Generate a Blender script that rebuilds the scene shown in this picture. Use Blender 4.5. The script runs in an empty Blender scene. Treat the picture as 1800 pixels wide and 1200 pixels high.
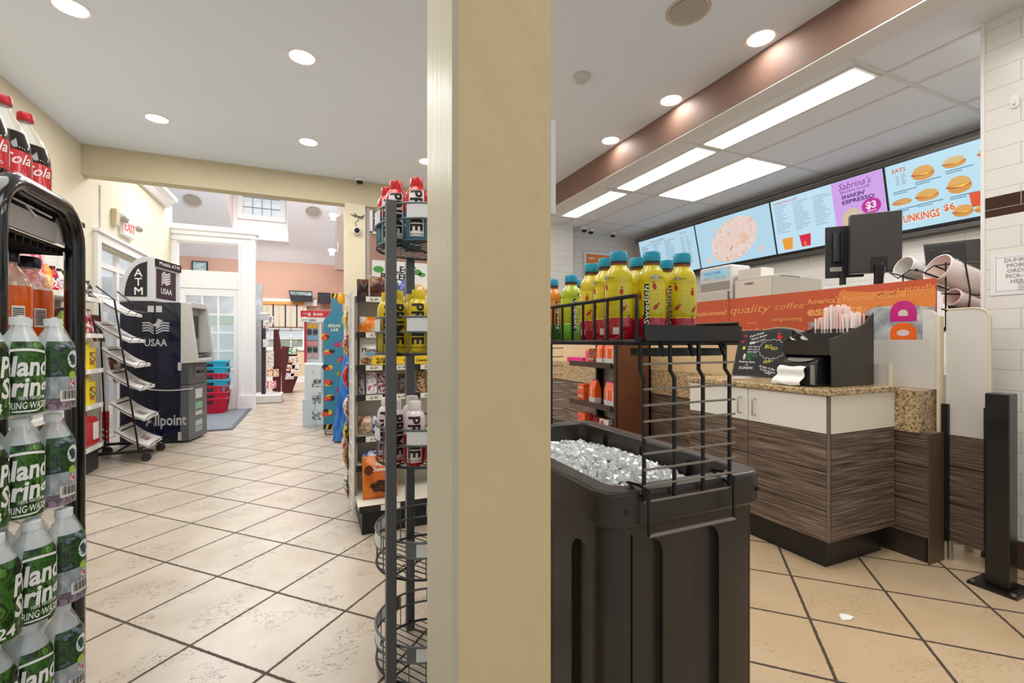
import bpy, bmesh, math, random
from mathutils import Vector, Matrix
R = random.Random(7)
SC = bpy.context.scene
COL = SC.collection
ORG = {}
PI = math.pi

# ---------------------------------------------------------------- materials
def lin(c):
    if isinstance(c, str):
        c = c.lstrip('#'); c = [int(c[i:i+2], 16)/255 for i in (0, 2, 4)]
    return tuple((x/12.92 if x <= .04045 else ((x+.055)/1.055)**2.4) for x in c) + (1,)

MATS = {}
def newmat(name):
    m = bpy.data.materials.new(name); m.use_nodes = True
    nt = m.node_tree
    return m, nt, nt.nodes['Principled BSDF']

def M(name, col, rough=.5, metal=0., emit=0., alpha=1., trans=0., noise=None, bump=None, coat=0., spec=.5, stretch=None):
    if name in MATS: return MATS[name]
    m, nt, b = newmat(name)
    c = lin(col)
    b.inputs['Base Color'].default_value = c
    b.inputs['Roughness'].default_value = rough
    b.inputs['Metallic'].default_value = metal
    b.inputs['Alpha'].default_value = alpha
    b.inputs['Transmission Weight'].default_value = trans
    b.inputs['Coat Weight'].default_value = coat
    b.inputs['Specular IOR Level'].default_value = spec
    if emit:
        b.inputs['Emission Color'].default_value = c
        b.inputs['Emission Strength'].default_value = emit
    if noise or bump:
        tc = nt.nodes.new('ShaderNodeTexCoord'); mp = nt.nodes.new('ShaderNodeMapping')
        nt.links.new(tc.outputs['Object'], mp.inputs[0])
        if stretch: mp.inputs['Scale'].default_value = stretch
    if noise:
        sc, amt = noise[:2]
        n = nt.nodes.new('ShaderNodeTexNoise'); n.inputs['Scale'].default_value = sc; n.inputs['Detail'].default_value = 6
        nt.links.new(mp.outputs[0], n.inputs['Vector'])
        r = nt.nodes.new('ShaderNodeValToRGB')
        r.color_ramp.elements[0].position = .3; r.color_ramp.elements[1].position = .7
        c2 = lin(noise[2]) if len(noise) > 2 else tuple(x*(1-amt) for x in c[:3]) + (1,)
        r.color_ramp.elements[0].color = c2; r.color_ramp.elements[1].color = c
        nt.links.new(n.outputs['Fac'], r.inputs[0]); nt.links.new(r.outputs[0], b.inputs['Base Color'])
        if emit: nt.links.new(r.outputs[0], b.inputs['Emission Color'])
    if bump:
        n = nt.nodes.new('ShaderNodeTexNoise'); n.inputs['Scale'].default_value = bump[0]; n.inputs['Detail'].default_value = 5
        nt.links.new(mp.outputs[0], n.inputs['Vector'])
        bp = nt.nodes.new('ShaderNodeBump'); bp.inputs['Strength'].default_value = bump[1]; bp.inputs['Distance'].default_value = .01
        nt.links.new(n.outputs['Fac'], bp.inputs['Height']); nt.links.new(bp.outputs[0], b.inputs['Normal'])
    MATS[name] = m
    return m

def busy(name, cols, scale=30, rough=.35, vor=True, stretch=(1, 1, 1), bumpy=0.):
    """printed packaging: patches of several inks"""
    if name in MATS: return MATS[name]
    m, nt, b = newmat(name)
    tc = nt.nodes.new('ShaderNodeTexCoord'); mp = nt.nodes.new('ShaderNodeMapping'); mp.inputs['Scale'].default_value = stretch
    nt.links.new(tc.outputs['Object'], mp.inputs[0])
    n = nt.nodes.new('ShaderNodeTexNoise'); n.inputs['Scale'].default_value = scale; n.inputs['Detail'].default_value = 4 if vor else 8
    nt.links.new(mp.outputs[0], n.inputs['Vector'])
    r = nt.nodes.new('ShaderNodeValToRGB'); cr = r.color_ramp
    cr.interpolation = 'CONSTANT' if vor else 'LINEAR'
    k = len(cols)
    while len(cr.elements) < k: cr.elements.new(.5)
    for i, c in enumerate(cols):
        cr.elements[i].position = .32 + .36*i/max(1, k-1) if i else 0.
        cr.elements[i].color = lin(c)
    nt.links.new(n.outputs['Fac'], r.inputs[0]); nt.links.new(r.outputs[0], b.inputs['Base Color'])
    b.inputs['Roughness'].default_value = rough
    if bumpy:
        bp = nt.nodes.new('ShaderNodeBump'); bp.inputs['Strength'].default_value = bumpy; bp.inputs['Distance'].default_value = .01
        nt.links.new(n.outputs['Fac'], bp.inputs['Height']); nt.links.new(bp.outputs[0], b.inputs['Normal'])
    MATS[name] = m
    return m

def nmath(nt, op, a, b=None):
    n = nt.nodes.new('ShaderNodeMath'); n.operation = op
    for i, v in enumerate((a, b)):
        if v is None: continue
        if isinstance(v, (int, float)): n.inputs[i].default_value = v
        else: nt.links.new(v, n.inputs[i])
    return n.outputs[0]

def nmix(nt, f, a, b):
    n = nt.nodes.new('ShaderNodeMix'); n.data_type = 'RGBA'
    if isinstance(f, (int, float)): n.inputs[0].default_value = f
    else: nt.links.new(f, n.inputs[0])
    for i, v in ((6, a), (7, b)):
        if isinstance(v, tuple): n.inputs[i].default_value = v
        else: nt.links.new(v, n.inputs[i])
    return n.outputs[2]

def floor_mat():
    m, nt, b = newmat('travertine_floor')
    g = nt.nodes.new('ShaderNodeNewGeometry'); s = nt.nodes.new('ShaderNodeSeparateXYZ')
    nt.links.new(g.outputs['Position'], s.inputs[0])
    X, Y = s.outputs[0], s.outputs[1]
    sel = nmath(nt, 'GREATER_THAN', X, 1.05)
    t = nmath(nt, 'ADD', .382, nmath(nt, 'MULTIPLY', sel, -.018))
    p = nmath(nt, 'MULTIPLY', nmath(nt, 'ADD', X, Y), .70711)
    q = nmath(nt, 'MULTIPLY', nmath(nt, 'SUBTRACT', Y, X), .70711)
    def dist(v, o1, o2):
        off = nmath(nt, 'ADD', o1, nmath(nt, 'MULTIPLY', sel, o2-o1))
        u = nmath(nt, 'DIVIDE', nmath(nt, 'SUBTRACT', v, off), t)
        cell = nmath(nt, 'FLOOR', u)
        f = nmath(nt, 'FRACT', nmath(nt, 'ADD', u, 100.5))
        return nmath(nt, 'MULTIPLY', nmath(nt, 'ABSOLUTE', nmath(nt, 'SUBTRACT', f, .5)), t), cell
    d1, c1 = dist(p, .364, 2.151); d2, c2 = dist(q, .188, -.45)
    d = nmath(nt, 'MINIMUM', d1, d2)
    nz = nt.nodes.new('ShaderNodeTexNoise'); nz.inputs['Scale'].default_value = 60; nt.links.new(g.outputs['Position'], nz.inputs['Vector'])
    wob = nmath(nt, 'MULTIPLY', nmath(nt, 'SUBTRACT', nz.outputs['Fac'], .5), .006)
    grout = nmath(nt, 'LESS_THAN', nmath(nt, 'ADD', d, wob), .0058)
    # stone colour: soft clouds + per tile tint
    n1 = nt.nodes.new('ShaderNodeTexNoise'); n1.inputs['Scale'].default_value = 3.2; n1.inputs['Detail'].default_value = 8; n1.inputs['Roughness'].default_value = .65
    nt.links.new(g.outputs['Position'], n1.inputs['Vector'])
    r1 = nt.nodes.new('ShaderNodeValToRGB'); r1.color_ramp.elements[0].position = .3; r1.color_ramp.elements[1].position = .72
    r1.color_ramp.elements[0].color = lin('#A99A86'); r1.color_ramp.elements[1].color = lin('#C8BCAE')
    nt.links.new(n1.outputs['Fac'], r1.inputs[0])
    wn = nt.nodes.new('ShaderNodeTexWhiteNoise'); wn.noise_dimensions = '2D'
    cb = nt.nodes.new('ShaderNodeCombineXYZ'); nt.links.new(c1, cb.inputs[0]); nt.links.new(c2, cb.inputs[1]); nt.links.new(cb.outputs[0], wn.inputs['Vector'])
    tint = nmix(nt, nmath(nt, 'MULTIPLY', wn.outputs['Value'], .35), r1.outputs[0], lin('#B8A995'))
    # pits
    mp = nt.nodes.new('ShaderNodeMapping'); mp.inputs['Rotation'].default_value = (0, 0, .5); mp.inputs['Scale'].default_value = (1, 2.2, 1)
    nt.links.new(g.outputs['Position'], mp.inputs[0])
    n2 = nt.nodes.new('ShaderNodeTexNoise'); n2.inputs['Scale'].default_value = 17; n2.inputs['Detail'].default_value = 3; n2.inputs['Roughness'].default_value = .6
    nt.links.new(mp.outputs[0], n2.inputs['Vector'])
    n3 = nt.nodes.new('ShaderNodeTexNoise'); n3.inputs['Scale'].default_value = 4.5; nt.links.new(g.outputs['Position'], n3.inputs['Vector'])
    pit = nmath(nt, 'MULTIPLY', nmath(nt, 'LESS_THAN', nmath(nt, 'ABSOLUTE', nmath(nt, 'SUBTRACT', n2.outputs['Fac'], .5)), .011), nmath(nt, 'GREATER_THAN', n3.outputs['Fac'], .55))
    col = nmix(nt, nmath(nt, 'MULTIPLY', pit, .8), tint, lin('#5A4A3A'))
    warm = nmix(nt, nmath(nt, 'MULTIPLY', sel, .9), col, nmix(nt, .55, col, lin('#DDB884')))
    fin = nmix(nt, grout, warm, lin('#4A3D30'))
    nt.links.new(fin, b.inputs['Base Color'])
    nt.links.new(nmath(nt, 'ADD', .30, nmath(nt, 'MULTIPLY', grout, .5)), b.inputs['Roughness'])
    bp = nt.nodes.new('ShaderNodeBump'); bp.inputs['Strength'].default_value = .25; bp.inputs['Distance'].default_value = .004
    nt.links.new(nmath(nt, 'SUBTRACT', 1, nmath(nt, 'MAXIMUM', grout, pit)), bp.inputs['Height']); nt.links.new(bp.outputs[0], b.inputs['Normal'])
    return m

def tile_mat(name, axis, w=.42, h=.104, zoff=0., accent=None):
    m, nt, b = newmat(name)
    g = nt.nodes.new('ShaderNodeNewGeometry'); s = nt.nodes.new('ShaderNodeSeparateXYZ'); nt.links.new(g.outputs['Position'], s.inputs[0])
    A = s.outputs[1] if axis == 'x' else s.outputs[0]; Z = s.outputs[2]
    row = nmath(nt, 'DIVIDE', nmath(nt, 'SUBTRACT', Z, zoff), h)
    rf = nmath(nt, 'FRACT', nmath(nt, 'ADD', row, 10)); ri = nmath(nt, 'FLOOR', row)
    half = nmath(nt, 'MULTIPLY', nmath(nt, 'FRACT', nmath(nt, 'MULTIPLY', nmath(nt, 'ADD', ri, 40), .5)), 1.)
    cf = nmath(nt, 'FRACT', nmath(nt, 'ADD', nmath(nt, 'ADD', nmath(nt, 'DIVIDE', A, w), half), 50))
    dz = nmath(nt, 'MULTIPLY', nmath(nt, 'MINIMUM', rf, nmath(nt, 'SUBTRACT', 1, rf)), h)
    dx = nmath(nt, 'MULTIPLY', nmath(nt, 'MINIMUM', cf, nmath(nt, 'SUBTRACT', 1, cf)), w)
    gr = nmath(nt, 'LESS_THAN', nmath(nt, 'MINIMUM', dz, dx), .0013)
    base = lin('#E4E1DC')
    if accent:
        inb = nmath(nt, 'MULTIPLY', nmath(nt, 'GREATER_THAN', Z, accent[0]), nmath(nt, 'LESS_THAN', Z, accent[1]))
        base = nmix(nt, inb, base, lin('#3A1C12'))
    c = nmix(nt, gr, base, lin('#B3ADA5'))
    nt.links.new(c, b.inputs['Base Color']); b.inputs['Roughness'].default_value = .18
    bp = nt.nodes.new('ShaderNodeBump'); bp.inputs['Strength'].default_value = .3; bp.inputs['Distance'].default_value = .003
    nt.links.new(nmath(nt, 'SUBTRACT', 1, gr), bp.inputs['Height']); nt.links.new(bp.outputs[0], b.inputs['Normal'])
    return m

def wood_mat():
    m, nt, b = newmat('dark_plank_laminate')
    tc = nt.nodes.new('ShaderNodeTexCoord'); mp = nt.nodes.new('ShaderNodeMapping'); mp.inputs['Scale'].default_value = (4, 4, 130)
    nt.links.new(tc.outputs['Object'], mp.inputs[0])
    n = nt.nodes.new('ShaderNodeTexNoise'); n.inputs['Scale'].default_value = 1.; n.inputs['Detail'].default_value = 5; n.inputs['Roughness'].default_value = .6
    nt.links.new(mp.outputs[0], n.inputs['Vector'])
    r = nt.nodes.new('ShaderNodeValToRGB'); cr = r.color_ramp
    cr.elements[0].position = .33; cr.elements[0].color = lin('#3B3028'); cr.elements[1].position = .68; cr.elements[1].color = lin('#958170')
    e = cr.elements.new(.5); e.color = lin('#64544A')
    nt.links.new(n.outputs['Fac'], r.inputs[0]); nt.links.new(r.outputs[0], b.inputs['Base Color']); b.inputs['Roughness'].default_value = .42
    return m

def granite_mat(name='speckled_granite', tint=('#5A4530', '#A98F68', '#D8BD92', '#7D6446')):
    m, nt, b = newmat(name)
    tc = nt.nodes.new('ShaderNodeTexCoord')
    v = nt.nodes.new('ShaderNodeTexVoronoi'); v.inputs['Scale'].default_value = 130; nt.links.new(tc.outputs['Object'], v.inputs['Vector'])
    s = nt.nodes.new('ShaderNodeSeparateColor'); nt.links.new(v.outputs['Color'], s.inputs[0])
    n = nt.nodes.new('ShaderNodeTexNoise'); n.inputs['Scale'].default_value = 25; n.inputs['Detail'].default_value = 3; nt.links.new(tc.outputs['Object'], n.inputs['Vector'])
    f = nmath(nt, 'ADD', nmath(nt, 'MULTIPLY', s.outputs[0], .6), nmath(nt, 'MULTIPLY', n.outputs['Fac'], .4))
    r = nt.nodes.new('ShaderNodeValToRGB'); cr = r.color_ramp
    for i, p in enumerate((.2, .38, .6, .85)):
        e = cr.elements[i] if i < 2 else cr.elements.new(p)
        e.position = p; e.color = lin(tint[i])
    nt.links.new(f, r.inputs[0]); nt.links.new(r.outputs[0], b.inputs['Base Color']); b.inputs['Roughness'].default_value = .22
    return m

# ---------------------------------------------------------------- mesh builder
TXT = {}
def text_data(s, bold, shear):
    k = (s, bold, shear)
    if k not in TXT and bold > 0 and 'M' in s:
        # the built-in capital M folds over itself when thickened, so it is drawn here
        b = min(.04, bold); x = 0.; vs = []; fs = []; parts = s.split('M')
        for i, seg in enumerate(parts):
            if i:
                g = [(.05-b, -b), (.05-b, .68+b), (.17, .68+b), (.385, .42+b), (.60, .68+b), (.72+b, .68+b), (.72+b, -b), (.61-b, -b), (.61-b, .50), (.385, .24-b/2), (.165+b, .50), (.165+b, -b)]
                n = len(vs); vs += [(x+px+shear*py, py) for px, py in g]; fs.append(tuple(range(n, n+12))[::-1]); x += .80+b
            lead = len(seg)-len(seg.lstrip(' ')); trail = len(seg)-len(seg.rstrip(' '))
            x += .3*lead
            if seg.strip(' '):
                v2, f2, w2 = text_data(seg.strip(' '), bold, shear); n = len(vs)
                vs += [(x+px, py) for px, py in v2]; fs += [tuple(n+q for q in f) for f in f2]; x += w2+.09
            if seg.strip(' ') or not i: x += .3*trail
        TXT[k] = (vs, fs, max(v[0] for v in vs))
    if k not in TXT:
        c = bpy.data.curves.new('lettering_curve', 'FONT'); c.body = s; c.size = 1; c.resolution_u = 2
        c.shear = shear; c.offset = bold
        o = bpy.data.objects.new('lettering_curve', c)
        me = bpy.data.meshes.new_from_object(o)
        vs = [(v.co.x, v.co.y) for v in me.vertices]; fs = [tuple(p.vertices) for p in me.polygons]
        bpy.data.objects.remove(o); bpy.data.curves.remove(c); bpy.data.meshes.remove(me)
        xs = [v[0] for v in vs] or [0, 1]
        x0 = min(xs); TXT[k] = ([(x-x0, y) for x, y in vs], fs, max(xs)-x0)
    return TXT[k]

FINE = {}
def text_fine(s, bold, shear, step):
    """the same letters cut into small facets, so that they can follow a curved surface"""
    k = (s, bold, shear, round(step, 3))
    if k not in FINE:
        vs, fs, w = text_data(s, bold, shear); bm = bmesh.new(); bv = [bm.verts.new((x, y, 0)) for x, y in vs]
        for f in fs:
            try: bm.faces.new([bv[i] for i in f])
            except ValueError: pass
        bmesh.ops.triangulate(bm, faces=bm.faces[:])
        for _ in range(4):
            e = [q for q in bm.edges if q.calc_length() > step]
            if not e: break
            bmesh.ops.subdivide_edges(bm, edges=e, cuts=1); bmesh.ops.triangulate(bm, faces=bm.faces[:])
        bm.verts.index_update()
        FINE[k] = ([(v.co.x, v.co.y) for v in bm.verts], [tuple(v.index for v in f.verts) for f in bm.faces], w); bm.free()
    return FINE[k]

class MB:
    def __init__(s): s.v = []; s.f = []; s.k = []; s.m = 0
    def add(s, vs, fs):
        b = len(s.v); s.v += [tuple(v) for v in vs]
        for f in fs: s.f.append(tuple(b+i for i in f)); s.k.append(s.m)
        return s
    def mat(s, i): s.m = i; return s
    def box(s, x0, x1, y0, y1, z0, z1):
        return s.add([(x, y, z) for z in (z0, z1) for y in (y0, y1) for x in (x0, x1)],
                     [(0, 2, 3, 1), (4, 5, 7, 6), (0, 1, 5, 4), (2, 6, 7, 3), (0, 4, 6, 2), (1, 3, 7, 5)])
    def obox(s, o, u, v, w):
        o, u, v, w = map(Vector, (o, u, v, w))
        return s.add([o+a*u+b*v+c*w for c in (0, 1) for b in (0, 1) for a in (0, 1)],
                     [(0, 2, 3, 1), (4, 5, 7, 6), (0, 1, 5, 4), (2, 6, 7, 3), (0, 4, 6, 2), (1, 3, 7, 5)])
    def quad(s, *p): return s.add(p, [tuple(range(len(p)))])
    def tube(s, pts, r, n=6, closed=False, flat=None):
        pts = [Vector(p) for p in pts]; m = len(pts); rings = []
        up = None
        for i, p in enumerate(pts):
            a = pts[(i-1) % m] if (closed or i) else p; b = pts[(i+1) % m] if (closed or i < m-1) else p
            t = (b-a).normalized()
            if up is None:
                up = Vector((0, 0, 1)) if abs(t.z) < .9 else Vector((1, 0, 0))
            side = t.cross(up)
            if side.length < 1e-4: side = t.cross(Vector((.3, .8, .5)))
            side.normalize(); up2 = side.cross(t).normalized(); up = up2
            rr = r[i] if isinstance(r, (list, tuple)) else r
            rings.append([p + rr*(math.cos(2*PI*k/n)*side + math.sin(2*PI*k/n)*up2) for k in range(n)])
        vs = [q for g in rings for q in g]; fs = []
        for i in range(m if closed else m-1):
            j = (i+1) % m
            for k in range(n):
                l = (k+1) % n; fs.append((i*n+k, i*n+l, j*n+l, j*n+k))
        if not closed: fs += [tuple(range(n))[::-1], tuple((m-1)*n+k for k in range(n))]
        return s.add(vs, fs)
    def cyl(s, p0, p1, r0, r1=None, n=16):
        r1 = r0 if r1 is None else r1
        return s.tube([p0, p1], [r0, r1], n)
    def lathe(s, prof, c=(0, 0, 0), n=24, mats=None, cap=True):
        cx, cy, cz = c; b = len(s.v)
        for r, z in prof:
            for k in range(n):
                a = 2*PI*k/n; s.v.append((cx+r*math.cos(a), cy+r*math.sin(a), cz+z))
        for i in range(len(prof)-1):
            for k in range(n):
                l = (k+1) % n
                s.f.append((b+i*n+k, b+i*n+l, b+(i+1)*n+l, b+(i+1)*n+k)); s.k.append(mats[i] if mats else s.m)
        if cap:
            s.f.append(tuple(b+k for k in range(n))[::-1]); s.k.append(mats[0] if mats else s.m)
            e = b+(len(prof)-1)*n; s.f.append(tuple(e+k for k in range(n))); s.k.append(mats[-1] if mats else s.m)
        return s
    def prism(s, poly, axis, a0, a1):
        def P(u, v, a): return {'x': (a, u, v), 'y': (u, a, v), 'z': (u, v, a)}[axis]
        n = len(poly); fl = -1 if axis == 'y' else 1
        return s.add([P(u, v, a) for a in (a0, a1) for u, v in poly],
                     [f[::fl] for f in [tuple(range(n))[::-1], tuple(range(n, 2*n))] + [(i, (i+1) % n, n+(i+1) % n, n+i) for i in range(n)]])
    def frame(s, x0, x1, y0, y1, z0, z1, w):
        """four non overlapping bars round an opening in an x-z plane"""
        s.box(x0, x0+w, y0, y1, z0, z1); s.box(x1-w, x1, y0, y1, z0, z1); s.box(x0+w, x1-w, y0, y1, z0, z0+w); return s.box(x0+w, x1-w, y0, y1, z1-w, z1)
    def pl(s, O, U, V, poly, off=0.):
        """flat polygon in the plane O + u U + v V"""
        O, U, V = Vector(O), Vector(U), Vector(V); N = U.cross(V).normalized()*off
        return s.add([O+u*U+v*V+N for u, v in poly], [tuple(range(len(poly)))])
    def ell(s, O, U, V, cx, cy, rx, ry, off=0., n=20, a0=0., a1=2*PI):
        full = abs(a1-a0-2*PI) < 1e-6
        return s.pl(O, U, V, [(cx+rx*math.cos(a0+(a1-a0)*i/(n if full else n-1)), cy+ry*math.sin(a0+(a1-a0)*i/(n if full else n-1))) for i in range(n)], off)
    def rect(s, O, U, V, x0, x1, y0, y1, off=0.): return s.pl(O, U, V, [(x0, y0), (x1, y0), (x1, y1), (x0, y1)], off)
    def sphere(s, c, r, n=12, m=8, sx=1, sy=1, sz=1):
        prof = [(r*math.sin(PI*i/m), -r*math.cos(PI*i/m)) for i in range(m+1)]
        b = len(s.v); s.lathe(prof, (0, 0, 0), n, cap=False)
        for i in range(b, len(s.v)):
            x, y, z = s.v[i]; s.v[i] = (c[0]+x*sx, c[1]+y*sy, c[2]+z*sz)
        return s
    def text(s, st, size, O, U, V, bold=0., shear=0., align='L', off=.0008, width=None):
        vs, fs, w = text_data(st, bold, shear)
        O, U, V = Vector(O), Vector(U), Vector(V); N = U.cross(V).normalized()*off
        kx = size if width is None else width/w
        dx = {'L': 0, 'C': -w/2, 'R': -w}[align]
        return s.add([O+(x+dx)*kx*U+y*size*V+N for x, y in vs], fs)
    def textfn(s, st, size, fn, bold=0., shear=0., width=None):
        w = text_data(st, bold, shear)[2]; kx = size if width is None else width/w
        vs, fs, w = text_fine(st, bold, shear, .007/max(kx, size)) if size > .012 else text_data(st, bold, shear)
        return s.add([fn(x*kx, y*size, w*kx) for x, y in vs], fs)
    def build(s, name, mats, parent=None, smooth=None, bevel=0., sub=0):
        me = bpy.data.meshes.new(name)
        o0 = ORG.get(parent.name, (0, 0, 0)) if parent else (0, 0, 0)
        me.from_pydata([(x-o0[0], y-o0[1], z-o0[2]) for x, y, z in s.v], [], s.f)
        for m in (mats if isinstance(mats, (list, tuple)) else [mats]): me.materials.append(m)
        me.polygons.foreach_set('material_index', s.k)
        if smooth is not None:
            me.polygons.foreach_set('use_smooth', [True]*len(me.polygons))
            me.update(); me.set_sharp_from_angle(angle=math.radians(smooth))
        me.update()
        ob = bpy.data.objects.new(name, me); COL.objects.link(ob)
        if parent: ob.parent = parent; ORG[ob.name] = o0
        if bevel:
            md = ob.modifiers.new('edge', 'BEVEL'); md.width = bevel; md.segments = 3; md.limit_method = 'ANGLE'
            me.polygons.foreach_set('use_smooth', [True]*len(me.polygons)); me.set_sharp_from_angle(angle=math.radians(40))
            md.harden_normals = True
        return ob

def tag(o, label=None, cat=None, group=None, kind=None):
    if label: o['label'] = label
    if cat: o['category'] = cat
    if group: o['group'] = group
    if kind: o['kind'] = kind
    return o

def thing(name, label, cat, loc=(0, 0, 0), rotz=0., group=None):
    o = bpy.data.objects.new(name, None); COL.objects.link(o); o.location = loc; o.rotation_euler = (0, 0, rotz)
    o.empty_display_size = .05
    ORG[o.name] = (0, 0, 0) if rotz else tuple(loc)
    return tag(o, label, cat, group)

def proto(name, label, cat, group=None):
    """a thing modelled about its own origin; moved afterwards"""
    o = bpy.data.objects.new(name, None); COL.objects.link(o); o.empty_display_size = .05
    ORG[o.name] = (0, 0, 0)
    return tag(o, label, cat, group)

USED = set()
def put(root, loc, rotz=0., label=None, group=None, scale=None):
    """the first placement moves the thing itself, later ones copy it with its parts and sub-parts"""
    if root.name in USED:
        r = root.copy(); COL.objects.link(r)
        def rec(src, dst):
            for ch in list(src.children):
                c = ch.copy(); COL.objects.link(c); c.parent = dst; rec(ch, c)
        rec(root, r)
    else:
        USED.add(root.name); r = root
    r.location = loc; r.rotation_euler = (0, 0, rotz)
    if scale: r.scale = scale
    if label: r['label'] = label
    if group: r['group'] = group
    return r

def struct(name, mb, mat, parent=None, **k):
    o = mb.build(name, mat, parent, **k); o['kind'] = 'structure'; return o

def cut(ob, cutters):
    """subtract closed meshes from ob, for good"""
    tmp = []
    for i, mb in enumerate(cutters):
        c = mb.build('cutter', [], None); tmp.append(c)
        md = ob.modifiers.new('cut%d' % i, 'BOOLEAN'); md.object = c; md.operation = 'DIFFERENCE'; md.solver = 'EXACT'
    dg = bpy.context.evaluated_depsgraph_get(); dg.update()
    me = bpy.data.meshes.new_from_object(ob.evaluated_get(dg), depsgraph=dg)
    ob.modifiers.clear(); ob.data = me
    for c in tmp: bpy.data.objects.remove(c)
    return ob

def arc(cx, cy, r, a0, a1, n=8): return [(cx+r*math.cos(math.radians(a0+(a1-a0)*i/n)), cy+r*math.sin(math.radians(a0+(a1-a0)*i/n))) for i in range(n+1)]
def rrect(x0, x1, y0, y1, r, n=5):
    return arc(x1-r, y0+r, r, -90, 0, n)+arc(x1-r, y1-r, r, 0, 90, n)+arc(x0+r, y1-r, r, 90, 180, n)+arc(x0+r, y0+r, r, 180, 270, n)
def facing(x, y, j=0.): return math.atan2(-x, y) + j
AX, AY, AZ = (1, 0, 0), (0, 1, 0), (0, 0, 1)
NX, NY = (-1, 0, 0), (0, -1, 0)

white = M('white_paint', '#E9E8E6', .45)
black = M('black_plastic', '#121214', .42)
blackm = M('black_wire', '#0E0E10', .35, .2)
chrome = M('brushed_steel', '#B9B7B2', .32, .9)
steel = M('stainless_steel', '#C9C5BC', .28, .85)
whitem = M('white_enamel', '#E6E4DF', .35)
greym = M('grey_powder_metal', '#5C6064', .42, .4)
red = M('red_plastic', '#C5121B', .3, coat=.3)
yellow = M('yellow_plastic', '#E8CE14', .3, coat=.3)
ink = M('black_ink', '#0C0C0D', .5)
wink = M('white_ink', '#F4F4F2', .5)
cream = M('cream_wall_paint', '#DFD6BC', .75, noise=(2.5, .06), bump=(9, .25))
clearp = M('clear_plastic', '#F2F6F8', .08, alpha=.28, coat=.5)
# ================================================================ camera, world, light
cam = bpy.data.objects.new('camera', bpy.data.cameras.new('camera')); COL.objects.link(cam)
cam.location = (0, 0, 1.12); cam.rotation_euler = (PI/2, 0, -math.radians(23.63))
cam.data.lens = 16; cam.data.sensor_width = 36; cam.data.clip_start = .02
SC.camera = cam
w = bpy.data.worlds.new('daylight'); SC.world = w; w.use_nodes = True
bg = w.node_tree.nodes['Background']; bg.inputs[0].default_value = (.90, .95, 1, 1); bg.inputs[1].default_value = .8
SC.view_settings.view_transform = 'Standard'; SC.view_settings.look = 'None'; SC.view_settings.exposure = 0.
SC.cycles.use_denoising = True; SC.cycles.max_bounces = 6; SC.cycles.use_adaptive_sampling = True; SC.cycles.adaptive_threshold = .03; SC.cycles.transparent_max_bounces = 16; SC.cycles.sample_clamp_indirect = 6

def lamp(name, kind, loc, power, size=.2, size2=None, rot=(0, 0, 0), col=(1, 1, 1), spread=None):
    l = bpy.data.lights.new(name, kind); l.energy = power; l.color = col
    if kind == 'AREA':
        l.size = size
        if size2: l.shape = 'RECTANGLE'; l.size_y = size2
        else: l.shape = 'DISK'
        if spread: l.spread = spread
    o = bpy.data.objects.new(name, l); COL.objects.link(o); o.location = loc; o.rotation_euler = rot
    return o

# ================================================================ the setting
ceilm = M('ceiling_plaster', '#E4EEFC', .8, noise=(.7, .03), bump=(30, .06))
pinkm = M('dusty_pink_wall', '#B48E7C', .8, noise=(3, .04))
beigem = M('beige_wall_paint', '#D9C4A6', .8)
tanm = M('tan_panel_paint', '#E0C49A', .6, noise=(6, .06))
brownm = M('brown_soffit_paint', '#86685A', .6, noise=(5, .08), bump=(14, .2))
vaultm = M('vault_plaster', '#E8EEF6', .8)
glass = M('window_glass', '#EAF4F6', .02, alpha=.10, spec=.6)
tilex = tile_mat('white_tile_side', 'x', h=.1025, zoff=.055, accent=(1.758, 1.862))
tiley = tile_mat('white_tile_end', 'y', w=.3, h=.1)
tileb = tile_mat('white_tile_back', 'x', h=.1)
wood = wood_mat(); granite = granite_mat()
flm = floor_mat()

H = 3.03
struct('floor', MB().box(-7, 7, -2.5, 16, -.08, 0), flm)
struct('ceiling', MB().box(-2.05, 2.71, -2., 5.69, H, H+.1), ceilm)
# left wall with a glazed door in it
wl = MB(); wl.box(-2.2, -2.05, -2, 6.02, 0, 3.25); wl.box(-2.2, -2.05, 7.55, 8.8, 0, 3.25); wl.box(-2.2, -2.05, 6.02, 7.55, 2.16, 3.25)
struct('wall_left', wl, cream)
d = MB()
for y in (5.97, 7.5): d.box(-2.06, -2.02, y, y+.1, 0, 2.16)
d.box(-2.06, -2.021, 5.97, 7.6, 2.16, 2.25); d.box(-2.07, -2.0, 5.95, 7.62, 2.25, 2.28)
w1 = struct('window_1', d, whitem)
struct('window_pane', MB().box(-2.14, -2.13, 6.07, 7.5, .02, 2.13), glass, w1)
mu = MB(); mu.box(-2.15, -2.11, 6.76, 6.83, 0, 2.13); mu.box(-2.151, -2.109, 6.07, 7.5, 1.93, 1.99); struct('window_bar', mu, whitem, w1)
struct('trim_1', MB().box(-2.052, -2.04, 6.10, 6.125, 1.4, 2.76), M('grey_conduit', '#C9C9C6', .4))
# header across the room and its post
struct('beam', MB().box(-2.05, 2.71, 5.69, 5.84, 2.74, H+.05), M('cream_header_paint', '#C7BD9E', .7, noise=(3, .05), bump=(20, .1)))
struct('column', MB().box(.343, .573, 5.66, 5.87, 0, 2.742), M('cream_post_paint', '#D6CCB0', .7))
post = struct('column', MB().box(.227, .407, .75, .93, 0, H), M('textured_cream_column', '#E2CB9C', .55, noise=(1.3, .07), bump=(14, .8), stretch=(1, 1, .55)))
struct('column_trim', MB().box(.2165, .2275, .7495, .932, 0, H), M('glossy_cream_board', '#C6C0A8', .42, bump=(60, .12), stretch=(1, 1, .05)), post)
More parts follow.
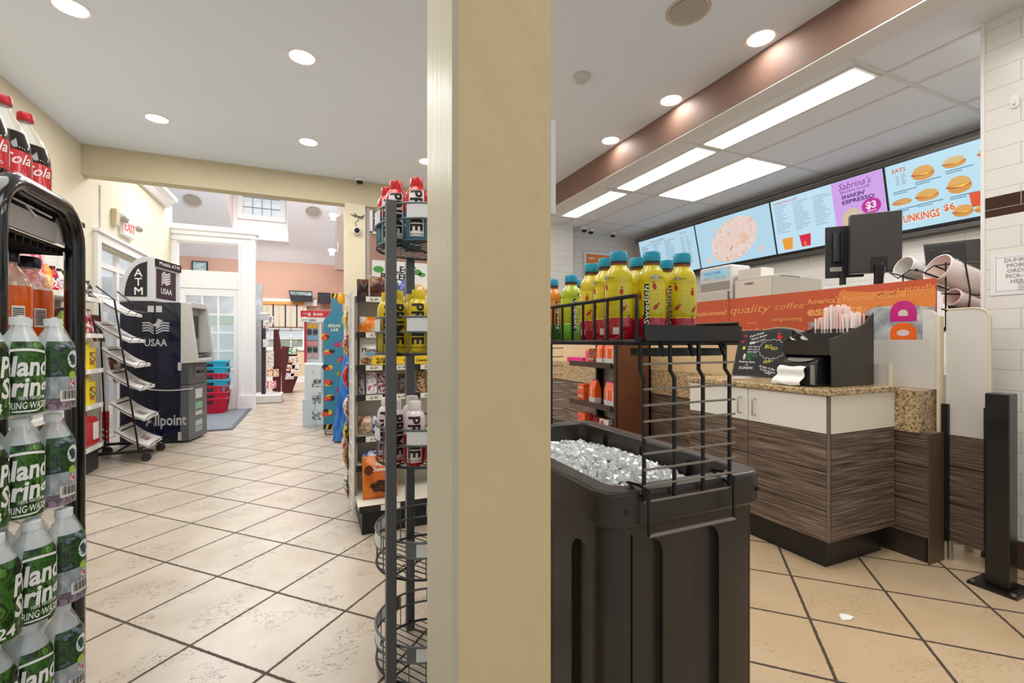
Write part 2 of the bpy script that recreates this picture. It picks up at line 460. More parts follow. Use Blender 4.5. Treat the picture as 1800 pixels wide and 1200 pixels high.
# crown moulding that stops at the end of the left wall
cm = MB().prism([(-2.05, 3.14), (-2.0, 3.14), (-1.97, 3.18), (-1.97, 3.2), (-1.92, 3.24), (-1.89, 3.24), (-1.89, 3.29), (-2.05, 3.29)], 'y', 5.84, 8.42)
struct('trim_2', cm, white)
# vaulted back room
K = lambda y: 3.27+.7*(13.8-y)
v = MB()
def slope(x0, x1, y0, y1): v.quad((x0, y0, K(y0)), (x1, y0, K(y0)), (x1, y1, K(y1)), (x0, y1, K(y1)))
slope(-3.9, -1.81, 13.85, 8); slope(-1.81, -.58, 13.85, 13.13); slope(-1.81, -.58, 11.04, 8); slope(-.58, .86, 13.85, 8)
v.quad((-3.9, 8, K(8)), (7, 8, K(8)), (7, 5.84, 3.1), (-3.9, 5.84, 3.1)); v.quad((.86, 13.85, K(13.85)), (.86, 8, K(8)), (7, 8, K(8)), (7, 13.85, K(13.85)))
struct('ceiling_vault', v, vaultm)
dm = MB(); dw0, dw1, dz0, dz1 = -1.69, -.674, 4.21, 5.08
dm.box(-1.81, dw0, 13.13, 13.25, 3.7, 5.25); dm.box(dw1, -.58, 13.13, 13.25, 3.7, 5.25); dm.box(dw0, dw1, 13.13, 13.25, 3.7, dz0); dm.box(dw0, dw1, 13.13, 13.25, dz1, 5.25)
dm.quad((-1.81, 13.13, 3.739), (-1.81, 13.13, 5.2), (-1.81, 11.04, 5.2)); dm.quad((-.58, 13.13, 3.739), (-.58, 11.04, 5.2), (-.58, 13.13, 5.2))
dm.quad((-1.81, 13.13, 5.2), (-.58, 13.13, 5.2), (-.58, 11.04, 5.2), (-1.81, 11.04, 5.2))
struct('wall_dormer', dm, M('dormer_paint', '#F2EDEA', .7))
f = .09; wd = MB().frame(dw0-.03, dw1+.03, 13.08, 13.155, dz0-.03, dz1+.03, f+.03)
w2 = struct('window_2', wd, white)
g2 = MB()
for i in range(1, 4):
    x = dw0+f+(dw1-dw0-2*f)*i/4; g2.box(x-.008, x+.008, 13.13, 13.15, dz0, dz1)
for z in (4.5, 4.75): g2.box(dw0, dw1, 13.13, 13.15, z-.008, z+.008)
struct('window_bar', g2, M('grey_muntin', '#7C8A92', .5), w2)
struct('window_pane', MB().box(dw0, dw1, 13.16, 13.17, dz0, dz1), glass, w2)
# far wall and window with blinds
fw = MB(); fw.box(-3.9, -1.42, 13.8, 13.95, 0, 3.4); fw.box(-.2, 7, 13.8, 13.95, 0, 3.4); fw.box(-1.42, -.2, 13.8, 13.95, 2.1, 3.4)
struct('wall_back', fw, pinkm)
struct('wall_back_lower', MB().box(-1.42, -.2, 13.78, 13.95, 0, .92), beigem)
struct('trim_3', MB().box(-1.5, .1, 13.74, 13.8, 2.1, 2.27), white)
struct('baseboard_back', MB().box(-1.6, 2, 13.76, 13.8, 0, .17), white)
w3 = MB(); w3.box(-1.45, -1.38, 13.76, 13.84, .9, 2.1); w3.box(-.26, -.16, 13.76, 13.84, .9, 2.1); w3.box(-1.45, -.16, 13.74, 13.86, .88, .97)
w3 = struct('window_3', w3, white)
b3 = MB()
for x in (-1.12, -.84, -.55): b3.box(x-.012, x+.012, 13.82, 13.85, .95, 2.1)
for z in (1.2, 1.42): b3.box(-1.4, -.2, 13.82, 13.85, z-.012, z+.012)
struct('window_bar', b3, white, w3); struct('window_pane', MB().box(-1.4, -.2, 13.87, 13.88, .95, 2.1), glass, w3)
bl = thing('window_blind', 'orange wooden slat blind with dark ladder tapes on the far window', 'blind', (-.8, 13.72, 1.5))
sl = MB()
for i in range(13): sl.obox((-1.36, 13.70, 1.53+i*.045), (1.12, 0, 0), (0, .035, .010), (0, 0, .004))
sl.build('slat_panel', M('glowing_honey_slat', '#EDB878', .5, emit=.4), bl)  # emission put into the wood so the slats look brighter
MB().box(-1.38, -.22, 13.69, 13.74, 2.12, 2.2).build('head_rail', M('honey_wood', '#C98A48', .5), bl)
MB().box(-1.36, -.24, 13.70, 13.74, 1.49, 1.52).build('bottom_rail', M('brown_wood_rail', '#6E4A30', .5), bl)
for x in (-1.25, -.97, -.68, -.40): MB().box(x-.017, x+.017, 13.685, 13.70, 1.5, 2.12).build('ladder_tape', M('dark_tape', '#2A1C18', .8), bl)
# outdoors seen through the far windows
struct('exterior_hedge', MB().box(-4, 3, 17.5, 18.2, 0, 1.25), busy('bright_hedge', ['#9FB08C', '#D6DDCB', '#B9C6A6', '#EDF0E6'], 3, .9))
# pink wall on the other side of the post, with a small high window
pw = MB(); pw.box(.86, 1.0, 9, 9.12, 0, 6.5); pw.box(1.5, 4.95, 9, 9.12, 0, 6.5); pw.box(1.0, 1.5, 9, 9.12, 0, 3.2); pw.box(1.0, 1.5, 9, 9.12, 3.75, 6.5); pw.box(.86, .98, 9, 13.8, 0, 9)
struct('wall_right_far', pw, pinkm)
w4 = MB(); w4.box(.99, 1.04, 8.98, 9.1, 3.18, 3.76); w4.box(.99, 1.51, 8.98, 9.1, 3.17, 3.21); w4.box(1.20, 1.215, 9.04, 9.06, 3.2, 3.75); w4.box(1.0, 1.5, 9.04, 9.06, 3.47, 3.485)
struct('window_4', w4, white)
struct('trim_4', MB().box(.95, 3, 8.97, 9.0, 2.32, 2.36), white)
rk = MB(); rk.obox((.56, 13.75, 3.27), (.30, 0, 0), (0, -5, 3.5), (0, 0, -.12)); struct('trim_5', rk, white)
struct('trim_6', MB().box(.585, .625, 5.72, 5.76, 0, 2.74), M('grey_pipe', '#A9A8A2', .4, .3))
# kitchen side
so = MB().quad((2.704, -2, H), (2.704, 6, H), (2.704, 6, 2.772), (2.704, -2, 2.772)); struct('wall_soffit', so, brownm)
gridm = M('ceiling_tile', '#E2E6EC', .75, noise=(1, .03)); struct('ceiling_kitchen', MB().box(2.71, 4.95, -2, 6., 2.77, 2.9), gridm)
tb = MB()
for x in (2.86, 3.23, 3.54, 4.13, 4.72): tb.box(x-.012, x+.012, -2, 5.9, 2.765, 2.7712)
for y in (-.8, .43, 1.645, 2.87, 4.07, 5.28): tb.box(2.86, 4.72, y-.012, y+.012, 2.7643, 2.7708)
struct('ceiling_grid', tb, M('grid_white', '#D0CECA', .5))
struct('trim_7', MB().box(2.706, 2.86, -2, 5.95, 2.762, 2.772), M('soffit_edge', '#DCDAD7', .5))
struct('wall_kitchen', MB().box(4.8, 4.95, -2, 6, 0, 2.8), tileb)
struct('trim_8', MB().box(4.74, 4.8, -2, 5.9, 2.69, 2.74), M('dark_shadow_gap', '#8F8B86', .6))
struct('wall_end', MB().box(2.95, 4.95, 5.9, 6.0, 0, 2.8), tiley)
struct('column_tiled', MB().box(3.02, 3.40, 5.6, 5.9, 0, 2.77), tiley)
struct('wall_right', MB().box(3.2, 3.32, -2, 1.19, 0, 2.77), tilex)
struct('trim_9', MB().box(3.192, 3.325, 1.18, 1.196, 0, 2.77), white)
struct('baseboard_right', MB().box(3.185, 3.2, -2, 1.19, 0, .135), M('brown_tile_base', '#4A3A30', .4))
for n_, (x, y, p) in enumerate([]): pass

# vestibule front: casing, transom opening, rail and glazed door
vf = MB()
vf.box(-2.10, -1.98, 8.74, 8.9, 0, 2.72); vf.box(-1.10, -.89, 8.74, 8.9, 0, 2.72); vf.box(-2.10, -.89, 8.74, 8.9, 2.72, 2.83)
vf.box(-1.98, -1.10, 8.78, 8.88, 1.985, 2.27); vf.box(-2.12, -.87, 8.70, 8.905, 2.83, 2.90); vf.box(-2.15, -.84, 8.66, 8.91, 2.90, 2.98)
vf.box(-1.13, -1.095, 8.715, 8.741, .22, 2.76); vf.box(-.935, -.885, 8.715, 8.741, .22, 2.83); vf.box(-1.14, -.875, 8.70, 8.742, 0, .22); vf.box(-2.05, -1.13, 8.72, 8.741, 2.735, 2.77)
struct('trim_10', vf, M('white_casing', '#FAF9F8', .4))
dr = MB(); dx0, dx1, dz = -1.975, -1.105, 1.975
dr.box(dx0, dx0+.1, 8.79, 8.85, .01, dz); dr.box(dx1-.1, dx1, 8.79, 8.85, .01, dz); dr.box(dx0+.1, dx1-.1, 8.79, 8.85, .01, .36); dr.box(dx0+.1, dx1-.1, 8.79, 8.85, dz-.11, dz)
gx0, gx1, gz0, gz1 = dx0+.1, dx1-.1, .36, dz-.11
for i in (1, 2): x = gx0+(gx1-gx0)*i/3; dr.box(x-.013, x+.013, 8.80, 8.84, gz0, gz1)
for i in range(1, 5): z = gz0+(gz1-gz0)*i/5; dr.box(gx0, gx1, 8.801, 8.839, z-.013, z+.013)
d1 = struct('door_1', dr, M('white_door', '#FAF9F8', .35))
struct('door_pane', MB().box(gx0, gx1, 8.818, 8.822, gz0, gz1), glass, d1)
struct('wall_partition', MB().box(-4, -.95, 10.6, 10.7, 0, 2.3), busy('grey_brick_haze', ['#8E9094', '#A9ABAE', '#BDBFC0'], 5, .8, vor=False))
fr = thing('display_fridge', 'white glass fronted fridge standing behind the glazed door', 'fridge', (-1.35, 10.2, 0))
MB().box(-1.75, -1.05, 9.9, 10.5, 0, 1.62).build('body', M('fridge_white', '#E4E8EA', .3), fr, bevel=.02)
MB().box(-1.68, -1.12, 9.885, 9.9, .25, 1.4).build('door', M('fridge_glass', '#BFD3DA', .1), fr)
MB().box(-1.75, -1.05, 9.88, 9.9, 1.45, 1.6).build('header', M('fridge_header', '#A9C4B6', .3), fr)
mt = thing('door_mat', 'grey ribbed entrance mat on the tiles before the glazed door', 'mat', (-1.3, 7.6, 0))
MB().box(-1.75, -.93, 6.70, 8.66, .001, .012).build('border', M('dark_grey_rubber', '#5A5E64', .8), mt)
MB().box(-1.71, -.97, 6.75, 8.61, .012, .016).build('carpet', M('grey_carpet', '#858B93', .95, noise=(180, .35)), mt)

# ---------------------------------------------------------------- ceiling fixtures
can = proto('recessed_ceiling_light', '', 'light', 'recessed ceiling lights')
MB().lathe([(.075, 0), (.096, -.004), (.098, 0), (.098, .004)], n=32, cap=False).build('trim_ring', white, can, smooth=40)
MB().lathe([(.0, -.001), (.078, -.001)], n=32, cap=False).build('lens', M('lamp_lens', '#FFFDF6', .5, emit=6), can)
for x, y, lab in [(-1.27, 3.40, 'round recessed ceiling light closest above the cola rack'), (-.067, 3.37, 'round recessed ceiling light largest of those over the tiled aisle'),
                  (-1.226, 4.80, 'round recessed ceiling light by the cream wall before the header'), (-.04, 4.78, 'round recessed ceiling light mid ceiling just before the cream header'),
                  (1.107, 4.79, 'round recessed ceiling light half hidden by the cream column edge'), (2.587, 2.0, 'round recessed ceiling light largest of three along the brown soffit'),
                  (2.60, 2.80, 'round recessed ceiling light, middle of three along the brown soffit'), (2.593, 3.59, 'round recessed ceiling light, smallest of three along the brown soffit')]:
    put(can, (x, y, H-.001), 0, lab)
    lamp('downlight_lamp', 'AREA', (x, y, H-.012), 7 if x < 2 else 1.8, .13, col=(1, .97, .93))
lp = [(3.095, 2.26, .21, 1.14, 'long narrow lit ceiling panel, the one over the menu corner nearest the tiled wall'), (3.095, 3.465, .21, 1.10, 'long narrow lit ceiling panel, middle of the soffit row'),
      (3.095, 4.66, .21, 1.04, 'long narrow lit ceiling panel, last of the row before the cameras'), (3.825, 3.46, .51, 1.13, 'wide lit ceiling panel beside the narrow row, above the menu screens')]
for x, y, a, b, lab in lp:
    t = thing('ceiling_light_panel', lab, 'light', (x, y, 2.763), group='lit ceiling panels over the counter')
    MB().box(x-a/2-.02, x+a/2+.02, y-b/2-.02, y+b/2+.02, 2.763, 2.768).build('frame', white, t)
    MB().box(x-a/2, x+a/2, y-b/2, y+b/2, 2.758, 2.7628).build('diffuser', M('panel_diffuser', '#FFF9EE', .5, emit=3.6, noise=(9, .05)), t)
sp = proto('ceiling_speaker', 'round flush ceiling speaker beyond the column top', 'speaker', None)
MB().lathe([(.095, 0), (.12, -.006), (.125, 0)], n=32, cap=False).build('rim', M('off_white_rim', '#BDB8AE', .5), sp, smooth=40)
MB().lathe([(0, -.004), (.098, -.004)], n=32, cap=False).build('grille', M('speaker_grille', '#AFAAA4', .8), sp)
put(sp, (1.984, 2.0, H-.001), 0, 'round flush speaker in the ceiling beside the brown soffit')
for x, y, lab in ((-2.494, 12.3, 'round grey speaker in the vaulted ceiling, above the white door casing'), (.012, 12.27, 'round grey speaker in the vaulted ceiling, between dormer and cream post')):
    o = put(sp, (x, y, K(y)-.012), 0, lab); o.rotation_euler = (-math.atan(.7), 0, 0); o.scale = (1.45, 1.45, 1.5)
sd = thing('smoke_detector', 'small white smoke detector on the ceiling beside the column', 'detector', (1.772, 2.8, H))
MB().lathe([(.062, 0), (.062, -.012), (.05, -.022), (.042, -.04), (.02, -.05), (0, -.05)], (1.772, 2.8, H-.0005), 24, cap=False).build('housing', M('detector_white', '#C4C3BE', .4), sd, smooth=35)
dome = proto('dome_camera', '', 'camera', 'ceiling dome cameras')
MB().lathe([(.055, 0), (.055, -.03), (.045, -.04)], n=20).build('base', white, dome, smooth=40)
MB().sphere((0, 0, -.038), .042, 16, 10, sz=.9).build('dome', M('smoked_dome', '#15151A', .08), dome, smooth=60)
for x, y, z, lab in ((3.59, 5.60, 2.768, 'white dome camera by the tiled pier, first of a close pair'), (3.74, 5.66, 2.768, 'white dome camera, second of the close pair under the kitchen ceiling'),
                     (4.16, 5.70, 2.768, 'lone white dome camera close to the menu screens'), (.50, 5.58, 3.028, 'white dome camera on the plaster ceiling before the cream header')):
    put(dome, (x, y, z), 0, lab)
pc = thing('wall_camera', 'round black eyed camera with loose wires on the cream post', 'camera', (.475, 5.66, 2.5))
MB().sphere((.475, 5.64, 2.42), .05, 14, 10).build('housing', whitem, pc, smooth=60)
MB().sphere((.472, 5.605, 2.42), .032, 14, 10).build('lens', M('dark_lens', '#101418', .08), pc, smooth=60)
wr = MB()
for k in range(4): wr.tube([(.40+.02*k, 5.655, 2.62-.01*k), (.45, 5.645, 2.585+.015*k), (.53, 5.65, 2.60-.012*k), (.56, 5.655, 2.62)], .0025, 5)
wr.tube([(.50, 5.65, 2.60), (.49, 5.65, 2.55), (.455, 5.65, 2.52), (.475, 5.65, 2.46)], .003, 5)
wr.build('cable', black, pc)
ex = thing('exit_sign', 'red and white lit sign with twin lamps high on the cream wall', 'sign', (-2.05, 6.9, 2.42))
MB().box(-2.05, -2.0, 6.62, 7.0, 2.36, 2.60).build('body', whitem, ex, bevel=.01)
e = MB(); e.text('EXIT', .15, (-1.997, 6.64, 2.42), AY, AZ, .01, width=.33); e.build('lettering', M('exit_red', '#E03A3A', .4, emit=.8), ex)
for y in (6.57, 7.05): MB().sphere((-1.98, y, 2.52), .042, 12, 8).build('lamp_head', M('lamp_grey', '#A9A79C', .4), ex, smooth=60)
jb = thing('junction_box', 'small painted box on the cream wall beside the exit sign', 'box', (-2.05, 6.45, 2.45)); MB().box(-2.05, -2.0, 6.40, 6.50, 2.42, 2.60).build('cover', M('cream_box', '#C9BE9E', .6), jb, bevel=.005)
for y, z, lab in ((12.1, 4.19, 'twin head emergency light, the upper one on the white raked trim'), (12.9, 3.47, 'twin head emergency light, the lower one on the white raked trim')):
    em = thing('emergency_light', lab, 'light', (.45, y, z))
    MB().box(.40, .52, y-.05, y+.05, z-.10, z+.10).build('housing', white, em, bevel=.01)
    MB().tube([(.46, y, z+.05), (.60, y, z+.05), (.62, y, K(y)-.13)], .012, 6).build('bracket', white, em)
    for s in (-1, 1): MB().sphere((.46+s*.06, y-.05, z+.04), .04, 12, 8).build('lamp_head', M('bright_lamp', '#FFFFFF', .3, emit=1.2), em, smooth=60)

# added fill lamps with no fixtures, to brighten the rooms
lamp('vault_fill_lamp', 'AREA', (-.8, 9.5, 5.3), 370, 3.0, 3.0, col=(.95, .98, 1))  # no skylight there; added to brighten the vaulted back room
lamp('far_room_fill_lamp', 'AREA', (-1., 12.2, 3.6), 62, 1.5, 1., col=(1, .97, .92))
lamp('aisle_fill_lamp', 'AREA', (-.4, 1.2, 2.99), 38, 1.6, 1.6, col=(1, .98, .95))
lamp('aisle_fill_lamp_two', 'AREA', (-.5, 4.2, 2.99), 30, 1.8, 1.8, col=(1, .98, .96))
lamp('entrance_fill_lamp', 'AREA', (-1.1, 7.2, 3.4), 26, 1.0, 1.0, col=(.97, .98, 1))  # added to brighten the doorway and its casing
lamp('counter_fill_lamp', 'AREA', (1.9, .8, 2.99), 32, 1.4, 1.4, col=(1, .97, .92))
lamp('kitchen_fill_lamp', 'AREA', (3.9, 1.6, 2.74), 34, 1.2, 1.2, col=(1, .98, .95))
# ================================================================ left: rack of soda, water packs
XF = -.65
rk = thing('display_rack', 'black tubular merchandising rack with cola on its top deck beside the water packs', 'rack', (-.85, 1.62, 0))
def tubeframe(x): return [(x, 1.385, 0), (x, 1.385, 1.40)]+[(x, 1.385+.1-.1*math.cos(math.radians(a)), 1.40+.1*math.sin(math.radians(a))) for a in range(15, 90, 15)]+[(x, 1.485, 1.5), (x, 1.665, 1.5)]+[(x, 1.665+.1*math.sin(math.radians(a)), 1.40+.1*math.cos(math.radians(a))) for a in range(15, 90, 15)]+[(x, 1.765, 1.40), (x, 1.765, 0)]
glossblack = M('gloss_black_tube', '#16171A', .16, .3, coat=.6)
MB().tube(tubeframe(XF), .024, 12).build('front_frame', glossblack, rk, smooth=50)
MB().tube(tubeframe(-1.05), .016, 8).build('rear_frame', glossblack, rk, smooth=50)
dk = MB(); dk.box(-1.05, XF-.01, 1.45, 1.86, 1.478, 1.492); dk.box(-1.04, XF-.03, 1.45, 1.80, 1.452, 1.478); dk.build('top_deck', black, rk)
MB().box(-1.05, -1.04, 1.45, 1.80, 1.30, 1.49).build('back_panel', black, rk)
MB().box(XF-.018, XF-.01, 1.44, 1.685, 1.395, 1.451).build('price_rail', M('grey_price_rail', '#A5A4A4', .3, .3), rk)
tr = MB(); tr.box(-1.03, XF-.02, 1.46, 1.77, 1.385, 1.394)
for i in range(9): tr.box(-1.03, XF-.02, 1.48+i*.033, 1.484+i*.033, 1.37, 1.385)
tr.build('wire_shelf', black, rk)
MB().pl((XF-.02, 1.70, 1.40), AY, AZ, [(0, 0), (.05, 0), (.055, .07), (.02, .09), (.0, .055)]).build('side_gusset', M('grey_gusset', '#BDBDBB', .4), rk)
hk = MB()
hk.tube([(XF-.02, 1.50, 1.47), (XF-.015, 1.58, 1.466)], .003, 5); hk.tube([(XF-.02, 1.60, 1.468), (XF-.015, 1.67, 1.464)], .003, 5); hk.tube([(XF-.02, 1.56, 1.466), (XF-.01, 1.557, 1.455), (XF-.005, 1.57, 1.443)], .0025, 5)
hk.build('hook', white, rk)
for z in (1.10, .72, .36): MB().box(-1.03, XF-.02, 1.46, 1.77, z-.012, z).build('wire_shelf', black, rk)
MB().box(-1.05, XF, 1.42, 1.81, .02, .08).build('base', black, rk)

# cola bottles
cola = proto('soda_bottle', '', 'bottle', 'large cola bottles on the rack top')
clq = M('cola_liquid', '#1A0A06', .08, coat=.8); cl_red = M('cola_red_label', '#D0101C', .3, coat=.4)
prof = [(.0, 0), (.036, 0), (.05, .012), (.0535, .03), (.052, .05), (.0545, .07), (.0545, .155), (.053, .175), (.046, .205)]
MB().lathe(prof, n=32, mats=[0]*8, cap=False).build('bottle_body', [clq], cola, smooth=50)
MB().lathe([(.046, .205), (.037, .228), (.025, .25), (.0165, .265), (.0145, .268), (.0145, .285)], n=32, cap=False).build('clear_neck', M('bottle_clear', '#DDE6E6', .05, alpha=.22, coat=1.), cola, smooth=50)
lb = MB(); lb.lathe([(.0552, .07), (.0552, .15)], n=36, cap=False); lbl = lb.build('label_band', cl_red, cola, smooth=60)
Lr = .0556
t = MB()
t.textfn('Cola', .042, lambda x, y, w_: (Lr*math.sin((x-w_*.5)/Lr-.15), -Lr*math.cos((x-w_*.5)/Lr-.15), .112+y+.12*(x-w_/2)), .012, .35)
t.build('lettering', wink, lbl); t = MB(); t.textfn('Coca', .042, lambda x, y, w_: (Lr*math.sin((x-w_*.5)/Lr-2.0), -Lr*math.cos((x-w_*.5)/Lr-2.0), .106+y), .012, .35)
t.build('lettering', wink, lbl); t = MB(); t.textfn('ZERO', .012, lambda x, y, w_: (Lr*math.sin((x-w_*.5)/Lr), -Lr*math.cos((x-w_*.5)/Lr), .080+y), .004)
t.build('lettering', wink, lbl)
t = MB()
for a0, a1 in ((.62, 1.02),): t.add([(Lr*math.sin(a)*1.001, -Lr*math.cos(a)*1.001, z) for z in (.071, .149) for a in [a0+(a1-a0)*i/4 for i in range(5)]], [(i, i+1, i+6, i+5) for i in range(4)])
t.build('info_panel', M('pink_info_panel', '#C85E74', .4), lbl)
t = MB()
for i in range(9):
    a = .66+i*.026; t.add([(Lr*1.004*math.sin(a+d_), -Lr*1.004*math.cos(a+d_), z) for z in (.085, .118) for d_ in (0, .012)], [(0, 1, 3, 2)])
t.build('barcode', wink, lbl)
MB().lathe([(.0, .281), (.0175, .281), (.0182, .284), (.0182, .302), (.0165, .306), (0, .306)], n=28, cap=False).build('cap', M('red_cap', '#B90F18', .35), cola, smooth=40)
for y, lab in ((1.59, 'large cola bottle on the rack top, mostly outside the frame edge'), (1.695, 'large cola bottle with a red cap, middle one on the rack top'), (1.80, 'large cola bottle with a red cap, last on the rack top by the far post')):
    put(cola, (-.775, y, 1.4925), facing(-.775, y, .62), lab, scale=(1, 1, .97))

orange = proto('juice_bottle', '', 'bottle', 'orange drink bottles on the rack shelf')
ojl = M('orange_drink', '#F0651A', .2, coat=.6, noise=(9, .12))
MB().lathe([(0, 0), (.045, 0), (.055, .01), (.056, .15), (.054, .17)], n=32, cap=False).build('bottle_body', ojl, orange, smooth=50)
MB().lathe([(.054, .17), (.045, .20), (.031, .222), (.026, .228), (.026, .236)], n=32, cap=False).build('clear_neck', M('juice_neck', '#F4D5BC', .08, alpha=.45, coat=.8), orange, smooth=50)
MB().lathe([(0, .236), (.0285, .236), (.0295, .24), (.0295, .264), (.027, .268), (0, .268)], n=28, cap=False).build('cap', M('navy_cap', '#161B33', .35), orange, smooth=40)
Lr2 = .0566
def onc(R_, a, z): return (R_*math.sin(a), -R_*math.cos(a), z)
t = MB()
for k, (st, z, s) in enumerate((('Sunkist', .145, .016), ('ORANGE SODA', .125, .008), ('1.5 L', .09, .02), ('NATURAL FLAVORS', .07, .007), ('CAFFEINE FREE', .055, .007))):
    t.textfn(st, s, lambda x, y, w_, z=z: onc(Lr2, (x-w_*.5)/Lr2-.25, z+y), .01)
t.build('lettering', M('pale_orange_ink', '#FCD9BE', .5), orange)
bc = MB(); bc.add([onc(Lr2, .35+i*.1, z) for z in (.06, .115) for i in range(6)], [(i, i+1, i+7, i+6) for i in range(5)]); bcw = bc.build('barcode_panel', wink, orange)
t = MB()
for i in range(9): t.add([onc(Lr2+.0004, .39+d_, .066+i*.005+e_) for e_ in (0, .003) for d_ in (0, .2, .42)], [(0, 1, 4, 3), (1, 2, 5, 4)])
t.build('barcode', ink, bcw)
for y, lab in ((1.735, 'orange soda bottle with a navy cap, beside the rack near post'), (1.847, 'orange soda bottle with a navy cap, the one by the gondola side')):
    put(orange, (-.775, y-.035, 1.102), facing(-.775, y, -.1), lab)

# shrink-wrapped water packs
FD = Vector((.4067, .9135, 0)); FN = Vector((.9135, -.4067, 0)); SP = .0665; RW = .0325
def bot_c(i, j): return -FD*SP*i - FN*SP*j     # i along the face (0 = far corner), j behind
wb_body = M('water_bottle_plastic', '#DCE7EA', .1, alpha=.55, coat=.6)
bp_ = MB().lathe([(0, .002), (.028, .002), (.032, .01), (.032, .05), (.0305, .055), (.032, .06), (.032, .12), (.030, .135), (.024, .158), (.0145, .175), (.0125, .18), (.0125, .188)], n=20, cap=False)
cap_ = MB().lathe([(0, .183), (.0145, .183), (.015, .199), (0, .2)], n=18, cap=False)
bp_mesh = bp_.build('bottle', wb_body, None, smooth=50); cap_mesh = cap_.build('cap', M('white_cap', '#EDF1F1', .4), None, smooth=40)
me_b, me_c = bp_mesh.data, cap_mesh.data
bpy.data.objects.remove(bp_mesh); bpy.data.objects.remove(cap_mesh)
forest = busy('forest_print', ['#060A04', '#102008', '#1E3E12', '#3E7426', '#0B1606', '#5E983A', '#14100A'], 34, .3, vor=False, stretch=(1, 1, .6), bumpy=.15)
forest2 = busy('dark_forest_print', ['#0E1A14', '#22402A', '#345A2E', '#1A2A20', '#6E828C'], 40, .3, vor=False, bumpy=.15)
river = busy('grey_river_print', ['#7C858E', '#A9B1B8', '#8E979F', '#C9CED2'], 40, .3, vor=False, stretch=(1, 1, .4))
heather = busy('heather_print', ['#6B3E6E', '#8D5F93', '#4B5A34', '#B18FB3', '#7A6A50'], 60, .35, vor=False)
film = M('clear_shrink_film', '#F5F8FA', .06, alpha=.30, coat=1., bump=(45, .35))
def surf(s, z, off=0.):
    """s: arc length along the wrapped face from the far corner towards the camera side; bumps follow the bottles"""
    A0 = math.radians(62); L = 2*A0*(RW+.004); i = max(0, min(5, int(s//L))); a = A0-(s-i*L)/(RW+.004)
    r = RW+.004+off
    if z > .135: r = r - max(0, (z-.135))*.42
    c = bot_c(i, 0)
    return c + FN*(r*math.cos(a)) + FD*(r*math.sin(a)) + Vector((0, 0, z))
SL = 2*math.radians(62)*(RW+.004)
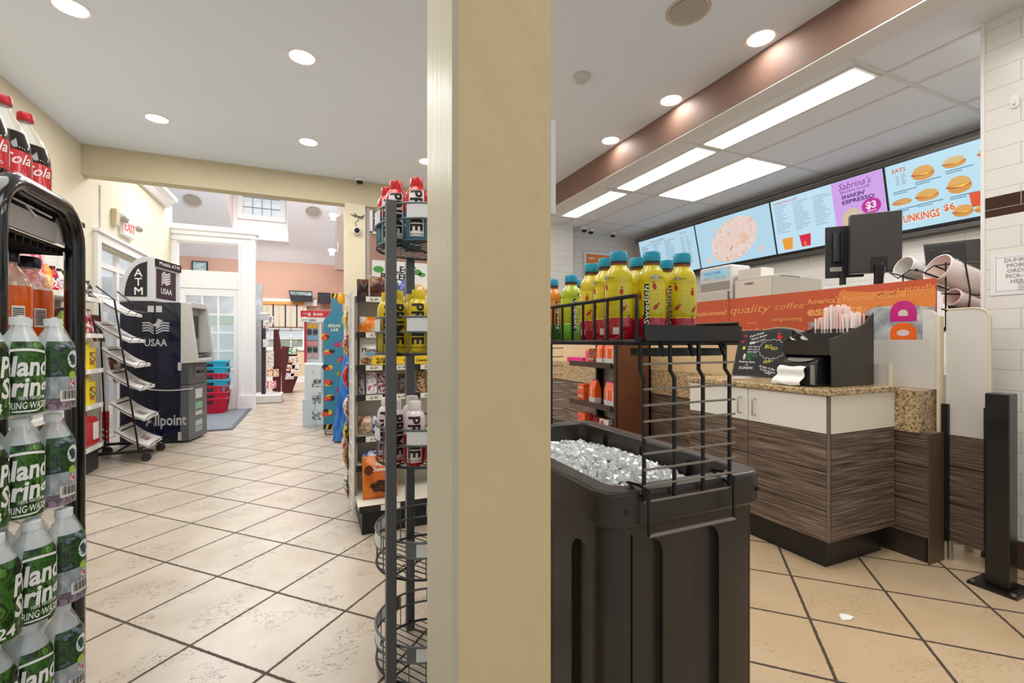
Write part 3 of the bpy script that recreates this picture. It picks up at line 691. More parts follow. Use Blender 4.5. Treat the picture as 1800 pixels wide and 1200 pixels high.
def make_pack():
    p = proto('water_bottle_pack', '', 'water pack', 'shrink wrapped packs of spring water')
    for i in range(6):
        for j in range(2):
            b = bpy.data.objects.new('bottle', me_b); COL.objects.link(b); b.parent = p; b.location = bot_c(i, j); ORG[b.name] = (0, 0, 0)
            c = bpy.data.objects.new('cap', me_c); COL.objects.link(c); c.parent = b
    pr = MB(); zs = [.006, .03, .05, .075, .1, .12, .138, .150]
    N = 60; ss = [SL*6*k/N for k in range(N+1)]
    nb = MB()
    for k in range(-6, N):
        for q in range(len(zs)-1):
            if k < 0:   # wrap round the far corner
                def Q(kk, z):
                    a = math.radians(62)+(-kk)*math.radians(12); return bot_c(0, 0)+FN*((RW+.004)*math.cos(a))+FD*((RW+.004)*math.sin(a))+Vector((0, 0, z))
                P4 = [Q(k, zs[q]), Q(k+1, zs[q]), Q(k+1, zs[q+1]), Q(k, zs[q+1])]
            else: P4 = [surf(ss[k], zs[q]), surf(ss[k+1]-1e-5, zs[q]), surf(ss[k+1]-1e-5, zs[q+1]), surf(ss[k], zs[q+1])]
            first = k < 10
            pr.m = (3 if q == 0 else 2 if q <= 2 else 1) if first else 0
            pr.add(P4[::-1], [(0, 1, 2, 3)])
    band = pr.build('printed_wrap', [forest, forest2, river, heather], p, smooth=80)
    fl = MB(); z2 = [.150, .160, .172, .19, .203]
    for k in range(N):
        for q in range(4):
            fl.add([surf(ss[k+1]-1e-5, z2[q]), surf(ss[k], z2[q]), surf(ss[k], z2[q+1]), surf(ss[k+1]-1e-5, z2[q+1])], [(0, 1, 2, 3)])
    g = [surf(ss[k], .203) for k in range(N+1)]
    for k in range(N): fl.add([g[k+1], g[k], g[k]-FN*.10, g[k+1]-FN*.10], [(0, 1, 2, 3)])
    fl.build('shrink_film', film, p, smooth=80)
    t = MB()
    def tf(st, size, s1, z, width=None, bold=.02, shear=.12, rise=.0):
        # right end of the writing at arc length s1
        t.textfn(st, size, lambda x, y, w_: surf(s1+(w_-x), z+y+rise*(x-w_/2), .0008), bold, shear, width)
    tf('Poland', .054, SL*1.17, .083, SL*1.32, .03); tf('Spring', .052, SL*1.17, .043, SL*1.30, .03)
    tf('100% NATURAL', .010, SL*1.3, .035, SL*.55, .01); tf('SPRING WATER', .019, SL*1.2, .017, SL*.95, .012)
    tf('24', .028, SL*2.45, .013, None, .02)
    ar = [(SL*1.25+SL*1.0*i/14, .128+.006*math.sin(PI*i/14)) for i in range(15)]
    for i in range(14): t.add([surf(ar[i+1][0], ar[i+1][1]-.0025, .0008), surf(ar[i][0], ar[i][1]-.0025, .0008), surf(ar[i][0], ar[i][1]+.0025, .0008), surf(ar[i+1][0], ar[i+1][1]+.0025, .0008)], [(0, 1, 2, 3)])
    for i in range(14):
        z_ = lambda i: .012+.03*max(0, 1-i/7.)**1.5
        t.add([surf(SL*1.12+SL*.85*(i+1)/14, z_(i+1)-.0015, .0008), surf(SL*1.12+SL*.85*i/14, z_(i)-.0015, .0008), surf(SL*1.12+SL*.85*i/14, z_(i)+.0015, .0008), surf(SL*1.12+SL*.85*(i+1)/14, z_(i+1)+.0015, .0008)], [(0, 1, 2, 3)])
    t.build('lettering', wink, band)
    bd = MB()
    s0, z0 = SL*.40, .112
    bd.add([surf(max(0, s0-.013*math.cos(2*PI*i/16)), z0+.019*math.sin(2*PI*i/16), .0008) for i in range(16)], [tuple(range(16))])
    b1 = bd.build('badge', M('badge_white', '#E9EFF2', .4), band)
    t = MB(); t.textfn('drop', .009, lambda x, y, w_: surf(s0+w_/2-x, .115+y, .0014), .02); t.textfn('HYDRATE', .0055, lambda x, y, w_: surf(s0+w_/2-x, .107+y, .0014), .02); t.textfn('REUSE', .0055, lambda x, y, w_: surf(s0+w_/2-x, .100+y, .0014), .02)
    t.build('lettering', M('blue_grey_ink', '#3C5A78', .5), b1)
    bd = MB(); bd.add([surf(max(0, s0+.002-.008*math.cos(2*PI*i/12)), .078+.0085*math.sin(2*PI*i/12), .0008) for i in range(12)], [tuple(range(12))]); bd.build('recycle_badge', M('lime_badge', '#A9C64A', .4), band)
    bd = MB(); bd.add([surf(max(0, s0+.002-.007*math.cos(2*PI*i/12)), .060+.0075*math.sin(2*PI*i/12), .0008) for i in range(12)], [tuple(range(12))]); bd.build('flag_badge', busy('flag_badge', ['#C9565C', '#E9E4E2', '#6A7FA8'], 200, .4), band)
    bd = MB(); bd.add([surf(SL*(.30+.42*i/4), z, .0008) for z in (.022, .046) for i in range(5)], [(i+1, i, i+5, i+6) for i in range(4)]); b2 = bd.build('barcode_panel', M('barcode_paper', '#E6E2DA', .5), band)
    t = MB()
    for i in range(12):
        s_ = SL*(.33+.36*i/12); w_ = SL*.36/12*(.35 if i % 3 else .7); t.add([surf(s_+w_, .027, .0014), surf(s_, .027, .0014), surf(s_, .045, .0014), surf(s_+w_, .045, .0014)], [(0, 1, 2, 3)])
    t.build('barcode', ink, b2)
    return p
pack = make_pack()
C0 = Vector((-.515, 1.30, 0))
for k, (z, dx, dy, lab) in enumerate(((.97, 0, 0, 'topmost pack in the tall stack of wrapped spring water beside the black rack'), (.765, .0, 0, 'second pack from the top of the spring water stack, just under the topmost'),
        (.56, .022, -.012, 'middle pack of the spring water stack, pushed out past those above'), (.355, .018, -.01, 'fourth pack down the spring water stack, its lettering partly cut off'), (.15, .01, 0, 'lowest pack of the spring water stack on the dolly'))):
    put(pack, (C0.x+dx, C0.y+dy, z), R.uniform(-.02, .02), lab)
dl = thing('dolly', 'black wheeled dolly under the stack of spring water packs', 'dolly', (-.6, 1.25, 0))
A = Vector((C0.x, C0.y, 0))
MB().obox(A+FD*.03+FN*.03+Vector((0, 0, .11)), -FD*.40, -FN*.13, (0, 0, .04)).build('deck', black, dl)
for i, j in ((0, 0), (4.6, 0), (0, 1), (4.6, 1)):
    c = A+bot_c(i, j)+Vector((0, 0, .055)); q = MB(); q.cyl(c-FN*.012, c+FN*.012, .05, n=20); wh = q.build('caster', M('grey_rubber_wheel', '#4C4A48', .5), dl, smooth=40)

# ================================================================ gondola along the left wall
gd = thing('wall_gondola', 'white shelf unit along the cream wall, full of drinks and car care goods', 'shelf unit', (-1.88, 3.9, 0))
SH = (1.487, 1.18, .877, .575, .22)
MB().box(-2.04, -2.02, 2.6, 5.18, .02, 1.9).build('back_panel', whitem, gd)
for z in SH:
    s = MB().box(-2.02, -1.72, 2.6, 5.18, z-.025, z).build('shelf', whitem, gd)
    r_ = MB(); r_.box(-1.72, -1.712, 2.6, 5.18, z-.03, z+.008); pr_ = r_.build('price_rail', M('rail_white', '#DAD8D2', .4), s)
    for i in range(6): y = 5.14-i*.22; MB().box(-1.712, -1.7105, y-.05, y, z-.024, z+.002).build('price_tag', M('tag_paper', '#F3F1EA', .6), s)
MB().box(-2.02, -1.74, 2.6, 5.16, .0, .18).build('kick_plate', M('dark_kick', '#2A2A2C', .5), gd)
MB().box(-2.03, -1.99, 5.14, 5.18, 0, 1.9).build('upright', whitem, gd)
def drink(name, body, cap, label, r=.033, h=.21, lab2=None):
    p = proto(name, '', 'bottle', None)
    MB().lathe([(0, 0), (r*.9, 0), (r, .006), (r, h*.6), (r*.9, h*.7), (r*.45, h*.86), (r*.42, h*.93)], n=18, cap=False).build('bottle_body', body, p, smooth=50)
    MB().lathe([(r*1.02, h*.18), (r*1.02, h*.55)], n=18, cap=False).build('label_band', label, p, smooth=60)
    MB().lathe([(0, h*.9), (r*.5, h*.9), (r*.5, h), (0, h)], n=14, cap=False).build('cap', cap, p, smooth=40)
    return p
OJ = M('amber_drink', '#F19A2B', .25); RD = M('berry_drink', '#B3122E', .2); DK = M('dark_drink', '#2A1420', .2); GR = M('green_drink', '#8AA53A', .25); WT = M('white_drink', '#E6DED8', .3)
ya = busy('yellow_label', ['#F3B64A', '#F6E9C4', '#D9602B'], 40); rl = busy('red_white_label', ['#C21E36', '#F0E9EA', '#2E3E86', '#D8404E'], 50); gl = busy('green_label', ['#5B7A2A', '#C7D46A', '#E9E6C8'], 40); dkl = busy('dark_label', ['#3A2030', '#C9C2C0', '#7B2034'], 60)
bots = [(drink('sauce_bottle', OJ, whitem, ya, .042, .22), 4.42, 'squeeze bottle with an orange label on the top wall shelf'), (drink('soda_bottle', RD, M('maroon_cap', '#5A1524', .4), rl, .036, .20), 4.53, 'berry red drink bottle on the top wall shelf'),
        (drink('soda_bottle', WT, M('dark_cap', '#2A1A20', .4), rl, .033, .195), 4.63, 'pale drink bottle with a red patterned label on the top wall shelf'), (drink('soda_bottle', DK, M('teal_cap', '#1E3A34', .4), dkl, .033, .19), 4.71, 'dark drink bottle with a green cap on the top wall shelf'),
        (drink('soda_bottle', WT, M('navy_lid', '#23253F', .4), dkl, .033, .19), 4.79, 'pale drink bottle with a dark speckled label on the top wall shelf'), (drink('sauce_bottle', WT, M('grey_cap', '#4A4646', .4), dkl, .034, .17), 5.02, 'stubby bottle with a dark label near the shelf unit end'),
        (drink('sauce_bottle', DK, M('grey_cap', '#4A4646', .4), dkl, .034, .16), 5.11, 'dark stubby bottle at the very end of the top wall shelf')]
for p, y, lab in bots: put(p, (-1.80, y, 1.488), facing(-1.8, y), lab)
o = MB().box(-1.95, -1.76, 4.10, 4.34, 1.488, 1.75).build('snack_box', busy('pink_pack', ['#E0566A', '#F2C2C8', '#D9364E'], 14), None, bevel=.02); tag(o, 'pink carton on the top wall shelf behind the orange soda', 'box')
for k, (y, mtl, lab) in enumerate(((4.66, GR, 'green drink bottle on the second wall shelf by the rack post'), (4.76, OJ, 'amber drink bottle on the second wall shelf'), (4.85, RD, 'red drink bottle on the second wall shelf'))):
    p = drink('soda_bottle', mtl, M('navy_lid', '#23253F', .4), (gl, ya, rl)[k], .036, .2); put(p, (-1.79, y, 1.181), facing(-1.79, y), lab)
mags = [(4.95, ['#D9CFC8', '#8A2E36', '#3A3A3E', '#F0ECE8']), (5.02, ['#E9E4E0', '#B8323E', '#5A5A60']), (5.09, ['#E9E4E4', '#C9525E', '#44464A', '#F6F2F0'])]
for k, (y, c) in enumerate(mags):
    o = MB().obox((-1.98, y, 1.182), (.22, .015, 0), (0, .035, 0), (-.03, 0, .22)).build('carton', busy('magazine%d' % k, c, 18)); tag(o, ('first', 'second', 'last')[k]+' slim printed carton leaning on the second wall shelf end', 'carton')
def jug(y, z, lab, h=.24, col=yellow):
    t = thing('oil_jug', lab, 'jug', (-1.80, y, z))
    MB().prism(rrect(-1.87, -1.75, y-.09, y+.09, .03), 'z', z+.0005, z+h*.78).build('body', col, t, smooth=40)
    MB().prism(rrect(-1.86, -1.76, y-.08, y-.01, .02), 'z', z+h*.78, z+h*.9).build('shoulder', col, t, smooth=40)
    MB().tube([(-1.81, y+.0, z+h*.8), (-1.81, y+.05, z+h*.98), (-1.81, y+.085, z+h*.8)], .011, 8).build('handle', col, t, smooth=60)
    MB().cyl((-1.81, y-.045, z+h*.9), (-1.81, y-.045, z+h), .024, n=16).build('cap', M('jug_cap', '#3A3550', .4), t, smooth=40)
    q = MB(); q.rect((-1.7495, y-.06, z+.04), AY, AZ, 0, .12, 0, .11); l_ = q.build('label', busy('oil_label', ['#E9D94A', '#4A3A2A', '#D9562B', '#F0E9C8'], 35), t)
jug(5.075, .878, 'yellow jug with a slanted handle on the third wall shelf')
jug(5.075, .576, 'yellow jug with dark print on the wall shelf above the red fuel can', .25)
fc = thing('fuel_can', 'red plastic fuel can with a black cap on the lowest wall shelf', 'can', (-1.84, 5.0, .22))
y0 = 4.85
MB().prism([(y0, .221), (y0+.30, .221), (y0+.32, .25), (y0+.32, .42), (y0+.26, .47), (y0+.05, .50), (y0, .46)], 'x', -1.98, -1.735).build('body', red, fc, bevel=.018)
MB().cyl((-1.85, y0+.12, .49), (-1.85, y0+.12, .545), .045, n=20).build('cap', black, fc, smooth=40)
MB().rect((-1.7345, y0+.19, .27), AY, AZ, 0, .11, 0, .15).build('label', busy('can_label', ['#F0EDE8', '#E6E0DA', '#8A8A8A'], 50), fc)
MB().tube([(-1.82, y0+.17, .49), (-1.82, y0+.2, .53), (-1.82, y0+.27, .50), (-1.82, y0+.29, .46)], .014, 8).build('handle', red, fc, smooth=60)
sp_ = thing('display_pole', 'white wrapped pole with red striped foot beside the newspaper stand', 'pole', (-1.965, 6.0, 0))
MB().box(-1.985, -1.945, 5.98, 6.02, 0, 1.42).build('sleeve', M('glossy_white_film', '#E8ECEE', .2, bump=(30, .4)), sp_, bevel=.012)
MB().box(-1.9875, -1.9425, 5.9775, 6.0225, .0, .40).build('foot', red, sp_)
t = MB()
for k in range(3): t.pl((-1.9875, 5.977, .10+k*.055), AX, AZ, [(0, 0), (.045, -.03), (.045, -.012), (0, .018)], .0006)
t.build('stripe', wink, sp_)

# ================================================================ newspaper stand
ns = thing('newspaper_stand', 'black wire tiered newspaper stand on casters in front of the cash machine', 'stand', (-1.7, 5.5, 0))
ZF = [(-1.58, 1.37), (-1.56, 1.115), (-1.51, .88), (-1.475, .665), (-1.445, .38), (-1.415, .125)]
ya_, yb_ = 5.26, 5.74
for y in (ya_, yb_):
    MB().tube([(-1.79, y, 1.62), (-1.66, y, 1.50), (-1.48, y, .10)], .0075, 6).build('side_rail', blackm, ns)
    MB().tube([(-1.93, y, 1.55), (-1.88, y, .10)], .007, 6).build('rear_rail', blackm, ns)
    MB().tube([(-1.93, y, .10), (-1.37, y, .10)], .014, 8).build('base_rail', blackm, ns)
for x in (-1.86, -1.66, -1.5): MB().tube([(x, ya_, .10), (x, yb_, .10)], .01, 6).build('cross_rail', blackm, ns)
for x, y in ((-1.43, ya_+.02), (-1.43, yb_-.02), (-1.86, ya_+.02), (-1.86, yb_-.02)):
    q = MB(); q.cyl((x, y-.012, .04), (x, y+.012, .04), .04, n=18); c_ = q.build('caster', M('dark_wheel', '#2C2C30', .4), ns, smooth=40)
    MB().tube([(x, y, .09), (x, y, .04)], .012, 8).build('fork', chrome, c_)
for k, (x, z) in enumerate(ZF):
    bx, bz = x-.25, z+.18
    r_ = MB()
    for y in (ya_+.02, (ya_+yb_)/2, yb_-.02): r_.tube([(bx, y, bz-.012), (x, y, z-.012), (x+.03, y, z+.04)], .0035, 5)
    r_.tube([(x+.03, ya_+.02, z+.04), (x+.03, yb_-.02, z+.04)], .0035, 5); r_.tube([(bx, ya_, bz-.012), (bx, yb_, bz-.012)], .0035, 5)
    r_.build('wire_tray', blackm, ns)
paper = M('newsprint', '#D6D3CE', .8); photo = busy('newsprint_photo', ['#5A5A5E', '#9A9692', '#8A5A5A', '#3A3A40'], 20, .8, vor=False)
ordn = ('topmost', 'second', 'third', 'fourth', 'fifth', 'lowest')
for k, (x, z) in enumerate(ZF):
    t = thing('newspaper', ordn[k]+' newspaper pile on the black tiered stand counting down', 'newspaper', (x-.15, 5.5, z), group='newspapers on the tiered stand')
    N = 6; q = MB(); T = .028
    def pos(u, h_): return (x-.25*u, z+.18*u+.03*math.sin(PI*u*.9)*(-1)+h_)
    up = [pos(i/N, T-.008) for i in range(N+1)]; lo = [pos(i/N, -.008) for i in range(N+1)]
    q.prism(lo+up[::-1], 'y', ya_+.03, yb_-.03); q.build('sheets', paper, t, smooth=40)
    h = MB()
    def S(u, v_, off=.0012): a = pos(u, T-.008+off); return (a[0], ya_+.03+(yb_-ya_-.06)*v_, a[1])
    def strip(u0, u1, v0, v1, m_):
        h.m = m_; n_ = 3
        for i in range(n_):
            a, b = u0+(u1-u0)*i/n_, u0+(u1-u0)*(i+1)/n_; h.add([S(a, v0), S(b, v0), S(b, v1), S(a, v1)], [(0, 1, 2, 3)])
    for c in range(5):
        for l_ in range(14):
            if not (1 <= c <= 2 and l_ < 8): strip(.06+l_*.055, .075+l_*.055, .05+c*.185, .21+c*.185, 0)
    strip(.1+.05*(k % 3), .45, .26+.1*(k % 2), .58+.1*(k % 2), 1); strip(.86, .90, .1, .9, 2)
    h.build('print', [M('grey_print', '#A9A6A4', .8), photo, ink], t)
for k, (x, y, z, lab) in enumerate(((-1.85, 5.5, 1.12, 'glossy magazine standing in the upper wire rack behind the newspapers'), (-1.72, 5.56, .72, 'glossy magazine standing lower behind the newspaper tiers'))):
    o = MB().obox((x, y-.12, z), (0, .24, 0), (-.05, 0, .25), (.008, 0, .002)).build('magazine', busy('magazine_cover%d' % k, [['#D9CFC8', '#7A2A30', '#3A3A3E', '#C9B9AE'], ['#E6DCD6', '#B0564E', '#5A4A48', '#F0ECE8']][k], 9)); tag(o, lab, 'magazine')

# ================================================================ cash machine
am = thing('cash_machine', 'black cash machine with grey fascia and curved white topper by the cream wall', 'cash machine', (-1.33, 6.07, 0), -math.radians(13))
nv = M('navy_black_panel', '#0D0F1C', .16, coat=.5, noise=(1.6, .35, '#171B3A'))
MB().box(-.60, -.012, 0, .42, .004, 1.55).build('body', nv, am, bevel=.006)
fg = M('silver_grey_fascia', '#C6C4C0', .4); dg = M('dark_grey_metal', '#4A4C50', .4)
hood = MB(); prof = [(-.01, .875), (.155, .885), (.16, .92), (.13, 1.15), (.10, 1.42), (.085, 1.54), (-.01, 1.555)]
for a, b in ((0, .035), (.385, .42)): hood.prism(prof, 'y', a, b)
hood.prism([(-.01, 1.50), (.088, 1.50), (.082, 1.56), (-.01, 1.56)], 'y', .03, .39); hood.prism([(-.01, .875), (.16, .885), (.165, .92), (-.01, .96)], 'y', .03, .39)
hood.build('hood', fg, am, bevel=.006)
MB().box(-.01, .012, .035, .385, .95, 1.50).build('screen_recess', M('recess_grey', '#9A9894', .5), am)
MB().box(.013, .018, .08, .34, 1.16, 1.42).build('screen', M('dark_screen', '#2C3036', .15), am)
MB().pl((.03, .04, .965), AY, (.45, 0, .12), [(0, 0), (.34, 0), (.34, .25), (0, .25)]).build('keypad_ledge', M('keypad_dark', '#3A3C42', .4), am)
MB().box(-.012, .075, .0, .42, .64, .872).build('card_panel', dg, am, bevel=.005)
q = MB(); q.box(.075, .08, .12, .33, .72, .83); q.mat(1).box(.08, .10, .16, .30, .76, .785); q.build('card_slot', [M('slot_grey', '#6A6C70', .4), ink], am)
MB().box(-.012, .075, .0, .42, .02, .635).build('cabinet_door', M('graphite_door', '#5E6064', .4, noise=(3, .1)), am, bevel=.005)
for z0, z1, c in ((.47, .58, '#C9C9C7'), (.35, .43, '#7FB08A'), (.28, .325, '#B9C9C0'), (.16, .22, '#A9BEB4'), (.09, .15, '#8FA69C')):
    MB().rect((.0755, .14, 0), AY, AZ, 0, .16, z0, z1, .0008).build('sticker', M('sticker'+c, c, .5), am)
for z in (.03, .80): MB().box(-.03, .0, -.012, 0, z, z+.09).build('hinge', M('hinge_grey', '#B9B9B7', .4), am)
q = MB(); q.box(-.60, -.0, -.001, .0, .004, .02); q.build('plinth', black, am)
t = MB(); t.text('Allpoint', .17, (-.35, -.0018, .20), AX, AZ, .02, width=.40).build('lettering', M('silver_lettering', '#B9BBC0', .4), am); t = MB(); t.text('USAA', .11, (-.36, -.0018, 1.07), AX, AZ, .02, width=.22)
for k in range(4):
    t.pl((-.38, -.0018, 1.20+k*.028), AX, AZ, [(0, .03), (.06, .035), (.11, .0), (.11, .014), (.062, .05), (0, .045)]); t.pl((-.12, -.0018, 1.20+k*.028), AX, AZ, [(0, .03), (-.06, .035), (-.13, .0), (-.13, .014), (-.062, .05), (0, .045)])
t.pl((-.30, -.0026, 1.30), AX, AZ, [(0, 0), (.05, .02), (.07, .07), (.12, .05), (.10, .03), (.08, -.03)])
t.build('logo', M('silver_lettering', '#B9BBC0', .4), am)
q = MB()
for x in (-.33, -.25): q.rect((x, -.0018, 1.44), AX, AZ, 0, .06, 0, .07)
q.build('sticker', M('pale_sticker', '#C9CBCF', .5), am)
MB().tube([(-.34, -.006, .60)]+[(-.34+.46*i/10, -.01, .60-.018*math.sin(PI*i/10)) for i in range(1, 11)], .006, 6).build('cable', M('white_cable', '#D6D6D4', .4), am)
arcp = [(-.62, 1.56), (-.28, 1.56), (-.28, 2.045), (-.36, 2.05)]+[(-.36-.26*math.sin(math.radians(a)), 1.56+.49*math.cos(math.radians(a))) for a in range(10, 86, 12)]
MB().prism(arcp, 'y', .02, .56).build('topper', M('topper_white', '#D9DADF', .4), am, bevel=.008)
q = MB(); q.pl((0, .018, 0), AX, AZ, [(-.565, 1.61), (-.345, 1.61), (-.345, 2.0)]+[(-.36-.205*math.sin(math.radians(a)), 1.60+.385*math.cos(math.radians(a))) for a in range(5, 86, 10)])
dpn = q.build('dark_panel', M('topper_dark', '#23242C', .2, noise=(4, .3)), am)
t = MB()
for k, ch in enumerate('ATM'): t.text(ch, .12, (-.43, .0172, 1.83-k*.10), AX, AZ, .005, align='C')
t.build('lettering', wink, dpn)
q = MB(); q.rect((-.2795, .06, 1.60), AY, AZ, 0, .40, 0, .33, .0012); sg = q.build('sign_panel', M('plum_panel', '#2A2233', .3), am)
t = MB(); t.text('USAA', .09, (-.277, .26, 1.66), AY, AZ, .015, align='C')
for k in range(5): t.pl((-.277, .16, 1.75+k*.028), AY, AZ, [(0, 0), (.05, .04), (.1, .01), (.18, .04), (.18, .055), (.1, .028), (.05, .056), (0, .014)])
t.build('lettering', wink, sg)
q = MB(); q.box(-.28, -.262, .04, .55, 1.95, 2.035); hd = q.build('name_strip', ink, am); t = MB(); t.text('Mobile ATM', .055, (-.2605, .295, 1.975), AY, AZ, .01, align='C', width=.42); t.build('lettering', wink, hd)
# stacked baskets by the door
cy = M('cyan_plastic', '#2FB4D6', .35); mg = M('crimson_plastic', '#D3173F', .35)
def basket(mtl):
    p = proto('shopping_basket', '', 'basket', 'stacked baskets by the glazed door')
    w_, d_, h_ = .46, .32, .22; q = MB()
    lo = [(-w_*.43, -d_*.43), (w_*.43, -d_*.43), (w_*.43, d_*.43), (-w_*.43, d_*.43)]; hi = [(-w_/2, -d_/2), (w_/2, -d_/2), (w_/2, d_/2), (-w_/2, d_/2)]
    q.add([(x, y, 0) for x, y in lo]+[(x, y, h_) for x, y in hi], [(0, 1, 2, 3), (0, 1, 5, 4), (1, 2, 6, 5), (2, 3, 7, 6), (3, 0, 4, 7)])
    q.build('shell', mtl, p)
    rim = MB()
    rim.tube([(-w_/2, -d_/2, h_), (w_/2, -d_/2, h_), (w_/2, d_/2, h_), (-w_/2, d_/2, h_)], .014, 6, closed=True); rim.build('rim', mtl, p)
    rb = MB()
    for i in range(7):
        x = -w_*.42+w_*.84*i/6; rb.obox((x-.006, -d_*.435, .01), (.012, 0, 0), (0, -.008, 0), (0, -d_*.06, h_-.01))
    for i in range(4): y = -d_*.38+d_*.76*i/3; rb.obox((w_*.435, y-.006, .01), (.008, 0, 0), (0, .012, 0), (w_*.06, 0, h_-.01))
    rb.build('rib', mtl, p)
    g = MB(); g.rect((-.07, -d_/2-.012, h_-.075), AX, AZ, 0, .14, 0, .04); g.rect((w_/2+.012, -.06, h_-.075), AY, AZ, 0, .12, 0, .04); g.build('grip_slot', M('slot_shadow', '#1C2A33', .7), p)
    return p
pc_, pm_ = basket(cy), basket(mg)
for k, (p, nm) in enumerate(((pm_, 'crimson basket at the bottom of the stack by the glazed door'), (pm_, 'crimson basket second from the floor in the stack'), (pm_, 'crimson basket under the lone low blue one'), (pc_, 'blue basket caught between crimson ones in the stack'), (pm_, 'crimson basket just under the two upper blue ones'), (pc_, 'blue basket just under the topmost of the stack'), (pc_, 'blue basket on top of the stack by the glazed door'))):
    put(p, (-1.46+.012*(k % 2), 8.38, .017+k*.096), R.uniform(-.06, .06), nm)
# ================================================================ round wire rack behind the column
CX, CY = .3706, 1.5976
sr = thing('bottle_rack', 'round grey wire rack of tiered drink baskets behind the cream column', 'rack', (CX, CY, 0))
wirem = M('grey_wire', '#6E7276', .35, .5); wired = M('dark_wire', '#3C3E42', .35, .4)
POLES = (221, 97, 340)
for a in POLES:
    a = math.radians(a); px, py = CX+.192*math.cos(a), CY+.192*math.sin(a); u = (-math.sin(a)*.0165, math.cos(a)*.0165)
    n_ = (math.cos(a)*.0165, math.sin(a)*.0165)
    # square tube turned to face the aisle
    MB().prism([(px-.016, py-.016), (px+.016, py-.016), (px+.016, py+.016), (px-.016, py+.016)], 'z', 0, 1.565 if a != math.radians(97) else 1.45).build('pole', greym, sr, bevel=.003)
def circ(r, z, n=56): return [(CX+r*math.cos(2*PI*i/n), CY+r*math.sin(2*PI*i/n), z) for i in range(n)]
def bandseg(mb, r, a0, a1, z0, z1, n=14):
    p = [(CX+r*math.cos(math.radians(a0+(a1-a0)*i/n)), CY+r*math.sin(math.radians(a0+(a1-a0)*i/n))) for i in range(n+1)]
    mb.add([(x, y, z) for z in (z0, z1) for x, y in p], [(i, i+1, n+2+i, n+1+i) for i in range(n)])
LV = (1.44, 1.08, .72, .365, .035)
for k, z in enumerate(LV):
    fl = MB(); fl.tube(circ(.172, z), .0045, 6, closed=True)
    for i in range(-6, 7):
        c = i*.026; hw = math.sqrt(max(0, .172**2-c*c)); a = .6
        fl.tube([(CX+c*math.cos(a)-hw*math.sin(a), CY+c*math.sin(a)+hw*math.cos(a), z), (CX+c*math.cos(a)+hw*math.sin(a), CY+c*math.sin(a)-hw*math.cos(a), z)], .0019, 5)
    fl.tube([(CX-.165*math.cos(.6), CY-.165*math.sin(.6), z-.005), (CX+.165*math.cos(.6), CY+.165*math.sin(.6), z-.005)], .004, 5)
    b = fl.build('basket', wired, sr, smooth=60)
    rg = MB(); rg.tube(circ(.175, z+.118), .004, 6, closed=True); rg.tube(circ(.175, z+.070), .004, 6, closed=True)
    for i in range(20):
        a = math.radians(i*18+4); rg.tube([(CX+.172*math.cos(a), CY+.172*math.sin(a), z), (CX+.172*math.cos(a), CY+.172*math.sin(a), z+.118)], .002, 5)
    rg.build('rim_wire', wirem, b, smooth=60)
    bd = MB()
    for j, a0 in enumerate((236, 112, 352)):
        bd.m = 0; bandseg(bd, .177, a0+(0 if k < 3 else 10), a0+86, z+.072, z+.116)
        if k >= 3: bd.m = 1; bandseg(bd, .177, a0, a0+10, z+.072, z+.116, 3)
    bd.build('label_band', [M('label_band_white', '#E4E8EC', .3), M('label_band_grey', '#5E6468', .4)], b, smooth=80)

# sports drink bottles (each colour a kind)
PR = .0345
def sport(name, cat, low, high, capc, txt, panel, inkm, strip=None, split=None):
    p = proto(name, '', 'bottle', None)
    prof = [(0, 0), (.029, 0), (.0345, .007), (.0345, .06), (.0337, .064), (.0345, .068), (.0348, .10), (.0352, .132), (.0342, .148), (.0308, .161), (.0248, .170), (.0190, .175), (.0175, .178)]
    def rz(z): return next((a[0]+(b[0]-a[0])*(z-a[1])/(b[1]-a[1]) for a, b in zip(prof[6:], prof[7:]) if a[1] <= z <= b[1]), PR)
    ml = [0 if prof[i][1] < (split or 0) else 1 for i in range(len(prof)-1)]
    MB().lathe(prof, n=28, mats=ml, cap=False).build('bottle_body', [low, high], p, smooth=50)
    MB().lathe([(0, .172), (.0195, .172), (.0208, .176), (.0208, .2), (.019, .204), (0, .205)], n=28, cap=False).build('cap', capc, p, smooth=40)
    MB().lathe([(.0178, .166), (.0186, .168), (.0186, .1725)], n=24, cap=False).build('neck_ring', M('neck_ring_dark', '#2B2A30', .4) if capc not in () else capc, p, smooth=60)
    if panel:
        q = MB(); n_ = 10; zz = (.012, .132, .139, .146, .1525, .159); q.add([onc(rz(z)+.0004, (-.72+1.44*i/n_), z) for z in zz for i in range(n_+1)], [(j*(n_+1)+i, j*(n_+1)+i+1, (j+1)*(n_+1)+i+1, (j+1)*(n_+1)+i) for j in range(5) for i in range(n_)])
        q.build('label_panel', panel, p, smooth=80)
    t = MB()
    if txt:
        t.textfn(txt, .054, lambda x, y, w_: onc(rz(.158-x)+.0011, (y-.0185)/PR, .158-x), .03, 0, .13)
        t.textfn('HYDRATION DRINK', .006, lambda x, y, w_: onc(PR+.0009, (x-w_/2)/PR, .016+y), .01)
    return p, t
p_ice, t = sport('sports_drink', 'bottle', M('blue_zone', '#3E86A8', .25, coat=.5), M('red_zone', '#C8121C', .25, coat=.5), red, 'PRIME', M('white_zone', '#E9EAEA', .35), ink, split=.10); t.build('lettering', ink, p_ice)
p_yel, t = sport('sports_drink', 'bottle', M('lemon_zone', '#D9C015', .28, coat=.4), M('lemon_zone', '#D9C015'), M('lemon_cap', '#DFC718', .35), 'PRIME', None, ink, split=0); t.build('lettering', ink, p_yel)
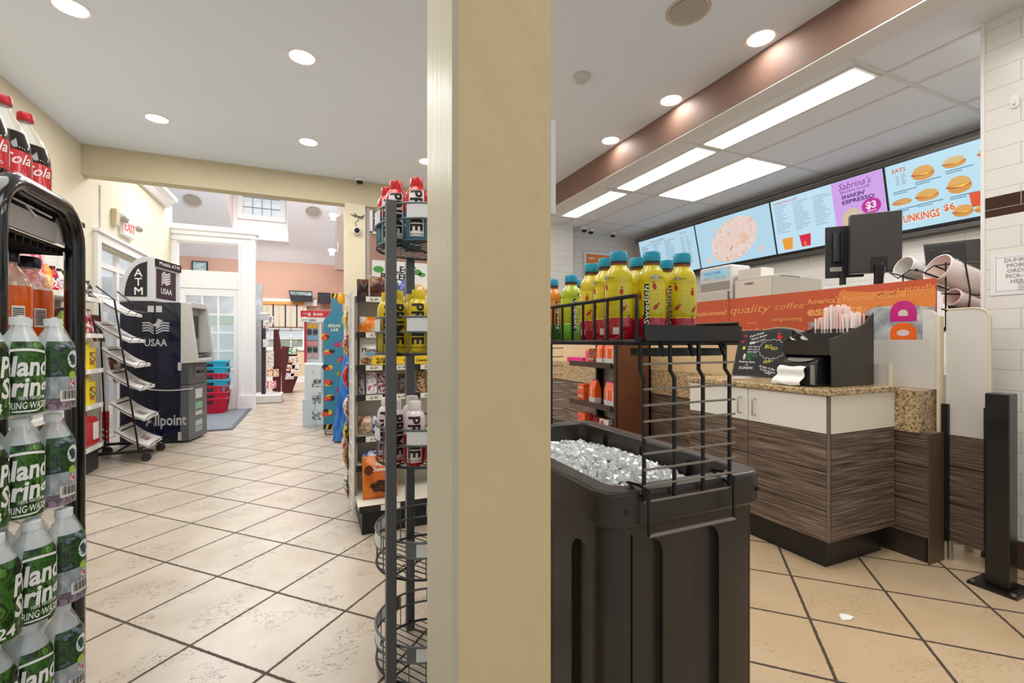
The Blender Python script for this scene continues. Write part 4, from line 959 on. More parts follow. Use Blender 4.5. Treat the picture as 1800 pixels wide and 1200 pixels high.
p_wht, t = sport('sports_drink', 'bottle', M('cherry_zone', '#B60F22', .25, coat=.4), M('frost_zone', '#E9DCDE', .28, coat=.4), M('frost_cap', '#EDE8E8', .4), 'PRIME', M('frost_panel', '#E2C9CE', .4), ink, split=.07); t.build('lettering', ink, p_wht)
ANG = (243, 209, 175, 277, 311)
wordz = {0: 'red capped sports drink', 1: 'all yellow sports drink', 2: 'white capped sports drink'}
spots = ('in the basket front by the column', 'behind the grey rack pole', 'at the outer side of its basket', 'half hidden by the column', 'tucked behind the column in its basket')
lvl = ('in the top rack basket', 'in the second rack basket', 'in the third rack basket')
for k, p in enumerate((p_ice, p_yel, p_wht)):
    for i, a in enumerate(ANG):
        a = math.radians(a+(0, 2, -3)[k]); x, y = CX+.135*math.cos(a), CY+.135*math.sin(a)
        put(p, (x, y, LV[k]+.003), facing(x, y, R.uniform(-.25, .25) if i else -.05), '%s %s, %s' % (wordz[k], lvl[k], spots[i]), group='sports drinks in the round rack')
    for i, a in enumerate((150, 20)):
        a = math.radians(a); x, y = CX+.055*math.cos(a), CY+.055*math.sin(a)
        put(p, (x, y, LV[k]+.003), facing(x, y, .5), '%s %s, %s of the inner ones' % (wordz[k], lvl[k], ('outer', 'inner')[i]), group='sports drinks in the round rack')

# ================================================================ centre gondola with its end shelves
cg = thing('snack_gondola', 'white double sided snack shelf unit with wire grid side in the aisle', 'shelf unit', (.7, 3.0, 0))
shelfm = M('warm_white_shelf', '#E3DECF', .45); backm = M('putty_panel', '#CFC8B8', .6)
MB().box(.26, 1.25, 3.14, 3.18, .1, 1.42).build('back_panel', backm, cg)
MB().box(.26, 1.25, 2.76, 3.2, 0, .14).build('kick_plate', ink, cg); MB().box(.36, 1.25, 3.2, 4.4, 0, .14).build('kick_plate', ink, cg)
SZ = (1.399, 1.177, .973, .787, .53, .35)
for z in SZ:
    s = MB().box(.25, 1.25, 2.96, 3.14, z-.022, z-.004).build('shelf', shelfm, cg)
    MB().box(.245, 1.25, 2.945, 2.96, z-.034, z+.002).build('price_rail', M('rail_black', '#1B1A1A', .4), s)
    for i in range(5):
        x = .30+i*.17; t = MB().box(x, x+.10, 2.943, 2.945, z-.033, z); t.mat(1).text('$1.%d9' % R.randint(2, 9), .02, (x+.05, 2.9425, z-.024), AX, AZ, .01, align='C')
        t.build('price_tag', [M('tag_cream', '#E4DFD2', .6), ink], s)
bd_ = MB().box(.24, 1.25, 2.72, 3.14, .150, .168).build('base_deck', shelfm, cg)
MB().box(.24, 1.25, 2.712, 2.72, .142, .178).build('price_rail', M('rail_black', '#1B1A1A', .4), bd_)
for x in (.36, .75): MB().box(x, x+.11, 2.710, 2.712, .144, .176).build('price_tag', M('tag_cream', '#E4DFD2', .6), bd_)
for x in (.232, .24):
    pass
MB().box(.238, .252, 2.965, 3.14, .15, 1.40).build('end_panel', M('end_panel_putty', '#948C7E', .6), cg)  # darker putty, so the white wires stand out
gr = MB()
for y in (2.93, 2.985, 3.04, 3.095, 3.15): gr.tube([(.224, y, .06), (.224, y, 1.44)], .008 if y in (2.93, 3.15) else .004, 6)
for i in range(15): z = .1+i*.095; gr.tube([(.224, 2.93, z), (.224, 3.15, z)], .0045, 5)
gr.build('wire_grid', whitem, cg, smooth=60)
MB().box(.50, .52, 3.18, 4.4, .14, 1.4).build('side_panel', M('dark_putty', '#8F8778', .7), cg)  # a darker putty than the back panel
for z in (1.40, .95, .55): MB().box(.36, 1.25, 3.2, 4.4, z-.02, z).build('side_shelf', shelfm, cg)
sgn = thing('bakery_sign', 'white bakery promotion board with green and blue pictures above the snack shelves', 'sign', (.75, 3.15, 1.4))
MB().box(.36, 1.15, 3.13, 3.14, 1.40, 1.66).build('board', M('sign_white', '#EEEDE6', .5), sgn)
t = MB(); t.text('SELECT', .062, (.447, 3.129, 1.585), AX, AZ, .025); t.build('lettering', ink, sgn); t = MB(); t.text('BAKERY', .062, (.415, 3.129, 1.535), AX, AZ, .025); t.build('lettering', ink, sgn)
q = MB(); q.ell((0, 3.129, 0), AX, AZ, .66, 1.595, .028, .02); q.ell((0, 3.129, 0), AX, AZ, .69, 1.58, .025, .015); q.ell((0, 3.129, 0), AX, AZ, .40, 1.60, .035, .022); q.build('leaf_print', M('leaf_green', '#4E9A4C', .5), sgn)
q = MB(); q.ell((0, 3.129, 0), AX, AZ, .50, 1.48, .035, .05); q.build('blue_print', M('print_blue', '#3A86B8', .5), sgn)

def bag(x0, x1, z0, h, y, cols, label, cat='bag', name='snack_bag', th=.06, lean=0., scale=28, letter=None, lcol=None, vor=True):
    """a pillow bag standing against the shelf back: crimped top and bottom, belly in the middle"""
    t = thing(name, label, cat, ((x0+x1)/2, y, z0))
    nx, nz = 8, 10; q = MB(); pts = []
    def P(i, k, sgn):
        u, v_ = i/nx, k/nz; e = math.sin(PI*u)**.6*math.sin(PI*min(1, max(0, (v_-.03)/.94)))**.6
        wob = .004*math.sin(9*u+5*v_+x0*40)
        return (x0+(x1-x0)*(u+(.02*math.sin(v_*7+x0*30) if 0 < i < nx else 0)), y+lean*v_*h+sgn*(th/2*e+.001)+wob*e, z0+h*v_)
    for sgn in (-1, 1):
        b = len(q.v); q.add([P(i, k, sgn) for k in range(nz+1) for i in range(nx+1)], [((k*(nx+1)+i), (k*(nx+1)+i+1), ((k+1)*(nx+1)+i+1), ((k+1)*(nx+1)+i))[::1 if sgn < 0 else -1] for k in range(nz) for i in range(nx)])
    q.build('pouch', busy('pack_'+'_'.join(c.strip('#') for c in cols)+str(scale), cols, scale, .28, vor, bumpy=.1), t, smooth=70)
    if letter:
        e = MB()
        for st, s, dz in letter: e.text(st, s, ((x0+x1)/2, y-th/2-.008+lean*dz*h, z0+dz*h), AX, AZ, .02, align='C')
        e.build('lettering', lcol or ink, t)
    return t
BR = ['#3A1E14', '#6B3A24', '#A9825E', '#D9D2CC']
bag(.255, .325, 1.40, .115, 3.03, ['#2A1A18', '#5A3828', '#CFC8C2'], 'clear bag of dark buns on the top end shelf by the wire grid', name='bakery_bag', scale=22)
bag(.335, .425, 1.40, .135, 3.02, BR, 'clear bag of brown rolls in the middle of the top end shelf', name='bakery_bag', scale=18)
bag(.43, .505, 1.40, .12, 3.03, ['#4A2418', '#7A4A2C', '#8A5A3A', '#C9B8A8'], 'clear bag of glazed brown rolls on the top end shelf', name='bakery_bag', scale=16)
bag(.51, .60, 1.40, .12, 3.03, ['#5A6AB0', '#E6E6EE', '#C9CCE0'], 'blue and white bag at the top end shelf behind the grey pole', name='bakery_bag', scale=14)
bag(.62, .72, 1.40, .10, 3.04, ['#C9A05E', '#E9D9B8', '#7A4A2C'], 'tan bun bag on the top end shelf behind yellow drinks', name='bakery_bag')
bag(.27, .41, 1.178, .10, 3.02, ['#F0801E', '#F4A85C', '#E9DFD6', '#F6C08A'], 'bright orange snack bag on the second end shelf', scale=16)
bag(.43, .52, 1.178, .12, 3.04, ['#8A1E22', '#2E2A2A', '#C9402E'], 'dark red snack bag on the second end shelf', scale=22)
bag(.54, .66, 1.178, .13, 3.04, ['#2E4E7A', '#E0D0A0', '#3A2A22'], 'blue and straw snack bag on the second end shelf', scale=20)
cookie = bag(.27, .425, .974, .175, 3.01, ['#F1EDE4', '#F4EFE6', '#ECE4D4', '#F5F2EA'], 'white cookie bag with dark writing on the third end shelf', name='cookie_bag', scale=5, letter=[('Montauk', .038, .46)], vor=False)
e = MB(); e.text('FARMHOUSE', .018, (.347, 2.972, .974+.125), AX, AZ, .012, align='C'); e.build('label_print', M('rust_ink', '#9A5A2A', .5), cookie)
q = MB(); q.rect((.30, 2.971, 1.038), AX, AZ, 0, .10, 0, .012); q.build('blue_stripe', M('stripe_blue', '#4AA0C0', .5), cookie)
q = MB(); q.ell((0, 2.97, 0), AX, AZ, .30, 1.0, .03, .02); q.ell((0, 2.9695, 0), AX, AZ, .36, 1.005, .03, .018); q.build('cookie_print', busy('cookie_print', ['#6A3A1E', '#B07A44', '#D9A868'], 60, .5), cookie)
bag(.44, .58, .974, .17, 3.05, ['#22306E', '#3E58A8', '#1A1E44'], 'navy blue cookie bag on the third end shelf behind the grey pole', name='cookie_bag', scale=10)
bag(.62, .74, .974, .13, 3.05, ['#5A3A28', '#8A6A4A', '#C9B090'], 'brown snack bag on the third end shelf by the column', scale=18)
sg2 = thing('price_sign', 'yellow shelf sign with large black price writing on the third end shelf', 'sign', (.5, 2.94, .975))
MB().box(.335, .80, 2.938, 2.942, .975, 1.03).build('card', M('sign_yellow', '#EBC41E', .5), sg2)
t = MB(); t.text('2/$3', .045, (.36, 2.937, .986), AX, AZ, .025); t.build('lettering', ink, sg2); t = MB(); t.text('OREO Cakesters', .026, (.53, 2.937, .992), AX, AZ, .015); t.build('lettering', ink, sg2)
cand = [(.26, .30, .13, ['#3A3444', '#8A8E98', '#B8323E', '#D0D4DA'], 'slim silver and dark candy pouch first on the fourth end shelf'), (.31, .375, .135, ['#E9E7E4', '#D6D9DE', '#C2303C', '#3A5A9A'], 'white candy pouch with red print on the fourth end shelf'),
        (.38, .43, .13, ['#B8BEC8', '#8A1E2C', '#E0E2E6'], 'silver candy pouch with red print on the fourth end shelf'), (.445, .50, .11, ['#2A2420', '#5A6A3A', '#8A7A4A'], 'dark candy pouch with olive print on the fourth end shelf'), (.51, .57, .12, ['#3A2A26', '#6A5A4A', '#2A1E1A'], 'dark brown candy pouch behind the grey pole'),
        (.63, .69, .15, ['#2E2622', '#B89A6A', '#8A3038', '#D9CFC0'], 'gold topped candy pouch by the column on the fourth end shelf'), (.70, .76, .13, ['#E09A2A', '#3A2A20', '#F0C060'], 'amber candy pouch by the column on the fourth end shelf')]
for x0, x1, h_, c, lab in cand: bag(x0, x1, .788, h_, 3.0, c, lab, 'candy', 'candy_pouch', .03, .25, 45)
bag(.262, .36, .531, .115, 3.02, ['#B08A6A', '#D9C0A4', '#8A5A3A', '#E6DCD0'], 'tan pastry bag on the fifth end shelf by the wire grid', scale=20)
bag(.345, .44, .531, .12, 3.0, ['#2E3F8A', '#D9DCE6', '#4A5AA0', '#E9E4E0'], 'blue and white pastry bag on the fifth end shelf', scale=24)
bag(.46, .58, .531, .11, 3.03, ['#8A5A34', '#C9A47A', '#4A2E1E'], 'brown pastry bag on the fifth end shelf behind the pole', scale=22)
tub = thing('pastry_tub', 'low clear domed pastry tub with blue print on the sixth end shelf', 'tub', (.35, 3.0, .351))
MB().lathe([(0, 0), (.06, 0), (.068, .035), (.066, .038)], (.35, 3.02, .351), 28, cap=False).build('tray', M('pastry_tan', '#CFA878', .6), tub, smooth=50)
MB().lathe([(.068, .036), (.062, .06), (.04, .075), (0, .08)], (.35, 3.02, .351), 28, cap=False).build('dome_lid', busy('lid_print', ['#4A5A9A', '#C9CCDC', '#3A3F6A'], 30, .15), tub, smooth=60)
bag(.43, .56, .351, .10, 3.03, ['#6A4A34', '#B08A60', '#3A2A22'], 'brown wrapped pastry on the sixth end shelf behind the pole', scale=25)
don = bag(.275, .48, .169, .245, 2.86, ['#D9761E', '#C8641A', '#E08A30', '#B8541A'], 'big orange bag of mini chocolate donuts on the lowest deck', name='donut_bag', scale=6, letter=[('MINI', .03, .80), ('Donuts', .035, .68)], lcol=wink, th=.09, lean=.25)
q = MB()
for i, (x, z) in enumerate(((.335, .26), (.37, .275), (.405, .27), (.44, .26), (.35, .24), (.39, .235), (.43, .235))): q.ell((0, 2.815+.003*i*0, 0), AX, AZ, x, z, .024, .018, .0008*i)
q.build('donut_print', busy('choc_print', ['#1E100A', '#4A2A1A', '#2E1A10'], 70, .4), don)
q = MB(); q.ell((0, 2.83, 0), AX, AZ, .305, .35, .026, .03); q.build('round_print', M('choc_brown', '#5A2A14', .4), don)
# bags clipped to the grid, aisle side
hang = [(3.26, 1.02, .16, ['#E6E0D8', '#B8242C', '#E9C04A', '#3A3A3A'], 'white and red'), (3.30, .80, .16, ['#B8141E', '#D8262C', '#E9DCD0'], 'bright red'), (3.25, .60, .15, ['#8A4A3A', '#E9E0DA', '#B02A34', '#C9A090'], 'copper and white'),
        (3.24, .43, .16, ['#D8C02A', '#2A2A2A', '#E8D860'], 'yellow and black'), (3.25, .26, .17, ['#A9781E', '#7A521A', '#C9A04A'], 'mustard brown'), (3.25, .08, .16, ['#4A7A34', '#D9D9D4', '#B02830', '#E8D23A'], 'green, white and red'), (3.32, 1.19, .15, ['#D9A62A', '#F0E0B0', '#8A3A2A'], 'golden'), (3.42, .34, .16, ['#C9C4BA', '#C02832', '#2A2A2C'], 'grey and red')]
for y, z, h_, c, nm in hang:
    t = thing('chip_bag', nm+' chip bag clipped to the aisle side of the white wire grid', 'bag', (.18, y, z), group='chip bags on the wire grid')
    q = MB(); nx, nz = 6, 8
    for sgn in (-1, 1):
        q.add([(.207+sgn*(.018*math.sin(PI*i/nx)**.6*math.sin(PI*k/nz)**.6+.001)-.006*math.sin(k*.8+y*9), y-.07+.14*i/nx, z+h_*k/nz) for k in range(nz+1) for i in range(nx+1)], [(k*(nx+1)+i, k*(nx+1)+i+1, (k+1)*(nx+1)+i+1, (k+1)*(nx+1)+i) for k in range(nz) for i in range(nx)])
    q.build('pouch', busy('chip_'+nm[:6], c, 20, .25, bumpy=.1), t, smooth=70)
    MB().tube([(.224, 3.15, z+h_+.012), (.21, y-.02, z+h_+.012), (.207, y, z+h_-.01)], .003, 5).build('clip', chrome, t)

# ================================================================ blue cardboard display, wrapped bundle, checkout
bs = thing('cardboard_display', 'tall teal cardboard toy display covered in bright stickers beside the snack gondola', 'display', (.26, 6.15, 0))
teal = M('teal_card', '#3A86A6', .6, noise=(12, .1))
MB().prism([(.12, .02), (.385, .02), (.385, 1.42), (.34, 1.50), (.335, 1.72), (.215, 1.72), (.21, 1.50), (.12, 1.38)], 'y', 6.10, 6.16).build('panel', teal, bs)
q = MB(); q.m = 0; q.rect((.215, 6.0985, 1.66), AX, AZ, 0, .12, 0, .06); q.rect((.12, 6.0985, .03), AX, AZ, 0, .265, 0, .06); q.m = 1
for x in (.23, .28): q.pl((x, 6.0978, 1.66), AX, AZ, [(0, 0), (.025, 0), (.045, .06), (.02, .06)])
for x in (.14, .21, .28, .34): q.pl((x, 6.0978, .03), AX, AZ, [(0, 0), (.025, 0), (.045, .06), (.02, .06)])
q.build('hazard_stripe', [ink, M('hazard_yellow', '#D9C21E', .5)], bs)
t = MB(); t.text('BREAK', .05, (.25, 6.098, 1.30), AX, AZ, .02, align='C'); t.text('LAB', .05, (.25, 6.098, 1.25), AX, AZ, .02, align='C'); t.build('lettering', M('pale_ink', '#E9E4C0', .5), bs)
cs = 6; stk = [M('stk%d' % i, c, .5) for i, c in enumerate(('#C0286E', '#E6C22A', '#2A2430', '#D9562A', '#8A3A9A', '#6AA83A'))]
for k in range(12):
    q = MB()
    x = .17+.15*(k % 2)+R.uniform(-.02, .02); z = 1.18-k*.095
    for j in range(4): q.m = (k*3+j) % cs; q.ell((0, 6.0985, 0), AX, AZ, x+R.uniform(-.03, .03), z+R.uniform(-.022, .022), R.uniform(.03, .05), R.uniform(.02, .036), .0008*j, 9)
    q.build('sticker', stk, bs)
MB().tube([(.14, 6.12, .01), (.14, 5.86, .01), (.36, 5.86, .01), (.36, 6.12, .01)], .006, 6).build('wire_foot', black, bs)
for k in range(4):
    MB().tube([(.13, 6.12, .25+k*.16), (.02, 6.10, .25+k*.16), (.0, 6.1, .28+k*.16)], .004, 5).build('hook', chrome, bs)
for k in range(3):
    o = MB().box(-.01, .09, 6.07, 6.09, .16+k*.2, .26+k*.2).build('toy_packet', busy('toy_packet', ['#D9DDE0', '#8A9298', '#3A4248', '#F2F4F4'], 30, .3)); tag(o, ('lowest', 'middle', 'upper')[k]+' pale blister packet on the hooks of the teal display', 'packet', 'packets on the teal display')
fb = thing('wrapped_bundle', 'long blue foil wrapped bundle leaning between teal display and snack gondola', 'bundle', (.28, 5.45, 0))
q = MB(); n_ = 14; rings = []
for k in range(17):
    u = k/16; cx = .285+.085*u; cz = .02+1.1*u; r = .075*(1-.75*u)+.008
    rings.append([(cx+r*(1+.22*math.sin(i*2.6+k*.9))*math.cos(2*PI*i/n_), 5.45+r*(1+.22*math.cos(i*3.1+k*.7))*math.sin(2*PI*i/n_), cz) for i in range(n_)])
q.add([p for r_ in rings for p in r_], [(k*n_+i, k*n_+(i+1) % n_, (k+1)*n_+(i+1) % n_, (k+1)*n_+i) for k in range(16) for i in range(n_)])
q.build('foil_wrap', busy('blue_foil', ['#123A7A', '#2A6AC0', '#3E8AD8', '#1A2A5A'], 9, .2, vor=False, stretch=(1, 1, .35), bumpy=.4), fb, smooth=50)
MB().tube([(.36, 5.45, .02), (.385, 5.45, 1.62)], .007, 6).build('pole', black, fb)
gv = thing('yellow_pouch', 'small crumpled yellow pouch clipped high beside the teal display', 'pouch', (.32, 5.75, 1.62)); MB().sphere((.305, 5.75, 1.63), .045, 10, 8, sz=1.6, sy=.5).build('pouch', M('amber_pouch', '#E8A61E', .4, bump=(40, .5)), gv, smooth=60); MB().tube([(.305, 5.75, 1.69), (.36, 5.6, 1.66), (.383, 5.46, 1.6)], .003, 5).build('tie', black, gv)
ck = thing('checkout_kiosk', 'white panelled end of the checkout counter before the phone card rack', 'counter', (.02, 6.75, 0))
MB().box(-.10, .13, 6.6, 7.6, 0, .82).build('body', M('kiosk_white', '#DCE1E6', .45), ck, bevel=.008)
MB().box(-.125, .02, 6.57, 6.6, .0, .36).build('side_board', M('kiosk_pale', '#CDDBE4', .4), ck)
MB().box(.06, .10, 6.55, 6.6, .45, .8).build('edge_strip', white, ck)
lr = thing('phone_card_rack', 'red and white rack of hanging cards with a red header on the checkout', 'rack', (.02, 7.2, .82))
MB().box(-.09, .25, 7.18, 7.22, .82, 1.42).build('panel', M('rack_panel', '#D9DDE0', .5), lr)
for x in (-.10, .10, .24): MB().box(x-.014, x+.014, 7.13, 7.2, .82, 1.44).build('upright', M('crimson_upright', '#C42340', .4) if x < .05 else M('pale_upright', '#E4E4EA', .4), lr)
hd = MB().box(-.16, .28, 7.10, 7.14, 1.47, 1.56).build('header', M('header_red', '#CF2A34', .4), lr); t = MB(); t.text('$ 500', .055, (.03, 7.098, 1.49), AX, AZ, .02, align='C', width=.2); t.build('lettering', wink, hd); t = MB(); t.text('WIN UP TO', .022, (-.13, 7.098, 1.51), AX, AZ, .01, width=.07); t.build('lettering', wink, hd)
h2 = MB().box(-.16, .27, 7.10, 7.14, 1.40, 1.455).build('sub_header', M('header_white', '#E9EBEE', .4), lr); t = MB(); t.text('500', .04, (-.05, 7.098, 1.41), AX, AZ, .02, width=.09); t.build('lettering', M('navy_ink', '#2A3350', .5), h2); t = MB(); t.text('BONUS', .02, (-.14, 7.098, 1.42), AX, AZ, .01); t.build('lettering', M('navy_ink', '#2A3350', .5), h2)
q = MB()
for k, c in enumerate(('#E8A81E', '#3A3A44', '#7AA8C8', '#D98A8A', '#2E3A34', '#C9A0A0')):
    q.m = k
    for x in (-.075, .0, .135, .18): q.box(x, x+.062 if x < .1 else x+.036, 7.15, 7.165, 1.31-k*.085, 1.375-k*.085)
q.build('card_row', [M('crd%d' % i, c, .4) for i, c in enumerate(('#E8A81E', '#3A3A44', '#7AA8C8', '#D98A8A', '#2E3A34', '#C9A0A0'))], lr)
# far left rack at the white casing
fr_ = thing('sundries_rack', 'black and maroon peg rack of small packets beyond the white door casing', 'rack', (-.72, 9.6, 0))
MB().box(-.98, -.52, 9.3, 9.8, .0, .16).build('base', M('rack_base', '#D9D6D2', .5), fr_, bevel=.03)
MB().box(-.86, -.80, 9.42, 9.62, .14, 1.55).build('post', M('navy_post', '#20242E', .4), fr_); MB().box(-.9, -.74, 9.4, 9.7, 1.5, 1.64).build('top_box', M('silver_box', '#B9BEC6', .3), fr_, bevel=.02)
mar = M('maroon_card', '#5A1A1E', .6)
MB().prism([(-.70, .18), (-.56, .16), (-.54, .9), (-.6, 1.35), (-.68, 1.35)], 'y', 9.7, 9.74).build('maroon_wing', mar, fr_)
sf = thing('snack_stand', 'maroon floor stand of snack packets under the far window', 'stand', (-.5, 11.2, 0))
MB().prism([(-.62, .0), (-.42, .0), (-.30, .35), (-.33, .98), (-.62, 1.02)], 'y', 11.0, 11.4).build('body', mar, sf)
pk = [(-.78, 9.38, 1.36, '#C9B0AA'), (-.70, 9.38, 1.44, '#9AA0A4'), (-.78, 9.38, 1.02, '#C9CDD0'), (-.70, 9.4, .80, '#A9BCC0'), (-.70, 9.4, .66, '#D0D4D6'), (-.72, 9.42, .48, '#E8883A'), (-.62, 9.42, .47, '#D9A070'), (-.74, 9.42, .26, '#E04A60'), (-.66, 9.42, .26, '#E05A6E')]
for k, (x, y, z, c) in enumerate(pk):
    o = MB().box(x-.05, x+.045, y-.02, y, z, z+.14).build('hanging_packet', busy('pkt%d' % k, [c, '#F0ECEA', c, '#6A5A5A'], 18, .35), None, bevel=.008); tag(o, ('pinkish upper', 'grey upper', 'white blister', 'pale blue', 'silver', 'bright orange', 'tan', 'coral', 'rosy red')[k]+' packet hanging on the black and maroon rack', 'packet', 'packets on the far peg rack')
pk = [(-.40, .84, '#3E9A6A'), (-.40, .66, '#C9A080'), (-.34, .52, '#D9C0A8'), (-.44, .48, '#B0603A'), (-.36, .36, '#E0A878'), (-.46, .3, '#C9B8D0')]
for k, (x, z, c) in enumerate(pk):
    o = MB().obox((x-.09, 10.93, z), (.17, 0, 0), (0, .04, 0), (.02, 0, .14)).build('snack_packet', busy('spk%d' % k, [c, '#F0E6DC', c, '#5A3A34'], 14, .35), None, bevel=.01); tag(o, ('green topmost', 'light brown', 'cream', 'rust', 'peach', 'lilac')[k]+' snack packet on the maroon floor stand', 'packet', 'packets on the maroon stand')
# far wall screens
def monitor(x0, x1, z0, z1, y, lab, skew=0., img=True):
    t = thing('wall_monitor', lab, 'monitor', ((x0+x1)/2, y, (z0+z1)/2))
    MB().pl((0, y, 0), AX, AZ, [(x0, z1), (x0+skew, z0), (x1, z0), (x1-skew*.2, z1)][::-1]).build('bezel', black, t) if False else MB().prism([(x0+skew, z0), (x1, z0), (x1-skew*.3, z1), (x0, z1)], 'y', y, y+.05).build('bezel', black, t)
    if img:
        MB().pl((0, y-.001, 0), AX, AZ, [(x0+.04+skew*.6, z0+.17), (x1-.03, z0+.17), (x1-.04, z1-.03), (x0+.03, z1-.03)]).build('screen', M('security_picture', '#93A0A4', .3, emit=.35, noise=(8, .8, '#3A4448')), t)
    else: MB().pl((0, y-.001, 0), AX, AZ, [(x0+.03, z0+.03), (x1-.03, z0+.03), (x1-.03, z1-.03), (x0+.03, z1-.03)]).build('screen', M('plum_screen', '#2E2632', .25), t)
    MB().tube([((x0+x1)/2, y+.04, (z0+z1)/2), ((x0+x1)/2, 13.8, (z0+z1)/2)], .03, 6).build('wall_bracket', black, t)
    return t
monitor(-.60, .0, 2.20, 2.49, 13.55, 'tilted security monitor with camera pictures on the far pink wall', .06)
monitor(.12, .45, 2.17, 2.47, 13.6, 'dark square monitor on the far pink wall beside the camera screen', 0, False)
pf = thing('framed_picture', 'small black framed seascape seen through the opening above the glazed door', 'picture', (-2.63, 13.78, 3.0))
MB().box(-2.80, -2.46, 13.75, 13.8, 2.86, 3.16).build('frame', black, pf); MB().rect((-2.77, 13.749, 2.89), AX, AZ, 0, .28, 0, .24, .001).build('print', busy('seascape', ['#6A8A94', '#A9BCC0', '#7A8A8A', '#C9D4D6'], 5, .5, vor=False, stretch=(1, 1, 4)), pf)
# ================================================================ black ice bin with its wire merchandiser
bx0, bx1, by0, by1, bz = .52, .972, .735, 1.49, .82
ib = thing('ice_bin', 'tall black ribbed plastic bin full of ice next to the cream column', 'bin', (.72, 1.11, 0))
binm = M('bin_plastic', '#38322C', .33, noise=(5, .2, '#2B2622'), bump=(50, .05))
body = MB().prism(rrect(bx0+.012, bx1-.012, by0+.012, by1-.012, .045), 'z', .03, .76).build('shell', binm, ib)
cuts = [MB().prism(rrect(bx0+.055, bx1-.055, by0+.05, by1-.05, .03), 'z', .42, .9)]
def archp(c, w_, zb, zt): return [(c-w_/2, zb), (c+w_/2, zb)]+arc(c, zt-w_/2, w_/2, 0, 180, 12)
for c in (bx0+.115, bx0+.275): cuts.append(MB().prism([(x, z) for x, z in archp(c, .075, .06, .715)], 'y', by0-.02, by0+.027))
for c in (.845, 1.0, 1.16, 1.32): cuts.append(MB().prism(archp(c, .075, .06, .69), 'x', bx0-.02, bx0+.027))
for c in (.90, 1.10, 1.30): cuts.append(MB().prism(archp(c, .09, .06, .70), 'x', bx1-.027, bx1+.02))
for x in (bx0+.068, bx1-.045): cuts.append(MB().box(x, x+.006, by0, by0+.018, .04, .728))
cut(body, cuts); o0 = ORG[ib.name]
body.data.polygons.foreach_set('use_smooth', [True]*len(body.data.polygons)); body.data.set_sharp_from_angle(angle=math.radians(30))
md = body.modifiers.new('edge', 'BEVEL'); md.width = .005; md.segments = 2; md.limit_method = 'ANGLE'; md.angle_limit = math.radians(40)
rim = MB().prism(rrect(bx0, bx1, by0, by1, .05), 'z', .745, bz).build('rim', binm, ib)
cut(rim, [MB().prism(rrect(bx0+.05, bx1-.05, by0+.045, by1-.05, .035), 'z', .7, .9)])
rim.data.polygons.foreach_set('use_smooth', [True]*len(rim.data.polygons)); rim.data.set_sharp_from_angle(angle=math.radians(30))
md = rim.modifiers.new('edge', 'BEVEL'); md.width = .008; md.segments = 3; md.limit_method = 'ANGLE'; md.angle_limit = math.radians(40)
q = MB()
for y in (.93, 1.12, 1.31): q.box(bx1-.062, bx1-.052, y-.006, y+.006, .45, .80)
q.build('inner_rib', binm, ib)
q = MB()
for x in (bx0+.05, bx1-.03): q.cyl((x, by0-.001, .78), (x, by0+.01, .78), .005, n=10)
q.build('bolt_hole', ink, ib)
for x, y in ((bx0+.06, by0+.06), (bx1-.06, by0+.06), (bx0+.06, by1-.06), (bx1-.06, by1-.06)): MB().cyl((x, y-.01, .025), (x, y+.01, .025), .025, n=14).build('caster', M('dark_wheel', '#2C2C30', .4), ib, smooth=40)
# loose ice
icem = M('ice_cubes', '#F7FAFC', .08, trans=.28, coat=1., spec=.8)
q = MB(); rr = random.Random(3)
q.add([(bx0+.056+(bx1-bx0-.112)*i/10, by0+.052+(by1-by0-.104)*j/16, .715+.04*math.sin(PI*i/10)*math.sin(PI*j/16)+.008*math.sin(i*2.1+j*1.7)) for j in range(17) for i in range(11)], [(j*11+i, j*11+i+1, (j+1)*11+i+1, (j+1)*11+i) for j in range(16) for i in range(10)])
for k in range(2300):
    x, y = rr.uniform(bx0+.07, bx1-.07), rr.uniform(by0+.065, by1-.065)
    z = .725+.05*math.sin(PI*(x-bx0)/(bx1-bx0))*math.sin(PI*(y-by0)/(by1-by0))+rr.uniform(0, .02)
    s = rr.uniform(.0045, .0095); m3 = Matrix.Rotation(rr.uniform(0, 6), 3, 'X') @ Matrix.Rotation(rr.uniform(0, 6), 3, 'Y') @ Matrix.Rotation(rr.uniform(0, 6), 3, 'Z')
    q.add([Vector((x, y, z))+m3 @ Vector((a*s*rr.uniform(.7, 1.2), b*s*rr.uniform(.7, 1.2), c*s*.8)) for c in (-1, 1) for b in (-1, 1) for a in (-1, 1)], [(0, 2, 3, 1), (4, 5, 7, 6), (0, 1, 5, 4), (2, 6, 7, 3), (0, 4, 6, 2), (1, 3, 7, 5)])
o = q.build('ice', icem); tag(o, 'heap of loose clear ice chips filling the black bin', 'ice', kind='stuff')
# wire merchandiser hooked over the rim
wm = thing('wire_merchandiser', 'black wire drink shelf hooked onto the rim of the ice bin', 'rack', (.74, 1.1, .8))
gx = (.605, .683, .762, .840); gy = .738
for x in gx:
    MB().tube([(x, gy+.0, 1.115), (x, gy, 1.06), (x-.0, gy-.012, 1.045), (x, gy-.012, .80)], .0043, 8).build('upright', blackm, wm, smooth=60)
q = MB()
for z in (1.075, 1.025, .993, .961, .929, .897, .865, .833, .801): q.tube([(gx[0]-.004, gy-.016, z), (gx[-1]+.012, gy-.016, z)], .0025, 6)
q.build('cross_wire', M('worn_wire', '#8B8378', .35, .5), wm, smooth=60)
for x in (gx[0], gx[-1]-.002):
    MB().tube([(x, gy-.012, .81), (x-.005, gy+.035, .828), (x, gy+.0, .829), (x+.004, gy-.022, .825), (x+.004, gy-.022, .735)], .0036, 8).build('hook', blackm, wm, smooth=60)
